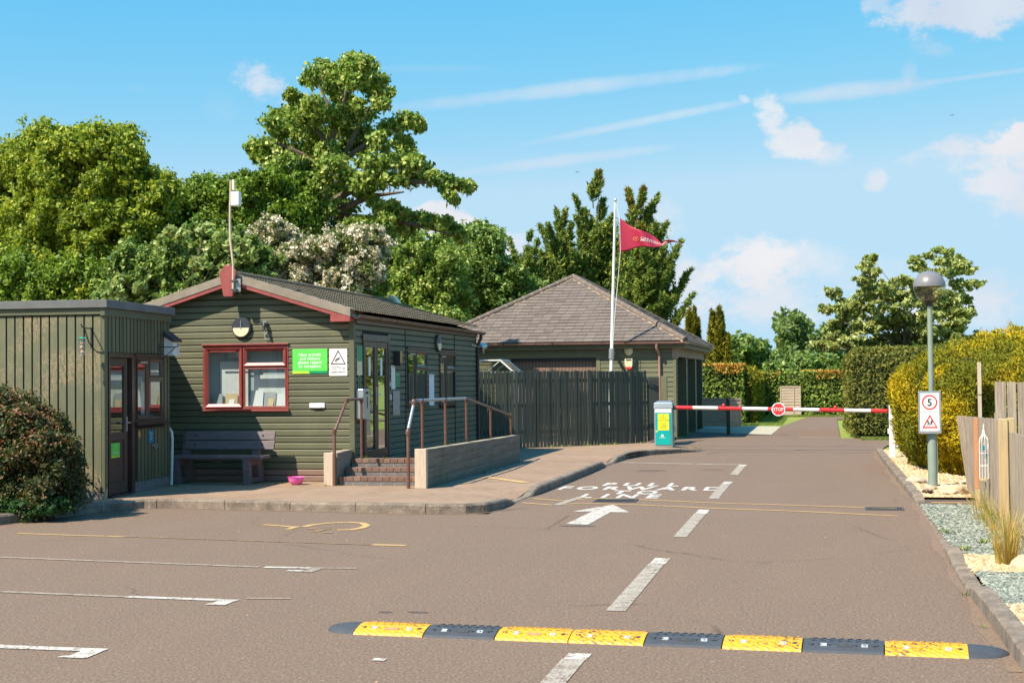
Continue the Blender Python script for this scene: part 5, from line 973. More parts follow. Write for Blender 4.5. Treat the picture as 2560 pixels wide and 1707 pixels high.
# ================================================================== BARRIER
BX0, BX1, BY = -3.63, -3.225, 31.70
t = thing('boom_barrier', 'silver and teal barrier cabinet with caution sign and striped arm across the lane', 'barrier', (-3.43,31.85,.1)); FB = front(BY)
MB().box(BX0, BX1, BY, BY+.36, .1, .96).build('body', 'galv', t, bevel=.008); MB().hexa([(BX0-.012,BY-.012,.962),(BX1+.012,BY-.012,.962),(BX1+.012,BY+.375,.962),(BX0-.012,BY+.375,.962)], [(BX0,BY,1.08),(BX1,BY,1.08),(BX1,BY+.36,1.08),(BX0,BY+.36,1.08)]).hexa([(BX0,BY,1.081),(BX1,BY,1.081),(BX1,BY+.36,1.081),(BX0,BY+.36,1.081)], [(BX0+.06,BY+.08,1.12),(BX1-.06,BY+.08,1.12),(BX1-.06,BY+.28,1.12),(BX0+.06,BY+.28,1.12)]).build('hood', 'alu', t, bevel=.006)
MB(FB).box(BX0+.03, BX1-.03, .002, .014, .15, .855).build('door', 'teal', t, bevel=.004); MB().box(BX1+.0, BX1+.012, BY+.03, BY+.33, .14, .93).build('side_panel', 'teal', t); MB(FB).box(BX0+.02,BX1-.02,.001,.008,.865,.95).build('top_band', 'white_plastic', t)
s_ = MB(FB).box(BX0+.085, BX1-.075, .0145, .018, .475, .835).build('caution_sign', 'sign_yellow', t); cx = (BX0+BX1)/2+.005
tb = MB(); text(tb, 'CAUTION', .045, FB, cx, .675, out=.0195, bold=.002, sx=.85); text(tb, 'DO NOT\nWALK\nUNDER\nBARRIER', .026, FB, cx, .628, out=.0195, line=1.35); 
for k in range(3):
    p = [(cx-.06,.735),(cx+.06,.735),(cx,.825)]; q = [(cx-.047,.742),(cx+.047,.742),(cx,.811)]; j = (k+1)%3; tb.v += [FB((a[0],.0195,a[1])) for a in (p[k],p[j],q[j],q[k])]; n_ = len(tb.v); tb.f.append([n_-4,n_-3,n_-2,n_-1])
tb.build('lettering', 'sign_black', s_, fix=False); MB(FB).box(cx-.004,cx+.004,.0185,.0195,.757,.79).build('warning_mark', 'sign_black', s_)
tb = MB(); text(tb, 'BARRIERS', .022, FB, cx-.03, .30, out=.016); tb.v += [FB(p) for p in ((cx-.05,.0155,.33),(cx-.0,.0155,.33),(cx-.0,.0155,.38),(cx-.05,.0155,.38))]; n_ = len(tb.v); tb.f.append([n_-4,n_-3,n_-2,n_-1]); tb.build('maker_mark', 'white_plastic', t, fix=False); MB(FB).box(BX0+.03,BX0+.08,.0145,.016,.44,.465).build('yellow_tag', 'sign_yellow', t); MB().box(BX1+.013,BX1+.05,BY+.1,BY+.2,.42,.56).build('side_box', 'galv', t)
bx = [1690,1732,1794.5,1856,1919,1983,2047.6,2110.7,2176.6,2218]; AYv = 31.85
def armp(px): return at(px, 1018.2+(px-1690)*.0172, AYv)
for i, (a, b) in enumerate(zip(bx[:-1], bx[1:])):
    if i == 0: p = armp(1690); arm = MB().tube([p, p-Vector((.10,0,0))], [.05,.04], 12).build('arm', 'charcoal', t); arm['label'] = 'red and white striped arm lowered across the lane'
    p, q = armp(a), armp(b); MB().tube([p, q-(q-p)*.0], .041, 14).build('stripe', 'arm_red' if i%2==0 else 'arm_white', arm, smooth=True)
for px in (1809, 2088): p = armp(px); MB().lathe((p.x,p.y,p.z+.07), [(.004,-.034),(.024,-.024),(.034,0),(.024,.024),(.004,.034)], 14).build('ball', 'arm_red', arm, smooth=True)
p = armp(1809); MB().bar((p.x-.9,p.y,p.z+.05),(p.x,p.y,p.z+.07),.01,.012).build('rod', 'charcoal', arm)
p = armp(1946); t2 = thing('stop_sign', 'round white disc with red octagon reading STOP on the barrier arm', 'sign', (p.x,p.y-.06,p.z)); FS = front(p.y-.05); MB(FS).prism(circle(p.x, p.z-.0, .148, 40), 0, .008, 'y').build('disc', 'arm_white', t2); MB(FS).prism([(p.x+.132*math.cos(math.radians(22.5+45*k)), p.z+.132*math.sin(math.radians(22.5+45*k))) for k in range(8)], .0085, .011, 'y').build('octagon', 'sign_red', t2)
tb = MB(); text(tb, 'STOP', .075, FS, p.x, p.z-.037, out=.0125, bold=.008, sx=.85); tb.build('lettering', 'sign_white', t2, fix=False)
c = at(2229,1014,28.4); t = thing('barrier_post', 'white catch post at the right end of the barrier arm', 'post', (c.x,28.4,.05)); mb = MB(); mb.box(c.x-.055,c.x+.055,28.35,28.45,.03,.99); mb.box(c.x-.055,c.x-.03,28.35,28.45,.991,c.z+.03).box(c.x+.03,c.x+.055,28.35,28.45,.991,c.z-.02).build('post', 'white_paint', t, bevel=.006); MB().box(c.x-.085,c.x-.056,28.36,28.42,.52,.62).build('catch_plate', 'white_plastic', t); MB().box(c.x+.056,c.x+.1,28.42,28.43,.66,.76).build('green_tag', 'sign_green', t); MB().tube([(c.x+.06,28.4,.27),(c.x+.2,28.38,.27)], .025, 8).build('side_lug', 'galv', t)
# ================================================================== SPEED BUMP
t = thing('speed_bump', 'bolted rubber speed bump of yellow and black sections across the road', 'speed bump', (-1.1,9,0))
B0 = Vector((-3.0, 8.87, 0)); bd_ = Vector((3.82, -.195, 0)).normalized(); bn = Vector((-bd_.y, bd_.x, 0)); BL = .4785; DW = .35
prof = [(0,0),(.012,.014),(.07,.033),(.13,.046),(.175,.05),(.22,.046),(.28,.033),(.338,.014),(.35,0)]
def bsec(s): return [tuple(B0+bd_*s+bn*a+Vector((0,0,z))) for a, z in prof]
for k, cmat in enumerate(['bump_yellow','rubber','bump_yellow','bump_yellow','rubber','bump_yellow','rubber','bump_yellow']):
    a, b = k*BL+.004, (k+1)*BL-.004; n = len(prof); mb = MB(); mb.add(bsec(a)+bsec(b), [(j,j+1,n+j+1,n+j) for j in range(n-1)]+[tuple(range(n)), tuple(range(n,2*n))[::-1]])
    # raised tread chevrons
    for q in range(9):
        for j in range(5):
            s = a+.03+q*.052+(.02 if j%2 else 0); w0 = .09+j*.045; zz = np.interp(w0, [p[0] for p in prof], [p[1] for p in prof]); 
            if s+.03 > b-.01: continue
            p0 = B0+bd_*s+bn*w0; p1 = B0+bd_*(s+.026)+bn*(w0+(.02 if j%2 else -.02)); mb.bar((p0.x,p0.y,zz+.001),(p1.x,p1.y,zz+.001),.008,.006)
    sg = mb.build('segment', cmat, t); mid = (a+b)/2
    for off in (-.115, .125):
        c = B0+bd_*(mid+off)+bn*.075; d = bd_*.019; e = bn*.013; MB().hexa([c-d-e+Vector((0,0,.02)), c+d-e+Vector((0,0,.02)), c+d+e+Vector((0,0,.03)), c-d+e+Vector((0,0,.03))], [c-d-e+Vector((0,0,.034)), c+d-e+Vector((0,0,.034)), c+d+e+Vector((0,0,.044)), c-d+e+Vector((0,0,.044))]).build('reflector', 'paper_grey', sg)
    mb = MB()
    for off in (-.19, .19): c = B0+bd_*(mid+off)+bn*.09; mb.lathe((c.x,c.y,.037), [(.016,-.01),(.016,.004),(.008,.004)], 10)
    mb.build('bolt', 'iron', sg)
    if k in (0,1,2,4,6): c = B0+bd_*(mid+.005)+bn*.07; d = bd_*.045; e = bn*.014; MB().hexa([c-d-e+Vector((0,0,.02)), c+d-e+Vector((0,0,.02)), c+d+e+Vector((0,0,.03)), c-d+e+Vector((0,0,.03))], [c-d-e+Vector((0,0,.034)), c+d-e+Vector((0,0,.034)), c+d+e+Vector((0,0,.042)), c-d+e+Vector((0,0,.042))]).build('recess', 'orange_timber' if cmat=='bump_yellow' else 'iron', sg)
for s0, sgn in ((.002,-1),(8*BL-.002,1)):
    mb = MB(); n = len(prof); rings = []
    for i in range(9):
        a = i/8*math.pi/2; r = math.cos(a); rings += [tuple(B0+bd_*(s0+sgn*.235*math.sin(a))+bn*(.175+(w_-.175)*max(r,.02))+Vector((0,0,z_*max(r,.05)**.8))) for w_, z_ in prof]
    mb.add(rings, [(i*n+j,i*n+j+1,(i+1)*n+j+1,(i+1)*n+j) for i in range(8) for j in range(n-1)]+[tuple(range(n))]); mb.build('end_cap', 'rubber', t, smooth=True)
# ================================================================== LAMP POST + SIGNS
LXp, LYp = 1.545, 21.07
t = thing('street_lamp', 'low grey-green lamp post with half-masked globe beside the yellow hedge', 'street lamp', (LXp,LYp,.06))
MB().lathe((LXp,LYp,0), [(.066,.05),(.066,.77),(.062,.80),(.05,.83),(.037,.845),(.037,2.63)], 24).build('pole', 'lamp_green', t, smooth=True); MB().box(LXp+.064,LXp+.07,LYp-.04,LYp+.04,.25,.68).build('access_door', 'lamp_green', t)
MB().lathe((LXp,LYp,0), [(.042,2.62),(.045,2.66),(.10,2.705),(.105,2.715)], 24).build('collar', 'black_metal', t, smooth=True)
zc, rg = 2.90, .226; MB().lathe((LXp,LYp,zc), [(rg*math.cos(a/14*math.pi/2)+.001, rg*math.sin(a/14*math.pi/2)) for a in range(0,14)]+[(.003,rg)], 40).build('shade', 'globe_grey', t, smooth=True)
MB().lathe((LXp,LYp,zc), [(rg*.995*math.cos(a/14*math.pi/2), -rg*.995*math.sin(a/14*math.pi/2)) for a in range(0,11)], 40).build('globe', 'globe_clear', t, smooth=True, fix=True)
MB().lathe((LXp,LYp,zc), [(.07,-.185),(.072,-.12),(.03,-.10),(.022,-.08),(.022,-.02)], 16).build('lamp_holder', 'charcoal', t); MB().lathe((LXp,LYp,zc), [(.02,-.05),(.032,-.04),(.03,.0)], 12).build('bulb', 'amber', t)
t = thing('speed_sign', 'white sign plate with 5 roundel and running children triangle on the lamp post', 'sign', (1.51,20.95,.82)); FL = frame((1.51,20.96,0), (1,.03,0), (.03,-1,0))
MB(FL).box(-.155,.155,0,.012,.815,1.415).build('frame', 'alu', t, bevel=.004); MB(FL).box(-.13,.13,.0125,.016,1.125,1.385).build('speed_plate', 'sign_white', t, bevel=.002); MB(FL).box(-.13,.13,.0125,.016,.85,1.118).build('children_plate', 'sign_white', t, bevel=.002)
mb = MB(FL); ring2d(mb, 0, 1.258, .086, .105, .0165, .019); mb.build('roundel', 'sign_red', t); tb = MB(); text(tb, '5', .098, FL, 0, 1.209, out=.0195, bold=.018); tb.build('numeral', 'sign_black', t, fix=False)
mb = MB(FL)
P3 = [(-.108,.893),(.108,.893),(0,1.085)]; Q3 = [(-.078,.912),(.078,.912),(0,1.05)]
for k in range(3): j = (k+1)%3; mb.add([(a[0],.018,a[1]) for a in (P3[k],P3[j],Q3[j],Q3[k])], [(0,1,2,3)])
mb.build('triangle', 'sign_red', t, fix=False)
mb = MB(FL)
def child(cx, sc, m):
    g = lambda a, b: (cx+m*a*sc, .019, .92+b*sc)
    for A_, B_, w_ in (((0,.045),(0.006,.085),.018),((0,.05),(-.02,.03),.010),((-.02,.03),(-.032,.008),.008),((0,.05),(.016,.026),.010),((.016,.026),(.03,.004),.008),((.004,.08),(-.022,.066),.007),((.004,.08),(.028,.07),.007),((-.022,.066),(-.028,.052),.006)):
        a = Vector(g(*A_)); b = Vector(g(*B_)); d = (b-a).normalized(); n = Vector((-d.z,0,d.x))*w_*sc/2; mb.add([a+n,b+n,b-n,a-n], [(0,1,2,3)])
    mb.add([g(.008+.013*math.cos(k*.785), .102+.013*math.sin(k*.785)) for k in range(8)], [tuple(range(8))])
child(-.021, .72, -1); child(.02, .86, 1); mb.build('children_symbol', 'sign_black', t, fix=False)
mb = MB(FL)
for x, z in ((-.11,1.365),(.11,1.365),(-.11,.87),(.11,.87),(0,.87)): mb.lathe((x,.018,z), [(.006,-.002),(.006,.002)], 8, 'y')
mb.build('rivet', 'galv', t)
# ================================================================== RIGHT TIMBER FENCE
t = thing('timber_fence', 'weathered grey board fence leaning along the gravel bed', 'fence', (1.87,17.5,.05)); mb = MB(); y = 20.15
while y > 15.45:
    w_ = random.uniform(.088,.098); ln = max(0, (y-18.2)/1.95); zt_ = 1.09+(20-y)*.018+random.uniform(-.006,.006); zb = .10-.0*y+random.uniform(-.01,.01); xb = 1.85+.05*ln; xt = 1.85-.05*ln; yb = y-.3*ln; o = random.uniform(-.003,.003)
    mb.hexa([(xb+o,yb-w_,zb),(xb+.022+o,yb-w_,zb),(xb+.022+o,yb,zb),(xb+o,yb,zb)], [(xt+o,y-w_,zt_),(xt+.022+o,y-w_,zt_),(xt+.022+o,y,zt_),(xt+o,y,zt_)]); y -= .102
mb.build('boards', 'grey_timber', t); mb = MB(); y = 15.2
while y > 11.5: mb.box(1.87+random.uniform(-.003,.003),1.892,y-.093,y,.1+random.uniform(-.01,.01),1.06+random.uniform(-.005,.005)); y -= .1
mb.build('boards', 'grey_timber', t); MB().box(1.895,1.93,11.5,20,.3,.38).box(1.895,1.93,11.5,20,.85,.93).build('rail', 'panel_timber', t)
MB().box(1.80,1.848,17.93,18.02,.28,1.12).build('orange_batten', 'orange_timber', t); MB().box(1.80,1.86,17.88,17.98,.04,.27).build('post', 'new_timber', t)
t = thing('fence_post', 'new pale timber post with knots dividing the board fence', 'post', (1.82,15.3,0)); MB().box(1.77,1.862,15.24,15.34,.02,1.19).box(1.863,1.93,15.26,15.36,.5,1.20).build('post', 'new_timber', t, bevel=.006)
c = at(2447,905,18.6); t = thing('tall_batten', 'tall thin weathered batten rising behind the board fence', 'post', (c.x,18.6,0)); MB().box(c.x-.02,c.x+.022,18.58,18.62,.05,c.z-.2).box(c.x-.024,c.x+.022,18.57,18.575,c.z-.40,c.z).build('batten', 'post_pale', t)
t = thing('palisade_fence', 'taller gapped upright board panel behind the right fence', 'fence panel', (2.6,17.2,0)); mb = MB()
for k, (a, b) in enumerate(((1.965,2.085),(2.10,2.195),(2.215,2.315),(2.335,2.43),(2.45,2.55),(2.57,2.67),(2.69,2.79),(2.81,2.91))): mb.box(a,b,17.18,17.205,.1,1.56-.004*k+random.uniform(-.004,.004))
mb.build('boards', 'grey_timber', t); MB().box(1.96,3,17.21,17.26,.4,.5).box(1.96,3,17.21,17.26,1.1,1.2).build('rail', 'grey_timber', t)
# birdcage lantern
t = thing('birdcage_lantern', 'tall narrow white wire birdcage hanging on the fence', 'birdcage', (1.78,16.8,.45)); cx, cy = 1.79, 16.8; mb = MB()
for k in range(9):
    a = k*2*math.pi/9; q = lambda r, z: (cx+r*math.cos(a), cy+r*math.sin(a), z); mb.tube([q(.052,.47),q(.052,.88),q(.047,.92),q(.03,.945),q(.018,.97),q(.008,1.02)], .0032, 5)
for z in (.47,.58+.04,.76): mb.tube([(cx+.052*math.cos(a*.5236),cy+.052*math.sin(a*.5236),z) for a in range(13)], .003, 5)
mb.tube([(cx+.018*math.cos(a*.7854),cy+.018*math.sin(a*.7854),.955) for a in range(9)], .004, 5).lathe((cx,cy,1.0), [(.01,0),(.014,.015),(.004,.03),(.008,.05),(.003,.09)], 8); mb.build('wire_cage', 'white_paint', t); MB().lathe((cx,cy,.455), [(.055,0),(.055,.018)], 16).build('base', 'new_timber', t); MB().tube([(cx+.01,cy,.44),(cx+.015,cy,.37),(cx-.0,cy,.34),(cx-.01,cy,.37)], .004, 5).build('hook', 'iron', t)
MB().bar((cx-.01,cy+.01,.80),(cx+.01,cy-.01,.84),.02,.03).bar((cx+.015,cy,.70),(cx+.02,cy+.01,.76),.015,.03).build('perched_ornament', 'sign_blue', t)
# rocks
def rock(name, label, c, s, mat, cat='rock', group=None, seed=1):
    random.seed(seed); bm = bmesh.new(); bmesh.ops.create_icosphere(bm, subdivisions=3, radius=1)
    off = Vector((random.uniform(0,9),random.uniform(0,9),0))
    from mathutils import noise as nz
    for v in bm.verts:
        k = 1+.35*nz.noise(v.co*1.3+off)+.12*nz.noise(v.co*4+off); v.co = Vector((v.co.x*s[0]*k, v.co.y*s[1]*k, max(v.co.z*s[2]*k, -s[2]*.3)))
    me = bpy.data.meshes.new(name); bm.to_mesh(me); bm.free(); me.materials.append(MT[mat]); o = bpy.data.objects.new(name, me); COL.objects.link(o); o.location = c; o.rotation_euler.z = random.uniform(0,3); random.seed(seed+50); me.shade_smooth(); me.set_sharp_from_angle(angle=math.radians(22)); return tag(o, label, cat, group)
rock('rock', 'broad sandstone slab on the cream pebbles right of the lamp', (1.72,19.75,.09), (.2,.2,.10), 'rock', seed=3); rock('rock', 'white stone touching the foot of the lamp post', (1.46,20.35,.08), (.08,.08,.06), 'rock_white', seed=4); rock('rock', 'pale stone left behind the lamp post foot', (1.36,21.6,.08), (.14,.14,.10), 'rock_white', seed=6); rock('rock', 'small pink-grey stone left of the heather tuft', (1.30,19.9,.08), (.07,.06,.05), 'rock_white', seed=7)
rock('rock', 'large flat brown boulder at the right edge of the cream pebbles', (1.86,12.2,.07), (.26,.28,.14), 'rock', seed=8); rock('rock', 'smaller boulder in front of the large flat one', (1.68,12.35,.06), (.2,.13,.11), 'rock', seed=9); rock('rock', 'boulder half hidden behind the dry grass tuft', (1.95,12.9,.06), (.22,.22,.15), 'rock', seed=10)
# back right panels, post
t = thing('lap_fence', 'low grey lap fence panel beside the garage end', 'fence panel', (-3.0,45,0))
def panel(t, a, b, z0, z1, face=-1, n=7):
    a, b = Vector(a), Vector(b); d = (b-a).normalized(); fr = frame((a.x,a.y,0), d, (d.y,-d.x,0)); L = (b-a).length
    mb = MB(fr)
    for k in range(n): q0 = z0+.06+(z1-z0-.12)*k/n; q1 = z0+.06+(z1-z0-.12)*(k+1)/n; mb.hexa([(.04,0,q0),(L-.04,0,q0),(L-.04,.022,q0),(.04,.022,q0)], [(.04,0,q1),(L-.04,0,q1),(L-.04,.006,q1),(.04,.006,q1)])
    mb.build('boards', 'panel_timber', t); MB(fr).box(0,.05,-.01,.03,z0,z1).box(L-.05,L,-.01,.03,z0,z1).box(.05,L-.05,-.01,.03,z1-.06,z1).box(.05,L-.05,-.01,.03,z0,z0+.06).build('frame', 'panel_timber', t); return fr, L
p0, p1 = at(1757,1000,44.2), at(1822,1000,44.2); panel(t, (p0.x,44.2,0), (p1.x,44.2,0), .12, 1.0)
p0, p1 = at(1823,1000,43.4), at(1852,1000,43.6); t = thing('lap_fence', 'second grey lap panel right of the dark post', 'fence panel', (p0.x,43.4,0)); panel(t, (p0.x,43.4,0), (p1.x,43.6,0), .12, 1.0)
p0 = at(1820,1000,40.9); t = thing('fence_post', 'dark square post standing on the pale gravel', 'post', (p0.x,40.9,0)); MB().box(p0.x-.05,p0.x+.05,40.85,40.95,0,1.03).build('post', 'post_dark', t, bevel=.005)
p0, p1 = at(1950,1000,59.6), at(2002,1000,59.6); t = thing('garden_gate', 'weathered boarded gate set in the far hedge', 'gate', (p0.x,59.6,0)); panel(t, (p0.x,59.6,0), (p1.x,59.6,0), .05, 1.24, n=9); c = (p0.x+p1.x)/2; MB().box(c+.12,c+.16,59.56,59.58,.1,1.2).build('batten', 'panel_timber', t)
# far green column
c = at(2089,742,90); t = thing('street_lamp', 'distant slim green lighting column above the far hedge', 'street lamp', (c.x,90,0)); MB().tube([(c.x,90,0),(c.x,90,3),(c.x,90,c.z)], [.12,.09,.05], 10).build('pole', 'teal', t); MB().box(c.x-.05,c.x+.3,89.9,90.1,c.z-.02,c.z+.1).build('lamp_head', 'charcoal', t)
# bird in the sky
for (px, py, s, lb) in ((1443,432,.09,'tiny dark bird flying above the conifers'),(2380,290,.09,'tiny dark bird high on the right of the sky')):
    c = at(px, py, 60); t = thing('bird', lb, 'bird', tuple(c)); MB().add([(c.x-s*1.6,c.y,c.z+.05),(c.x-s*.3,c.y-s*.25,c.z+s*.3),(c.x,c.y,c.z+s*.1),(c.x-s*.2,c.y+s*.35,c.z+s*.2),(c.x+s*1.5,c.y+.05,c.z+s*.5),(c.x+s*.3,c.y+s*.3,c.z+s*.25)], [(0,1,2,3),(4,5,2,1)]).tube([(c.x,c.y-s*.9,c.z),(c.x,c.y-s*.2,c.z+.03),(c.x,c.y+s*.7,c.z+.02)], [s*.15,s*.28,s*.05], 6).build('body', 'birds', t)
# ================================================================== FOLIAGE
def npmesh(name, V, nper, mat, parent=None, org=(0,0,0)):
    """V: (n*nper, 3) vertices of separate n-gons"""
    n = len(V)//nper; o0 = ORG[parent.name] if parent is not None else Vector(org)
    V = np.asarray(V, dtype=np.float32)-np.array(o0, dtype=np.float32); me = bpy.data.meshes.new(name)
    me.vertices.add(len(V)); me.vertices.foreach_set('co', V.ravel()); me.loops.add(len(V)); me.loops.foreach_set('vertex_index', np.arange(len(V), dtype=np.int32))
    me.polygons.add(n); me.polygons.foreach_set('loop_start', np.arange(n, dtype=np.int32)*nper); me.update(); me.materials.append(MT[mat])
    o = bpy.data.objects.new(name, me); COL.objects.link(o); ORG[o.name] = o0
    if parent is not None: o.parent = parent
    else: o.location = o0
    return o
def unit(v): return v/(np.linalg.norm(v, axis=1, keepdims=True)+1e-9)
def leaves(P, s, D=None, up=.5, asp=.55, jit=1.0, outw=None):
    """P centres, s sizes; pointed leaves as 5-gons slightly folded"""
    n = len(P); N_ = RNG.normal(size=(n,3))*jit+np.array([0,0,up])
    if outw is not None: N_ += outw
    N_ = unit(N_); T = RNG.normal(size=(n,3)) if D is None else D; T = unit(T-N_*np.sum(T*N_, axis=1, keepdims=True)); B = np.cross(N_, T); s = s[:,None]
    q = [P-T*s*.5, P-T*s*.08+B*s*asp*.5, P+T*s*.55, P-T*s*.08-B*s*asp*.5]
    return np.stack(q, axis=1).reshape(-1,3)
def blobcloud(blobs, nclump, nleaf, size, spread=.28, shell=.45, up=.5, asp=.6, droop=None, flat=1.0):
    """blobs: (cx,cy,cz,rx,ry,rz). clumps of leaves sit in each blob's outer part"""
    out = []
    for b in blobs:
        c = np.array(b[:3]); r = np.array(b[3:6]); d = unit(RNG.normal(size=(nclump,3))); rad = shell+(1-shell)*RNG.random((nclump,1))**.6; cc = c+d*r*rad
        ns = int(nclump*.28); cc[:ns] = c+d[:ns]*r*(1.05+.55*RNG.random((ns,1))); d[:ns] += np.array([0,0,.3])
        k = nleaf; P = np.repeat(cc, k, axis=0)+np.clip(RNG.normal(size=(nclump*k,3)), -1.9, 1.9)*(spread*min(r))*np.array([1,1,flat]); ow = np.repeat(d, k, axis=0)*.5
        D = None if droop is None else np.tile(np.array(droop), (len(P),1))+RNG.normal(size=P.shape)*.7
        out.append(leaves(P, size*(.6+.8*RNG.random(len(P))), D, up, asp, 1., ow))
    return np.concatenate(out)
def pip(x, y, poly):
    c = False; j = len(poly)-1
    for i in range(len(poly)):
        xi, yi = poly[i]; xj, yj = poly[j]
        if (yi > y) != (yj > y) and x < (xj-xi)*(y-yi)/(yj-yi)+xi: c = not c
        j = i
    return c
def dense(poly, Y, depth, r, step, rj=.35):
    """fill a crown outline at distance Y with lobes of radius r (photo px), rounded in depth"""
    xs = [p[0] for p in poly]; ys = [p[1] for p in poly]; cx = sum(xs)/len(xs); hw = (max(xs)-min(xs))/2; out = []; k = Y/FPX; y = min(ys)
    while y < max(ys):
        x = min(xs)+random.uniform(0, step)
        while x < max(xs):
            px, py = x+random.uniform(-.3,.3)*step, y+random.uniform(-.3,.3)*step
            if pip(px, py, poly):
                e = math.sqrt(max(.05, 1-((px-cx)/hw)**2)); 
                for dd in ((random.uniform(-1,-.3), random.uniform(0,1)) if random.random() < .5 else (random.uniform(-1,1),)):
                    c = at(px, py, Y+depth*e*dd); rr = r*k*random.uniform(1-rj,1+rj); out.append((c.x,c.y,c.z,rr,rr,rr*.85))
            x += step
        y += step
    return out
def limbs(mb, base, top, targets, r0, wob=.3):
    base, top = Vector(base), Vector(top); pts = [base+(top-base)*t+Vector((random.uniform(-1,1),random.uniform(-1,1),0))*wob*.25*t for t in (0,.25,.5,.75,1)]; mb.tube(pts, [r0, r0*.85, r0*.65, r0*.45, r0*.18], 8)
    for g in targets:
        g = Vector(g); t = min(.92, max(.22, ((g.z-base.z)/(top.z-base.z+.01))*.72)); s = base+(top-base)*t; m = s.lerp(g, .5)+Vector((random.uniform(-1,1),random.uniform(-1,1),random.uniform(-.2,.6)))*wob*.5; rr = r0*(1-t)*.4+.01
        mb.tube([s, m, g], [rr, rr*.5, rr*.12], 6)
    return mb
def tree(name, label, cat, poly, Y, depth, r, step, mat, size, nclump, nleaf, trunk, r0=.16, nl=16, extra=None, group=None, **kw):
    bl = dense(poly, Y, depth, r, step)+(extra or []); bx = at(trunk[0], trunk[1], Y); top = at(trunk[2], trunk[3], Y); base = Vector((bx.x, Y, 0)); t = thing(name, label, cat, tuple(base), group)
    npmesh('crown', blobcloud(bl, nclump, nleaf, size, **kw), 4, mat, t); tg = [b[:3] for b in random.sample(bl, min(nl, len(bl)))]
    limbs(MB(), base, top, tg, r0).build('trunk', 'bark', t, smooth=True); return t, bl
def pxb(l, Y, k=FPX, dj=.6):
    out = []
    for q in l:
        x, y, r = q[:3]; c = at(x, y, Y+random.uniform(-dj, dj)*(q[3] if len(q) > 3 else 1)); rr = r*Y/FPX; out.append((c.x,c.y,c.z,rr*1.1,rr*1.1,rr*.8))
    return out
GB = 'trees behind the cabin'
tree('maple_tree', 'big yellow-green maple at the far left behind the kiosk', 'tree', [(-60,420),(10,400),(50,345),(95,322),(125,318),(140,312),(170,345),(205,325),(245,318),(280,325),(340,340),(352,370),(345,420),(395,440),(430,470),(440,520),(430,640),(400,760),(-60,760)], 30, 1.8, 30, 30, 'leaf_maple', .095, 24, 34, (210,700,215,400), .22, group=GB)
tree('oak_tree', 'dark green bushy tree between the maple and the tall sycamore', 'tree', [(430,540),(445,485),(490,460),(545,465),(570,440),(600,415),(620,435),(650,445),(700,430),(780,450),(800,520),(790,640),(700,700),(450,720)], 31.5, 1.3, 26, 27, 'leaf_oak', .085, 24, 34, (600,700,600,460), .18, group=GB)
tree('dark_undergrowth', 'dark leafy undergrowth filling the gap behind the kiosk roof', 'bush', [(-60,640),(430,660),(430,790),(-60,790)], 28.5, .6, 26, 26, 'leaf_oak', .10, 14, 18, (200,790,200,700), .06, group=GB)
tree('oak_tree', 'shadowy green tree low behind the pale sapling and hawthorn', 'tree', [(430,600),(900,560),(960,700),(960,800),(430,800)], 33, .8, 26, 28, 'leaf_oak', .1, 16, 22, (640,790,640,620), .12, group=GB)
# tall sycamore, open crown with separate boughs
SYC = [(881,150,20),(917,155,18),(875,172,22),(905,180,22),(812,168,18),(838,186,22),(860,196,20),(790,192,20),(768,196,14),(946,206,20),(915,208,20),(935,232,18),(962,236,20),(955,258,16),(833,222,16),(816,218,14),(885,205,20),
 (728,236,14),(748,254,16),(780,260,20),(806,272,18),(850,244,18),(884,260,20),(916,284,18),(660,298,16),(682,308,20),(698,290,20),(728,284,22),(762,296,24),(802,290,24),(846,288,24),(886,294,22),(700,328,22),(738,332,24),(778,334,24),(820,330,24),(862,330,22),(908,330,22),
 (636,366,16),(662,368,20),(700,372,24),(738,374,24),(778,372,24),(820,372,24),(862,370,22),(902,368,22),(944,352,20),(962,322,18),(990,312,20),(1020,302,20),(1046,312,16),(1036,300,14),(974,352,20),(1004,356,18),(1016,370,16),
 (644,392,14),(676,398,20),(716,404,24),(756,410,24),(796,414,24),(838,412,24),(880,410,24),(920,410,22),(952,406,22),(990,400,22),(1018,402,20),(1042,406,20),(1058,424,16),(870,444,24),(912,450,24),(948,446,22),(986,444,20),(1022,446,20),(1058,444,18),(1088,446,16),(1112,452,15),(1136,460,14),(1160,464,14),(1176,466,10),(1136,500,10),(1128,490,10),(1110,470,10),
 (760,450,24),(800,456,24),(840,470,22),(880,484,22),(914,480,20),(866,520,20),(900,530,20),(940,512,16),(972,520,16),(1002,530,16),(1024,545,18),(1054,552,18),(1080,556,18),(1106,560,16),(1128,572,16),(1148,584,14),(996,560,18),(1020,574,16),(960,560,18),(930,560,20),(890,560,20),(850,560,20),(960,590,18),(820,520,20),(790,500,22),(1150,596,10)]
bl = pxb(SYC, 32, dj=1.3); c = at(800,640,32); t = thing('sycamore_tree', 'tallest sycamore with open boughs and hanging yellow catkins', 'tree', (c.x,32,0), GB)
npmesh('crown', blobcloud([b for b in bl if random.random() < .93], 30, 20, .10, spread=.40, up=.6, asp=.75, shell=.3), 4, 'leaf_syc', t)
mb = MB(); q = lambda x, y, d=0: at(x, y, 32+d); base = Vector((c.x,32,0))
mb.tube([base, q(806,560), q(806,470), q(812,400), q(836,330), q(858,260), q(872,200), q(880,150)], [.2,.17,.13,.10,.07,.045,.03,.01], 9); mb.tube([q(808,480), q(840,430,.2), q(880,350), q(910,290,.3), q(950,230)], [.1,.08,.06,.04,.012], 7); mb.tube([q(806,520), q(870,480,-.4), q(950,450,-.5), q(1040,455,-.6), q(1130,462,-.4)], [.12,.09,.07,.045,.012], 7); mb.tube([q(806,540), q(870,515,-.4), q(930,490), q(1010,480)], [.1,.08,.06,.02], 7)
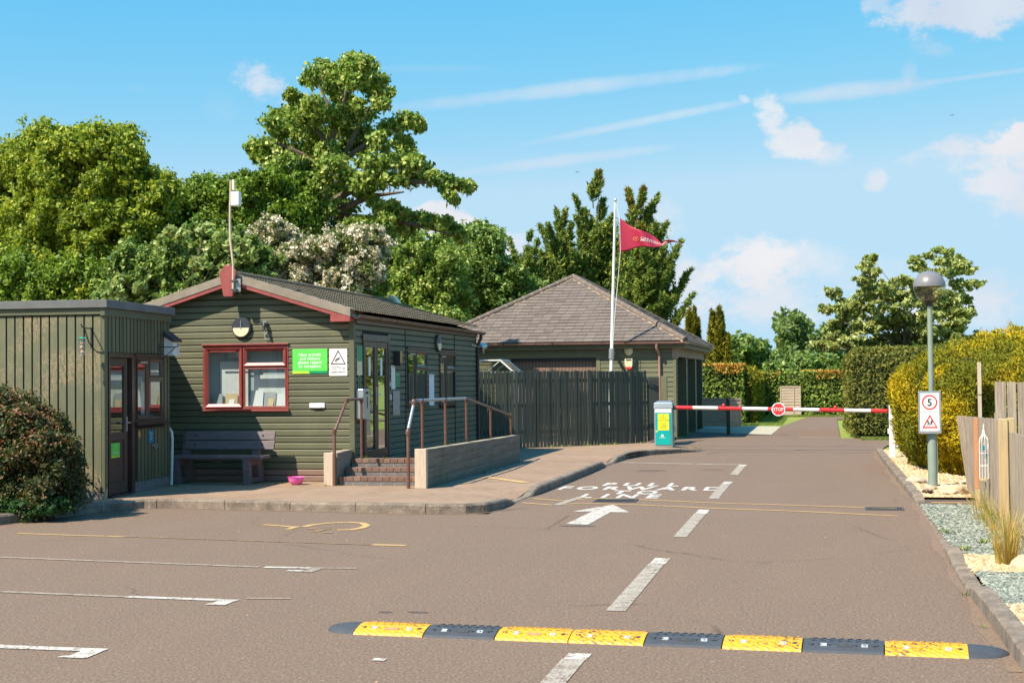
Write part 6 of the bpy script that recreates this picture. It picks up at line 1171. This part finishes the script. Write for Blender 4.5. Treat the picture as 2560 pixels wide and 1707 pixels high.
mb.tube([q(810,430), q(760,390,.3), q(700,360), q(640,366)], [.09,.07,.045,.012], 7); mb.tube([q(825,370), q(780,310), q(730,250), q(715,235)], [.07,.05,.03,.01], 6); mb.tube([q(840,320), q(820,260), q(790,200)], [.06,.04,.012], 6); mb.tube([q(836,540), q(930,545), q(1030,560), q(1140,590)], [.09,.06,.045,.012], 6); mb.tube([q(860,400), q(930,350), q(1000,320), q(1040,305)], [.07,.05,.03,.01], 6)
mb.build('trunk', 'bark', t, smooth=True)
P = []; 
for b in bl:
    n = 9; P.append(np.array(b[:3])+RNG.normal(size=(n,3))*np.array([b[3],b[3],b[5]])*.7-np.array([0,0,.12]))
P = np.concatenate(P); npmesh('catkins', leaves(P, .11+.07*RNG.random(len(P)), np.tile([0,0,-1.],(len(P),1))+RNG.normal(size=P.shape)*.12, 0, .28), 4, 'catkin', t)
# pale sycamore sapling with wind-turned leaves
tree('sycamore_sapling', 'young sycamore with pale wind-turned leaves behind the gable', 'tree', [(255,770),(275,690),(300,650),(330,620),(400,640),(420,610),(450,590),(500,560),(540,590),(580,585),(640,600),(680,680),(700,760),(560,790),(255,790)], 27, .7, 24, 24, 'leaf_mid', .09, 18, 24, (430,770,450,650), .06, group=GB, up=.6, asp=.75)
bl = pxb([(290,730,16),(300,700,14),(320,745,16),(345,770,16),(400,765,18),(350,720,14),(430,700,18),(445,665,20),(470,640,20),(495,610,20),(510,575,14),(500,660,18),(540,630,18),(560,600,20),(590,610,20),(600,650,18),(620,680,18),(560,690,16),(420,600,14),(400,620,16),(430,580,14),(455,585,12),(530,720,14),(650,690,16),(620,640,16)], 26.3); c = at(440,760,26.5); t = thing('sycamore_sapling', 'palest silvery sprays of sycamore leaves left of the aerial pole', 'tree', (c.x,26.3,0), GB)
npmesh('crown', blobcloud(bl, 12, 17, .13, spread=.34, up=.2, asp=.7, droop=(.9,0,.5), shell=.3), 4, 'leaf_pale', t); limbs(MB(), (c.x,26.3,0), tuple(at(500,600,26.3)), [b[:3] for b in bl], .05).build('trunk', 'bark', t, smooth=True)
# hawthorn in blossom
hp = [(600,640),(625,570),(670,560),(720,570),(750,590),(800,585),(860,590),(910,570),(955,575),(960,610),(940,680),(900,745),(820,750),(700,720),(620,690)]
t, bl = tree('hawthorn_tree', 'hawthorn covered in cream blossom above the cabin roof', 'tree', hp, 28, .9, 22, 22, 'leaf_haw', .08, 14, 14, (790,740,790,620), .1, group=GB, shell=.3)
bf = [b for b in bl if b[1] < 28.5 and random.random() < .8]; npmesh('blossom', blobcloud(bf, 17, 22, .055, spread=.26, asp=.9, shell=.85), 4, 'blossom', t)
# mid trees right of the hawthorn
tree('sycamore_tree', 'mid green sycamore between the hawthorn and the conifers, left one', 'tree', [(925,640),(950,600),(1000,585),(1060,595),(1110,605),(1140,640),(1160,760),(1150,830),(930,760)], 46, 1.6, 26, 26, 'leaf_syc', .13, 20, 30, (1040,780,1030,640), .14, group=GB, up=.8)
tree('sycamore_tree', 'pointed mid green sycamore touching the garage roof', 'tree', [(1110,640),(1130,600),(1160,580),(1195,570),(1225,580),(1250,610),(1280,650),(1310,680),(1340,730),(1345,770),(1280,800),(1180,830),(1120,820)], 50, 1.5, 26, 27, 'leaf_mid', .14, 20, 30, (1190,820,1190,620), .14, group=GB, up=.8)
tree('dark_undergrowth', 'dark blue-green shaded shrubs behind the cabin ridge', 'bush', [(930,720),(1100,720),(1260,750),(1220,840),(1100,820),(930,780)], 50, .8, 26, 28, 'leaf_oak', .12, 12, 16, (1100,800,1100,740), .08, group=GB)
# ---------------- conifers: upswept plumes
def sprays(pl, n, ln, mat, t, name='crown'):
    out = []
    for p0, p1, r in pl:
        p0, p1 = np.array(p0), np.array(p1); L = np.linalg.norm(p1-p0); ax = (p1-p0)/L
        for _ in range(int(20*L)):
            tq = random.random()**.8; R_ = unit(RNG.normal(size=(1,3)))[0]; R_ = R_-ax*(R_@ax); R_ /= np.linalg.norm(R_)+1e-6; l2 = r*(1.25*(1-tq)**.8+.16)*random.uniform(.55,1.35); d = ax*random.uniform(.6,1.15)+R_*.75+np.array([.12,.05,random.uniform(-.1,.45)]); d /= np.linalg.norm(d)
            m = int(n*l2)+10; s = RNG.random(m)**.8; q = unit(RNG.normal(size=(m,3))); P = p0+ax*tq*L+d*(s*l2)[:,None]+q*(.11*(1-s)+.025)[:,None]; out.append(leaves(P, ln*(.5+.8*RNG.random(m)), d+q*.55+RNG.normal(size=(m,3))*.2, .3, .24, 1.))
    return npmesh(name, np.concatenate(out), 4, mat, t)
def plumes(pl, n, ln, wd, mat, t, name='crown', asp=.22, rad=.16):
    """pl: list of (p0, p1, radius): foliage sprays along an axis, all sweeping towards the tip"""
    out = []
    for p0, p1, r in pl:
        p0, p1 = np.array(p0), np.array(p1); L = np.linalg.norm(p1-p0); m = int(n*L); ax = (p1-p0)/L; tt = RNG.random(m)**.85; R_ = RNG.normal(size=(m,3)); R_ -= ax*(R_@ax)[:,None]; R_ = unit(R_)
        rr = r*(1-tt)**.65*(.25+.75*RNG.random(m)); P = p0+ax*(tt*L)[:,None]+R_*rr[:,None]; D = ax*1.0+R_*.75+RNG.normal(size=(m,3))*.25+np.array([0,0,.2]); out.append(leaves(P, ln*(.6+.8*RNG.random(m)), D, .2, asp, 1.))
    return npmesh(name, np.concatenate(out), 4, mat, t)
def conifer(label, Y, base, tips, r, mat='leaf_con', gold=(), n=650, ln=.26, group='conifers behind the garage', fill=None):
    c = at(base[0], base[1], Y); t = thing('conifer_tree', label, 'tree', (c.x,Y,0), group); pl = []; gl = []; mb = MB(); topz = max(at(x,y,Y).z for x,y,*_ in tips); topx = [at(x,y,Y) for x,y,*_ in tips if abs(at(x,y,Y).z-topz) < .01][0]
    mb.tube([(c.x,Y,0), (c.x+(topx.x-c.x)*.4,Y,topz*.5), (topx.x,Y,topz*.93)], [.12,.07,.01], 8)
    for i, q in enumerate(tips):
        x, y = q[0], q[1]; rr = (q[2] if len(q) > 2 else r)*Y/FPX; dy = random.uniform(-1.4,.9) if len(q) < 4 else q[3]; tip = at(x, y, Y+dy); b = Vector((c.x+(tip.x-c.x)*.25, Y+dy*.3, max(.6, tip.z-abs(tip.x-c.x)*.55-1.0)))
        pl.append((tuple(b), tuple(tip), rr)); mb.tube([(c.x+(topx.x-c.x)*.3,Y,max(.3,b.z-.3)), tuple(b), tuple(Vector(b).lerp(tip,.85))], [.03,.022,.005], 5)
        if i in gold: gl.append((tuple(Vector(b).lerp(tip,.35)), tuple(tip), rr*.8))
    sprays(pl, 85, ln*.85, mat, t)
    if gl: sprays(gl, 60, ln*.8, 'leaf_congold', t, name='golden_sprays')
    if fill:
        bl = dense(fill, Y+.6, 1.0, 20, 20); npmesh('inner_foliage', blobcloud(bl, 12, 26, .17, spread=.42, asp=.3, droop=(.25,0,1)), 4, mat, t)
    mb.build('trunk', 'bark', t, smooth=True); return t
conifer('tall conifer spire left of the flagpole with a long side branch', 58, (1480,800), [(1497,430,26,0),(1433,482,10,-.5),(1460,520,22),(1440,540,18),(1510,500,24),(1530,540,26),(1480,560,34),(1450,600,34),(1500,620,38),(1540,640,38),(1430,640,34),(1470,680,40),(1520,700,40),(1410,690,36),(1560,700,38),(1450,740,40),(1500,760,40),(1540,760,40)], 26, gold=(0,), ln=.28, fill=[(1420,680),(1450,640),(1490,570),(1530,580),(1570,620),(1580,800),(1400,800)])
conifer('broad conifer with golden tips right of the flagpole', 55.5, (1590,800), [(1609,470,16,0),(1569,474,14),(1646,487,20),(1580,520,26),(1620,520,26),(1600,560,32),(1640,560,26),(1668,556,18),(1560,600,32),(1610,620,36),(1660,620,28),(1706,600,14,-.5),(1690,640,24),(1580,660,38),(1630,680,38),(1680,680,32),(1729,670,18),(1715,700,22),(1735,735,14),(1720,760,16),(1700,790,18),(1600,720,40),(1660,740,36),(1690,740,28),(1640,780,36),(1560,740,38)], 26, gold=(0,1,3,4,5), ln=.28, fill=[(1560,590),(1600,560),(1630,580),(1645,620),(1660,670),(1675,710),(1680,760),(1660,800),(1540,800)])
conifer('paired slender-tipped conifer at the middle of the evergreen group', 56.5, (1400,780), [(1391,525,14,0),(1415,520,14),(1370,560,20),(1430,560,24),(1400,580,28),(1350,563,14),(1380,620,32),(1430,630,34),(1350,630,28),(1400,680,38),(1350,690,36),(1440,690,36),(1380,740,38),(1430,740,38)], 24, ln=.27, fill=[(1350,660),(1400,610),(1440,640),(1460,800),(1340,800)])
conifer('lower conifer at the left of the evergreen group', 55, (1310,790), [(1326,580,12,0),(1345,600,18),(1300,640,16),(1273,597,9),(1285,640,16),(1320,640,26),(1350,660,26),(1290,690,28),(1330,700,34),(1360,710,30),(1300,740,32),(1340,760,34)], 22, ln=.26, fill=[(1295,710),(1330,660),(1365,690),(1370,800),(1280,800)])
# columnar conifers
def column(label, px, top, bot, hw, Y, group='columnar conifers'):
    c = at(px, top, Y); t = thing('columnar_conifer', label, 'tree', (c.x,Y,0), group); w = hw*Y/FPX; pl = []
    for k in range(30):
        a = random.uniform(0,6.28); q = random.random()**.7; h = random.uniform(.25,1); rr = w*.75*math.sqrt(max(.05,1-(max(0,h-.55)/.5)**2)); x, y = c.x+rr*q*math.cos(a), Y+rr*q*math.sin(a); pl.append(((x,y,max(.3,c.z*h-1.9)), (x+.1*w*math.cos(a),y,c.z*h), .42*w))
    pl.append(((c.x,Y,c.z-2),(c.x,Y,c.z),w*.5)); plumes(pl, 420, .2, .05, 'leaf_thuja', t); MB().tube([(c.x,Y,0),(c.x,Y,c.z*.8)], [.12,.03], 6).build('trunk', 'bark', t)
column('left yellow-green columnar conifer beside the garage roof', 1736, 766, 900, 34, 53.5); column('right yellow-green columnar conifer, the wider one', 1799, 766, 900, 42, 53.2); column('short columnar conifer half hidden before the taller left one', 1722, 778, 900, 14, 53.0)
# distant trees over the back hedge
GD = 'distant trees over the far hedge'
tree('bushy_tree', 'rounded dark tree right of the columnar conifers', 'tree', [(1770,905),(1800,860),(1850,845),(1890,850),(1920,880),(1930,945),(1770,945)], 72, 2, 16, 16, 'leaf_mid', .24, 14, 14, (1850,930,1850,870), .2, group=GD)
tree('ash_tree', 'tall loose pale ash tree in the distance', 'tree', [(1930,900),(1945,840),(1940,800),(1955,785),(1985,778),(2015,790),(2020,830),(2010,870),(2040,940),(1900,940),(1915,900)], 80, 2, 15, 18, 'leaf_far', .26, 10, 12, (1980,930,1985,800), .2, group=GD)
tree('ash_tree', 'smaller loose ash tree right of the tall pale one', 'tree', [(2030,860),(2045,820),(2075,812),(2090,830),(2085,880),(2100,935),(2020,940)], 76, 2, 15, 17, 'leaf_far', .25, 10, 12, (2060,930,2060,830), .18, group=GD)
tree('bushy_tree', 'low dark bush in front of the distant ash trees', 'bush', [(1900,945),(1925,910),(1980,905),(2040,890),(2100,905),(2110,950),(1900,950)], 70, 1.5, 14, 14, 'leaf_mid', .2, 12, 12, (2000,945,2000,920), .1, group=GD)
tree('bushy_tree', 'tree line closing the view behind the right hedges', 'tree', [(2100,930),(2140,870),(2300,860),(2620,870),(2620,940),(2100,940)], 75, 2, 18, 20, 'leaf_mid', .25, 12, 12, (2300,930,2300,880), .2, group=GD)
# variegated dogwood: tiered layers
DG = [(2181,645,12),(2165,665,16),(2185,680,14),(2165,700,18),(2188,712,16),(2214,722,18),(2178,735,18),(2150,745,20),(2120,756,16),(2100,768,12),(2090,772,10),(2240,705,18),(2262,700,14),(2290,650,12),(2296,668,16),(2320,640,10),(2345,625,10),(2370,632,12),(2362,655,16),(2396,650,14),(2408,668,16),(2420,676,12),(2386,680,18),(2350,680,18),(2400,712,18),(2330,700,20),(2290,710,20),(2250,735,22),(2212,752,22),(2180,770,22),(2145,785,20),(2112,792,16),(2088,806,10),(2245,772,24),(2290,756,24),(2335,740,22),(2380,745,20),(2410,750,16),(2420,780,14),(2400,795,18),(2370,785,20),(2330,785,22),(2285,800,24),(2240,812,24),(2195,808,22),(2155,822,20),(2115,830,18),(2085,840,14),(2080,862,12),(2110,858,18),(2150,858,20),(2200,850,24),(2250,850,24),(2300,840,24),(2350,825,22),(2390,820,18),(2390,850,18),(2340,860,20)]
bl = [(x,y,z,rx*1.1,ry,rz*.75) for x,y,z,rx,ry,rz in pxb(DG, 44, dj=1.6)]; c = at(2260,860,44); bl += [(x+random.gauss(0,.35),y+random.gauss(0,.3),z+random.gauss(0,.3),rx,ry,rz) for x,y,z,rx,ry,rz in bl if z < 4.1]; t = thing('dogwood_tree', 'cream-variegated tree with tiered branches behind the tall hedge', 'tree', (c.x,44,0))
npmesh('crown', blobcloud(bl, 20, 26, .125, spread=.34, up=1.2, asp=.6, shell=.3, flat=.7, droop=(.2,-.3,-.8)), 4, 'leaf_dog', t); limbs(MB(), (c.x,44,0), tuple(at(2260,700,44)), [b[:3] for b in bl[::4]], .09).build('trunk', 'bark', t, smooth=True)
t = thing('leafy_sprig', 'thin leafy shoot sticking up behind the yellow hedge', 'shoot', tuple(at(2540,870,29))); mb = MB(); mb.tube([at(2535,880,29), at(2528,840,29), at(2540,820,29)], [.012,.008,.004], 5).tube([at(2552,880,29), at(2556,850,29), at(2560,840,29)], [.01,.007,.004], 5).build('stem', 'bark', t); bl = pxb([(2530,840,6),(2542,822,6),(2520,846,4),(2556,848,6),(2536,860,5)], 29); npmesh('leaves', blobcloud(bl, 5, 5, .07), 4, 'leaf_mid', t)
# ---------------- hedges
def boxhedge(name, label, x0, x1, y0, y1, z1, mat, size, dens, topmat=None, topd=0, rnd=.25, z0=.0, corem=.18, group=None):
    t = thing(name, label, 'hedge', ((x0+x1)/2,(y0+y1)/2,0), group); MB().box(x0+corem, x1-corem, y0+corem, y1-corem, z0+.03, z1-corem).build('core', 'core', t)
    A = [(y1-y0)*(z1-z0), (y1-y0)*(z1-z0), (x1-x0)*(z1-z0), (x1-x0)*(y1-y0)]; out = []; ow = []
    for k, a in enumerate(A):
        n = int(a*dens); u, v = RNG.random(n), RNG.random(n)
        if k < 2: P = np.stack([np.full(n, x0 if k == 0 else x1), y0+u*(y1-y0), z0+v*(z1-z0)], 1); o = np.array([-1. if k == 0 else 1., 0, 0])
        elif k == 2: P = np.stack([x0+u*(x1-x0), np.full(n, y0), z0+v*(z1-z0)], 1); o = np.array([0,-1.,0])
        else: P = np.stack([x0+u*(x1-x0), y0+v*(y1-y0), np.full(n, z1)], 1); o = np.array([0,0,1.])
        c = np.array([(x0+x1)/2,(y0+y1)/2,0]); hx, hy = (x1-x0)/2, (y1-y0)/2; zr = np.clip((P[:,2]-(z1-rnd))/rnd, 0, 1)**2*rnd*.6
        P[:,0] -= np.sign(P[:,0]-c[0])*np.minimum(zr, np.abs(P[:,0]-c[0])); P[:,1] -= np.sign(P[:,1]-c[1])*np.minimum(zr, np.abs(P[:,1]-c[1]))
        wob = np.sin(P[:,0]*2.1+P[:,2]*1.7)*np.sin(P[:,1]*1.9+P[:,2]*2.3)*.06; P -= o*(RNG.random((n,1))**1.6*.16); P += o*wob[:,None]+RNG.normal(size=P.shape)*.025; out.append(P); ow.append(np.tile(o, (n,1)))
    P = np.concatenate(out); O = np.concatenate(ow); npmesh('foliage', leaves(P, size*(.6+.8*RNG.random(len(P))), None, .5, .45, .8, O*.7), 4, mat, t)
    if topmat:
        n = int((x1-x0)*(y1-y0)*topd); P = np.stack([x0+RNG.random(n)*(x1-x0), y0+RNG.random(n)*(y1-y0), z1-.03+.06*RNG.random(n)], 1); nf = int((x1-x0)*topd*.7); q = RNG.random(nf); Q = np.stack([x0+RNG.random(nf)*(x1-x0), y0-.03-.04*RNG.random(nf), z1-.02-.30*q*q], 1); k = np.sin(Q[:,0]*1.7)+np.sin(Q[:,0]*4.1+1)*.5 > -.2; P = np.concatenate([P, Q[k]]); npmesh('browned_tips', leaves(P, size*.8*(.6+.8*RNG.random(len(P))), None, 1., .45), 4, topmat, t)
    return t
GH = 'clipped hedges at the end of the lane'
boxhedge('clipped_hedge', 'clipped green hedge with orange top beside the garage', -7, -2.62, 50, 52, 2.08, 'leaf_hedge', .13, 420, 'leaf_hedgetop', 520, group=GH)
boxhedge('clipped_hedge', 'yellowish hedge end at the right of the garage hedge', -2.95, -2.25, 50.5, 60, 1.95, 'leaf_thuja', .14, 260, rnd=.5, group=GH)
boxhedge('clipped_hedge', 'far low hedge left of the boarded garden gate', -2.9, -1.62, 59.7, 61.5, 1.82, 'leaf_hedge', .15, 380, 'leaf_hedgetop', 40, group=GH)
boxhedge('clipped_hedge', 'strip of hedge arching over the boarded garden gate', -1.62, -.74, 59.8, 61.3, 1.80, 'leaf_hedge', .15, 380, z0=1.2, corem=.1, group=GH)
boxhedge('clipped_hedge', 'far low hedge with orange top right of the garden gate', -.74, 3.5, 59.7, 61.5, 1.86, 'leaf_hedge', .15, 380, 'leaf_hedgetop', 140, group=GH)
boxhedge('tall_hedge', 'tall square brownish-green hedge beyond the barrier', .74, 3.6, 38.3, 46, 2.38, 'leaf_tallhedge', .09, 800, rnd=.35, z0=.12, group=GH)
# yellow conifer hedge: rounded mound
t = thing('golden_conifer_hedge', 'huge rounded golden-yellow conifer hedge behind the lamp post', 'hedge', (3.2,25,0)); n = 260000
def mound(u, v):    # u angle 0..2pi, v 0..1 bottom to top -> surface point
    r = np.where(v < .55, 1+.06*np.sin(v*5), np.sqrt(np.clip(1-((v-.55)/.45)**2.3, 0, 1))*1.02); return r
cx_, cy_, rx_, ry_, h_ = 4.30, 25.9, 3.05, 4.2, 2.40
u = RNG.random(n)*2*np.pi; keep = (np.cos(u) < .6); u = u[keep]; v = RNG.random(len(u))**.85; r = mound(u, v); sq = lambda a: np.sign(a)*np.abs(a)**.8
nrm = np.stack([np.cos(u)*(1-v*.4), np.sin(u)*(1-v*.4), np.clip((v-.5)*1.8, 0, 1)], 1); base_in = .17*np.clip((.62-v)/.62, 0, 1)
P = np.stack([cx_+rx_*sq(np.cos(u))*(r-base_in), cy_+ry_*sq(np.sin(u))*(r-base_in), .02+h_*v], 1)
lump = np.zeros(len(P))
for fq, am in ((1.6,.10),(3.1,.07),(6.,.05),(11.,.035),(20.,.02)):
    for _ in range(4): kv = RNG.normal(size=3); kv /= np.linalg.norm(kv); lump += am*.42*np.sin(P@kv*fq*1.3+RNG.random()*6.3)
gaps = lump < -.085; keepg = ~gaps | (RNG.random(len(P)) < .45); P = P[keepg]; nrm = nrm[keepg]; lump = lump[keepg]
P += nrm*(lump*1.2-RNG.random(len(P))**1.5*.25)[:,None]; D = nrm*.9+np.array([0,0,.9])+RNG.normal(size=P.shape)*.45
npmesh('foliage', leaves(P, .05*(.6+.9*RNG.random(len(P))), D, .3, .42, .9, nrm*.6), 4, 'leaf_yellow', t)
k = RNG.choice(len(P), 9000); Q = P[k]+nrm[k]*.05; npmesh('long_shoots', leaves(Q, .09*(.6+.9*RNG.random(len(Q))), nrm[k]*1.2+np.array([-.1,0,.9])+RNG.normal(size=Q.shape)*.3, .3, .2, .9), 4, 'leaf_yellow', t)
mb = MB(); vs = []; nu_, nv_ = 40, 12
for j in range(nv_+1):
    for i in range(nu_): uu_ = 2*math.pi*i/nu_; vj = j/nv_; rr = float(mound(np.array([uu_]), np.array([vj]))[0])*.9-.17*max(0,(.62-vj)/.62); vs.append((cx_+rx_*math.copysign(abs(math.cos(uu_))**.8, math.cos(uu_))*rr, cy_+ry_*math.copysign(abs(math.sin(uu_))**.8, math.sin(uu_))*rr, .02+h_*vj*.93))
mb.add(vs, [(j*nu_+i, j*nu_+(i+1)%nu_, (j+1)*nu_+(i+1)%nu_, (j+1)*nu_+i) for j in range(nv_) for i in range(nu_)]); mb.build('core', 'core', t)
# left photinia bush
bl = pxb([(10,1270,26),(60,1255,28),(110,1245,26),(160,1225,26),(185,1190,20),(150,1150,26),(-20,1250,30),(90,1200,30)], 15.9, dj=.4)+dense([(-90,1020),(0,985),(60,1000),(110,1030),(150,1060),(180,1120),(195,1180),(205,1230),(160,1262),(60,1290),(-90,1310)], 16.2, .75, 30, 26); t = thing('photinia_bush', 'dense rounded bush with reddish young leaves at the left edge', 'bush', (-10.6,16.2,.1))
npmesh('foliage', blobcloud(bl, 26, 26, .05, spread=.34, shell=.5, asp=.55), 4, 'leaf_photinia', t); rb = [b for b in bl if b[2] > .85]; npmesh('young_leaves', blobcloud(rb, 20, 6, .045, spread=.3, shell=.85), 4, 'leaf_red', t); limbs(MB(), (-10.6,16.2,.1), (-10.5,16.2,1.2), [b[:3] for b in bl[::3]], .05).build('stems', 'bark', t)
MB().lathe((-10.85,16.3,.1), [(.55,.02),(.8,.25),(.75,.65),(.5,.95),(.1,1.05)], 18).build('core', 'core', t)
bl = dense([(-60,1262),(60,1255),(150,1250),(170,1266),(60,1288),(-60,1306)], 15.6, .25, 12, 11); t = thing('ivy', 'low dark green ivy at the kerb below the reddish bush', 'ground cover', (-10.2,15.6,.1)); npmesh('foliage', blobcloud(bl, 14, 12, .045, spread=.4), 4, 'leaf_ivy', t); tag(t, kind='stuff')
# ornamental grass tuft
t = thing('grass_tuft', 'tuft of tall dry ornamental grass by the right fence', 'grass tuft', (1.50,12.5,.08)); V = []
for k in range(230):
    a = random.uniform(0,6.28); r0 = random.uniform(0,.09); ln_ = random.uniform(.18,.5) if k > 50 else random.uniform(.5,.75); lean = random.uniform(.03,.42); p = Vector((1.50+r0*math.cos(a),12.5+r0*math.sin(a),.07)); w_ = random.uniform(.0018,.0035)
    d = Vector((math.cos(a),math.sin(a),0)); q1 = p+d*ln_*lean*.3+Vector((0,0,ln_*.5)); q2 = p+d*ln_*lean*.9+Vector((0,0,ln_*(.95-lean*.3))); s_ = Vector((-math.sin(a+1),math.cos(a+1),0))*w_
    V += [p-s_,p+s_,q1+s_*.8,q1-s_*.8, q1-s_*.8,q1+s_*.8,q2+s_*.2,q2-s_*.2]
npmesh('blades', np.array([tuple(v) for v in V]), 4, 'grass_blade', t)
V = []      # wispy tufts further back along the fence
t = thing('dry_grass', 'sparse dry grass wisps at the foot of the board fence', 'grass tuft', (1.7,15.5,.05))
for k in range(160):
    y0 = random.choice([15.6,16.4,14.8,13.6])+random.gauss(0,.15); x0 = 1.72+random.gauss(0,.05); a = random.uniform(0,6.28); ln_ = random.uniform(.2,.55); p = Vector((x0,y0,.04)); d = Vector((math.cos(a)-.6,math.sin(a),0)).normalized(); s_ = Vector((.002,.001,0)); q2 = p+d*ln_*.45+Vector((0,0,ln_*.85)); q1 = p+d*ln_*.15+Vector((0,0,ln_*.5)); V += [p-s_,p+s_,q1+s_,q1-s_, q1-s_,q1+s_,q2+s_*.3,q2-s_*.3]
npmesh('blades', np.array([tuple(v) for v in V]), 4, 'grass_blade', t)
def turf(name, label, region, n, h, mat, z=0, cat='grass'):
    P = []; 
    while len(P) < n:
        x = random.uniform(region[0],region[1]); y = random.uniform(region[2],region[3]); P.append((x,y))
    P = np.array(P); Pz = np.concatenate([P, np.full((n,1), z)], 1); a = RNG.random(n)*6.28; s = np.stack([np.cos(a),np.sin(a),np.zeros(n)],1)*h*.12; tp = Pz+np.stack([RNG.normal(size=n)*h*.35,RNG.normal(size=n)*h*.35,h*(.5+RNG.random(n)*.7)],1)
    V = np.stack([Pz-s,Pz+s,tp],1).reshape(-1,3); return tag(npmesh(name, V, 3, mat), label, cat, kind='stuff')
turf('grass', 'grass verge at the foot of the tall square hedge', (1.0,3.2,37.3,38.4), 5000, .07, 'weed'); turf('grass', 'small lawn beyond the pale gravel', (-3.2,-1.25,48.1,59.6), 9000, .06, 'weed'); turf('grass', 'grass strip along the far hedge by the garden gate', (-1.2,3,58.7,59.6), 3000, .08, 'weed')
# weeds: sparse clumps at joints
V = []
def weed(x, y, z, n, h, r):
    for _ in range(n):
        a = random.uniform(0,6.28); q = random.random()*r; p = Vector((x+q*math.cos(a),y+q*math.sin(a),z)); s_ = Vector((math.cos(a+1.5),math.sin(a+1.5),0))*h*.18; tp = p+Vector((math.cos(a)*h*.6,math.sin(a)*h*.6,h*random.uniform(.4,1))); V.extend([p-s_,p+s_,tp])
for x, y, z, n, h, r in ((-6.9,21.0,.46,26,.06,.14),(-6.5,20.85,.46,14,.04,.08),(-7.15,20.0,.1,12,.04,.05),(-6.97,20.0,.1,10,.03,.05),(1.22,15.0,.06,16,.05,.08),(1.25,13.6,.05,16,.05,.1),(1.03,11.1,.01,10,.04,.05),(1.02,9.7,.01,8,.03,.04),(.98,8.95,.01,8,.025,.03),(.84,8.9,.03,8,.03,.03),(-5.4,22.8,.1,10,.06,.08),(1.5,14.2,.05,16,.05,.1),(-9.5,19.8,.1,20,.05,.12)): weed(x, y, z, n, h, r)
for _ in range(70): weed(random.uniform(-9.4,-7.1), random.gauss(20.6,.18), .1, 5, .025, .05)
for _ in range(30): p, d = along(FP, random.uniform(.2,5)); weed(p.x+random.uniform(0,.1), p.y-random.uniform(.05,.2), .1, 5, .06, .06)
for _ in range(26): weed(random.uniform(-3.4,-2.6), random.uniform(31.2,32.3), .08, 4, .04, .08)
tag(npmesh('weeds', np.array([tuple(v) for v in V]), 3, 'weed'), 'scattered small weeds in the paving joints and kerb edges', 'weeds', kind='stuff')
V = [];
for _ in range(260):
    a = random.uniform(0,6.28); e = random.uniform(.1,1.2); p = Vector((1.40,19.75,.07)); l_ = random.uniform(.06,.16); d = Vector((math.cos(a)*math.cos(e),math.sin(a)*math.cos(e),math.sin(e)*.5)); s_ = Vector((-math.sin(a),math.cos(a),0))*.006; V.extend([p-s_,p+s_,p+d*l_])
t = thing('heather_tuft', 'small dark withered tuft on the cream pebbles before the lamp', 'plant', (1.40,19.75,.07)); npmesh('stems', np.array([tuple(v) for v in V]), 3, 'heather', t)
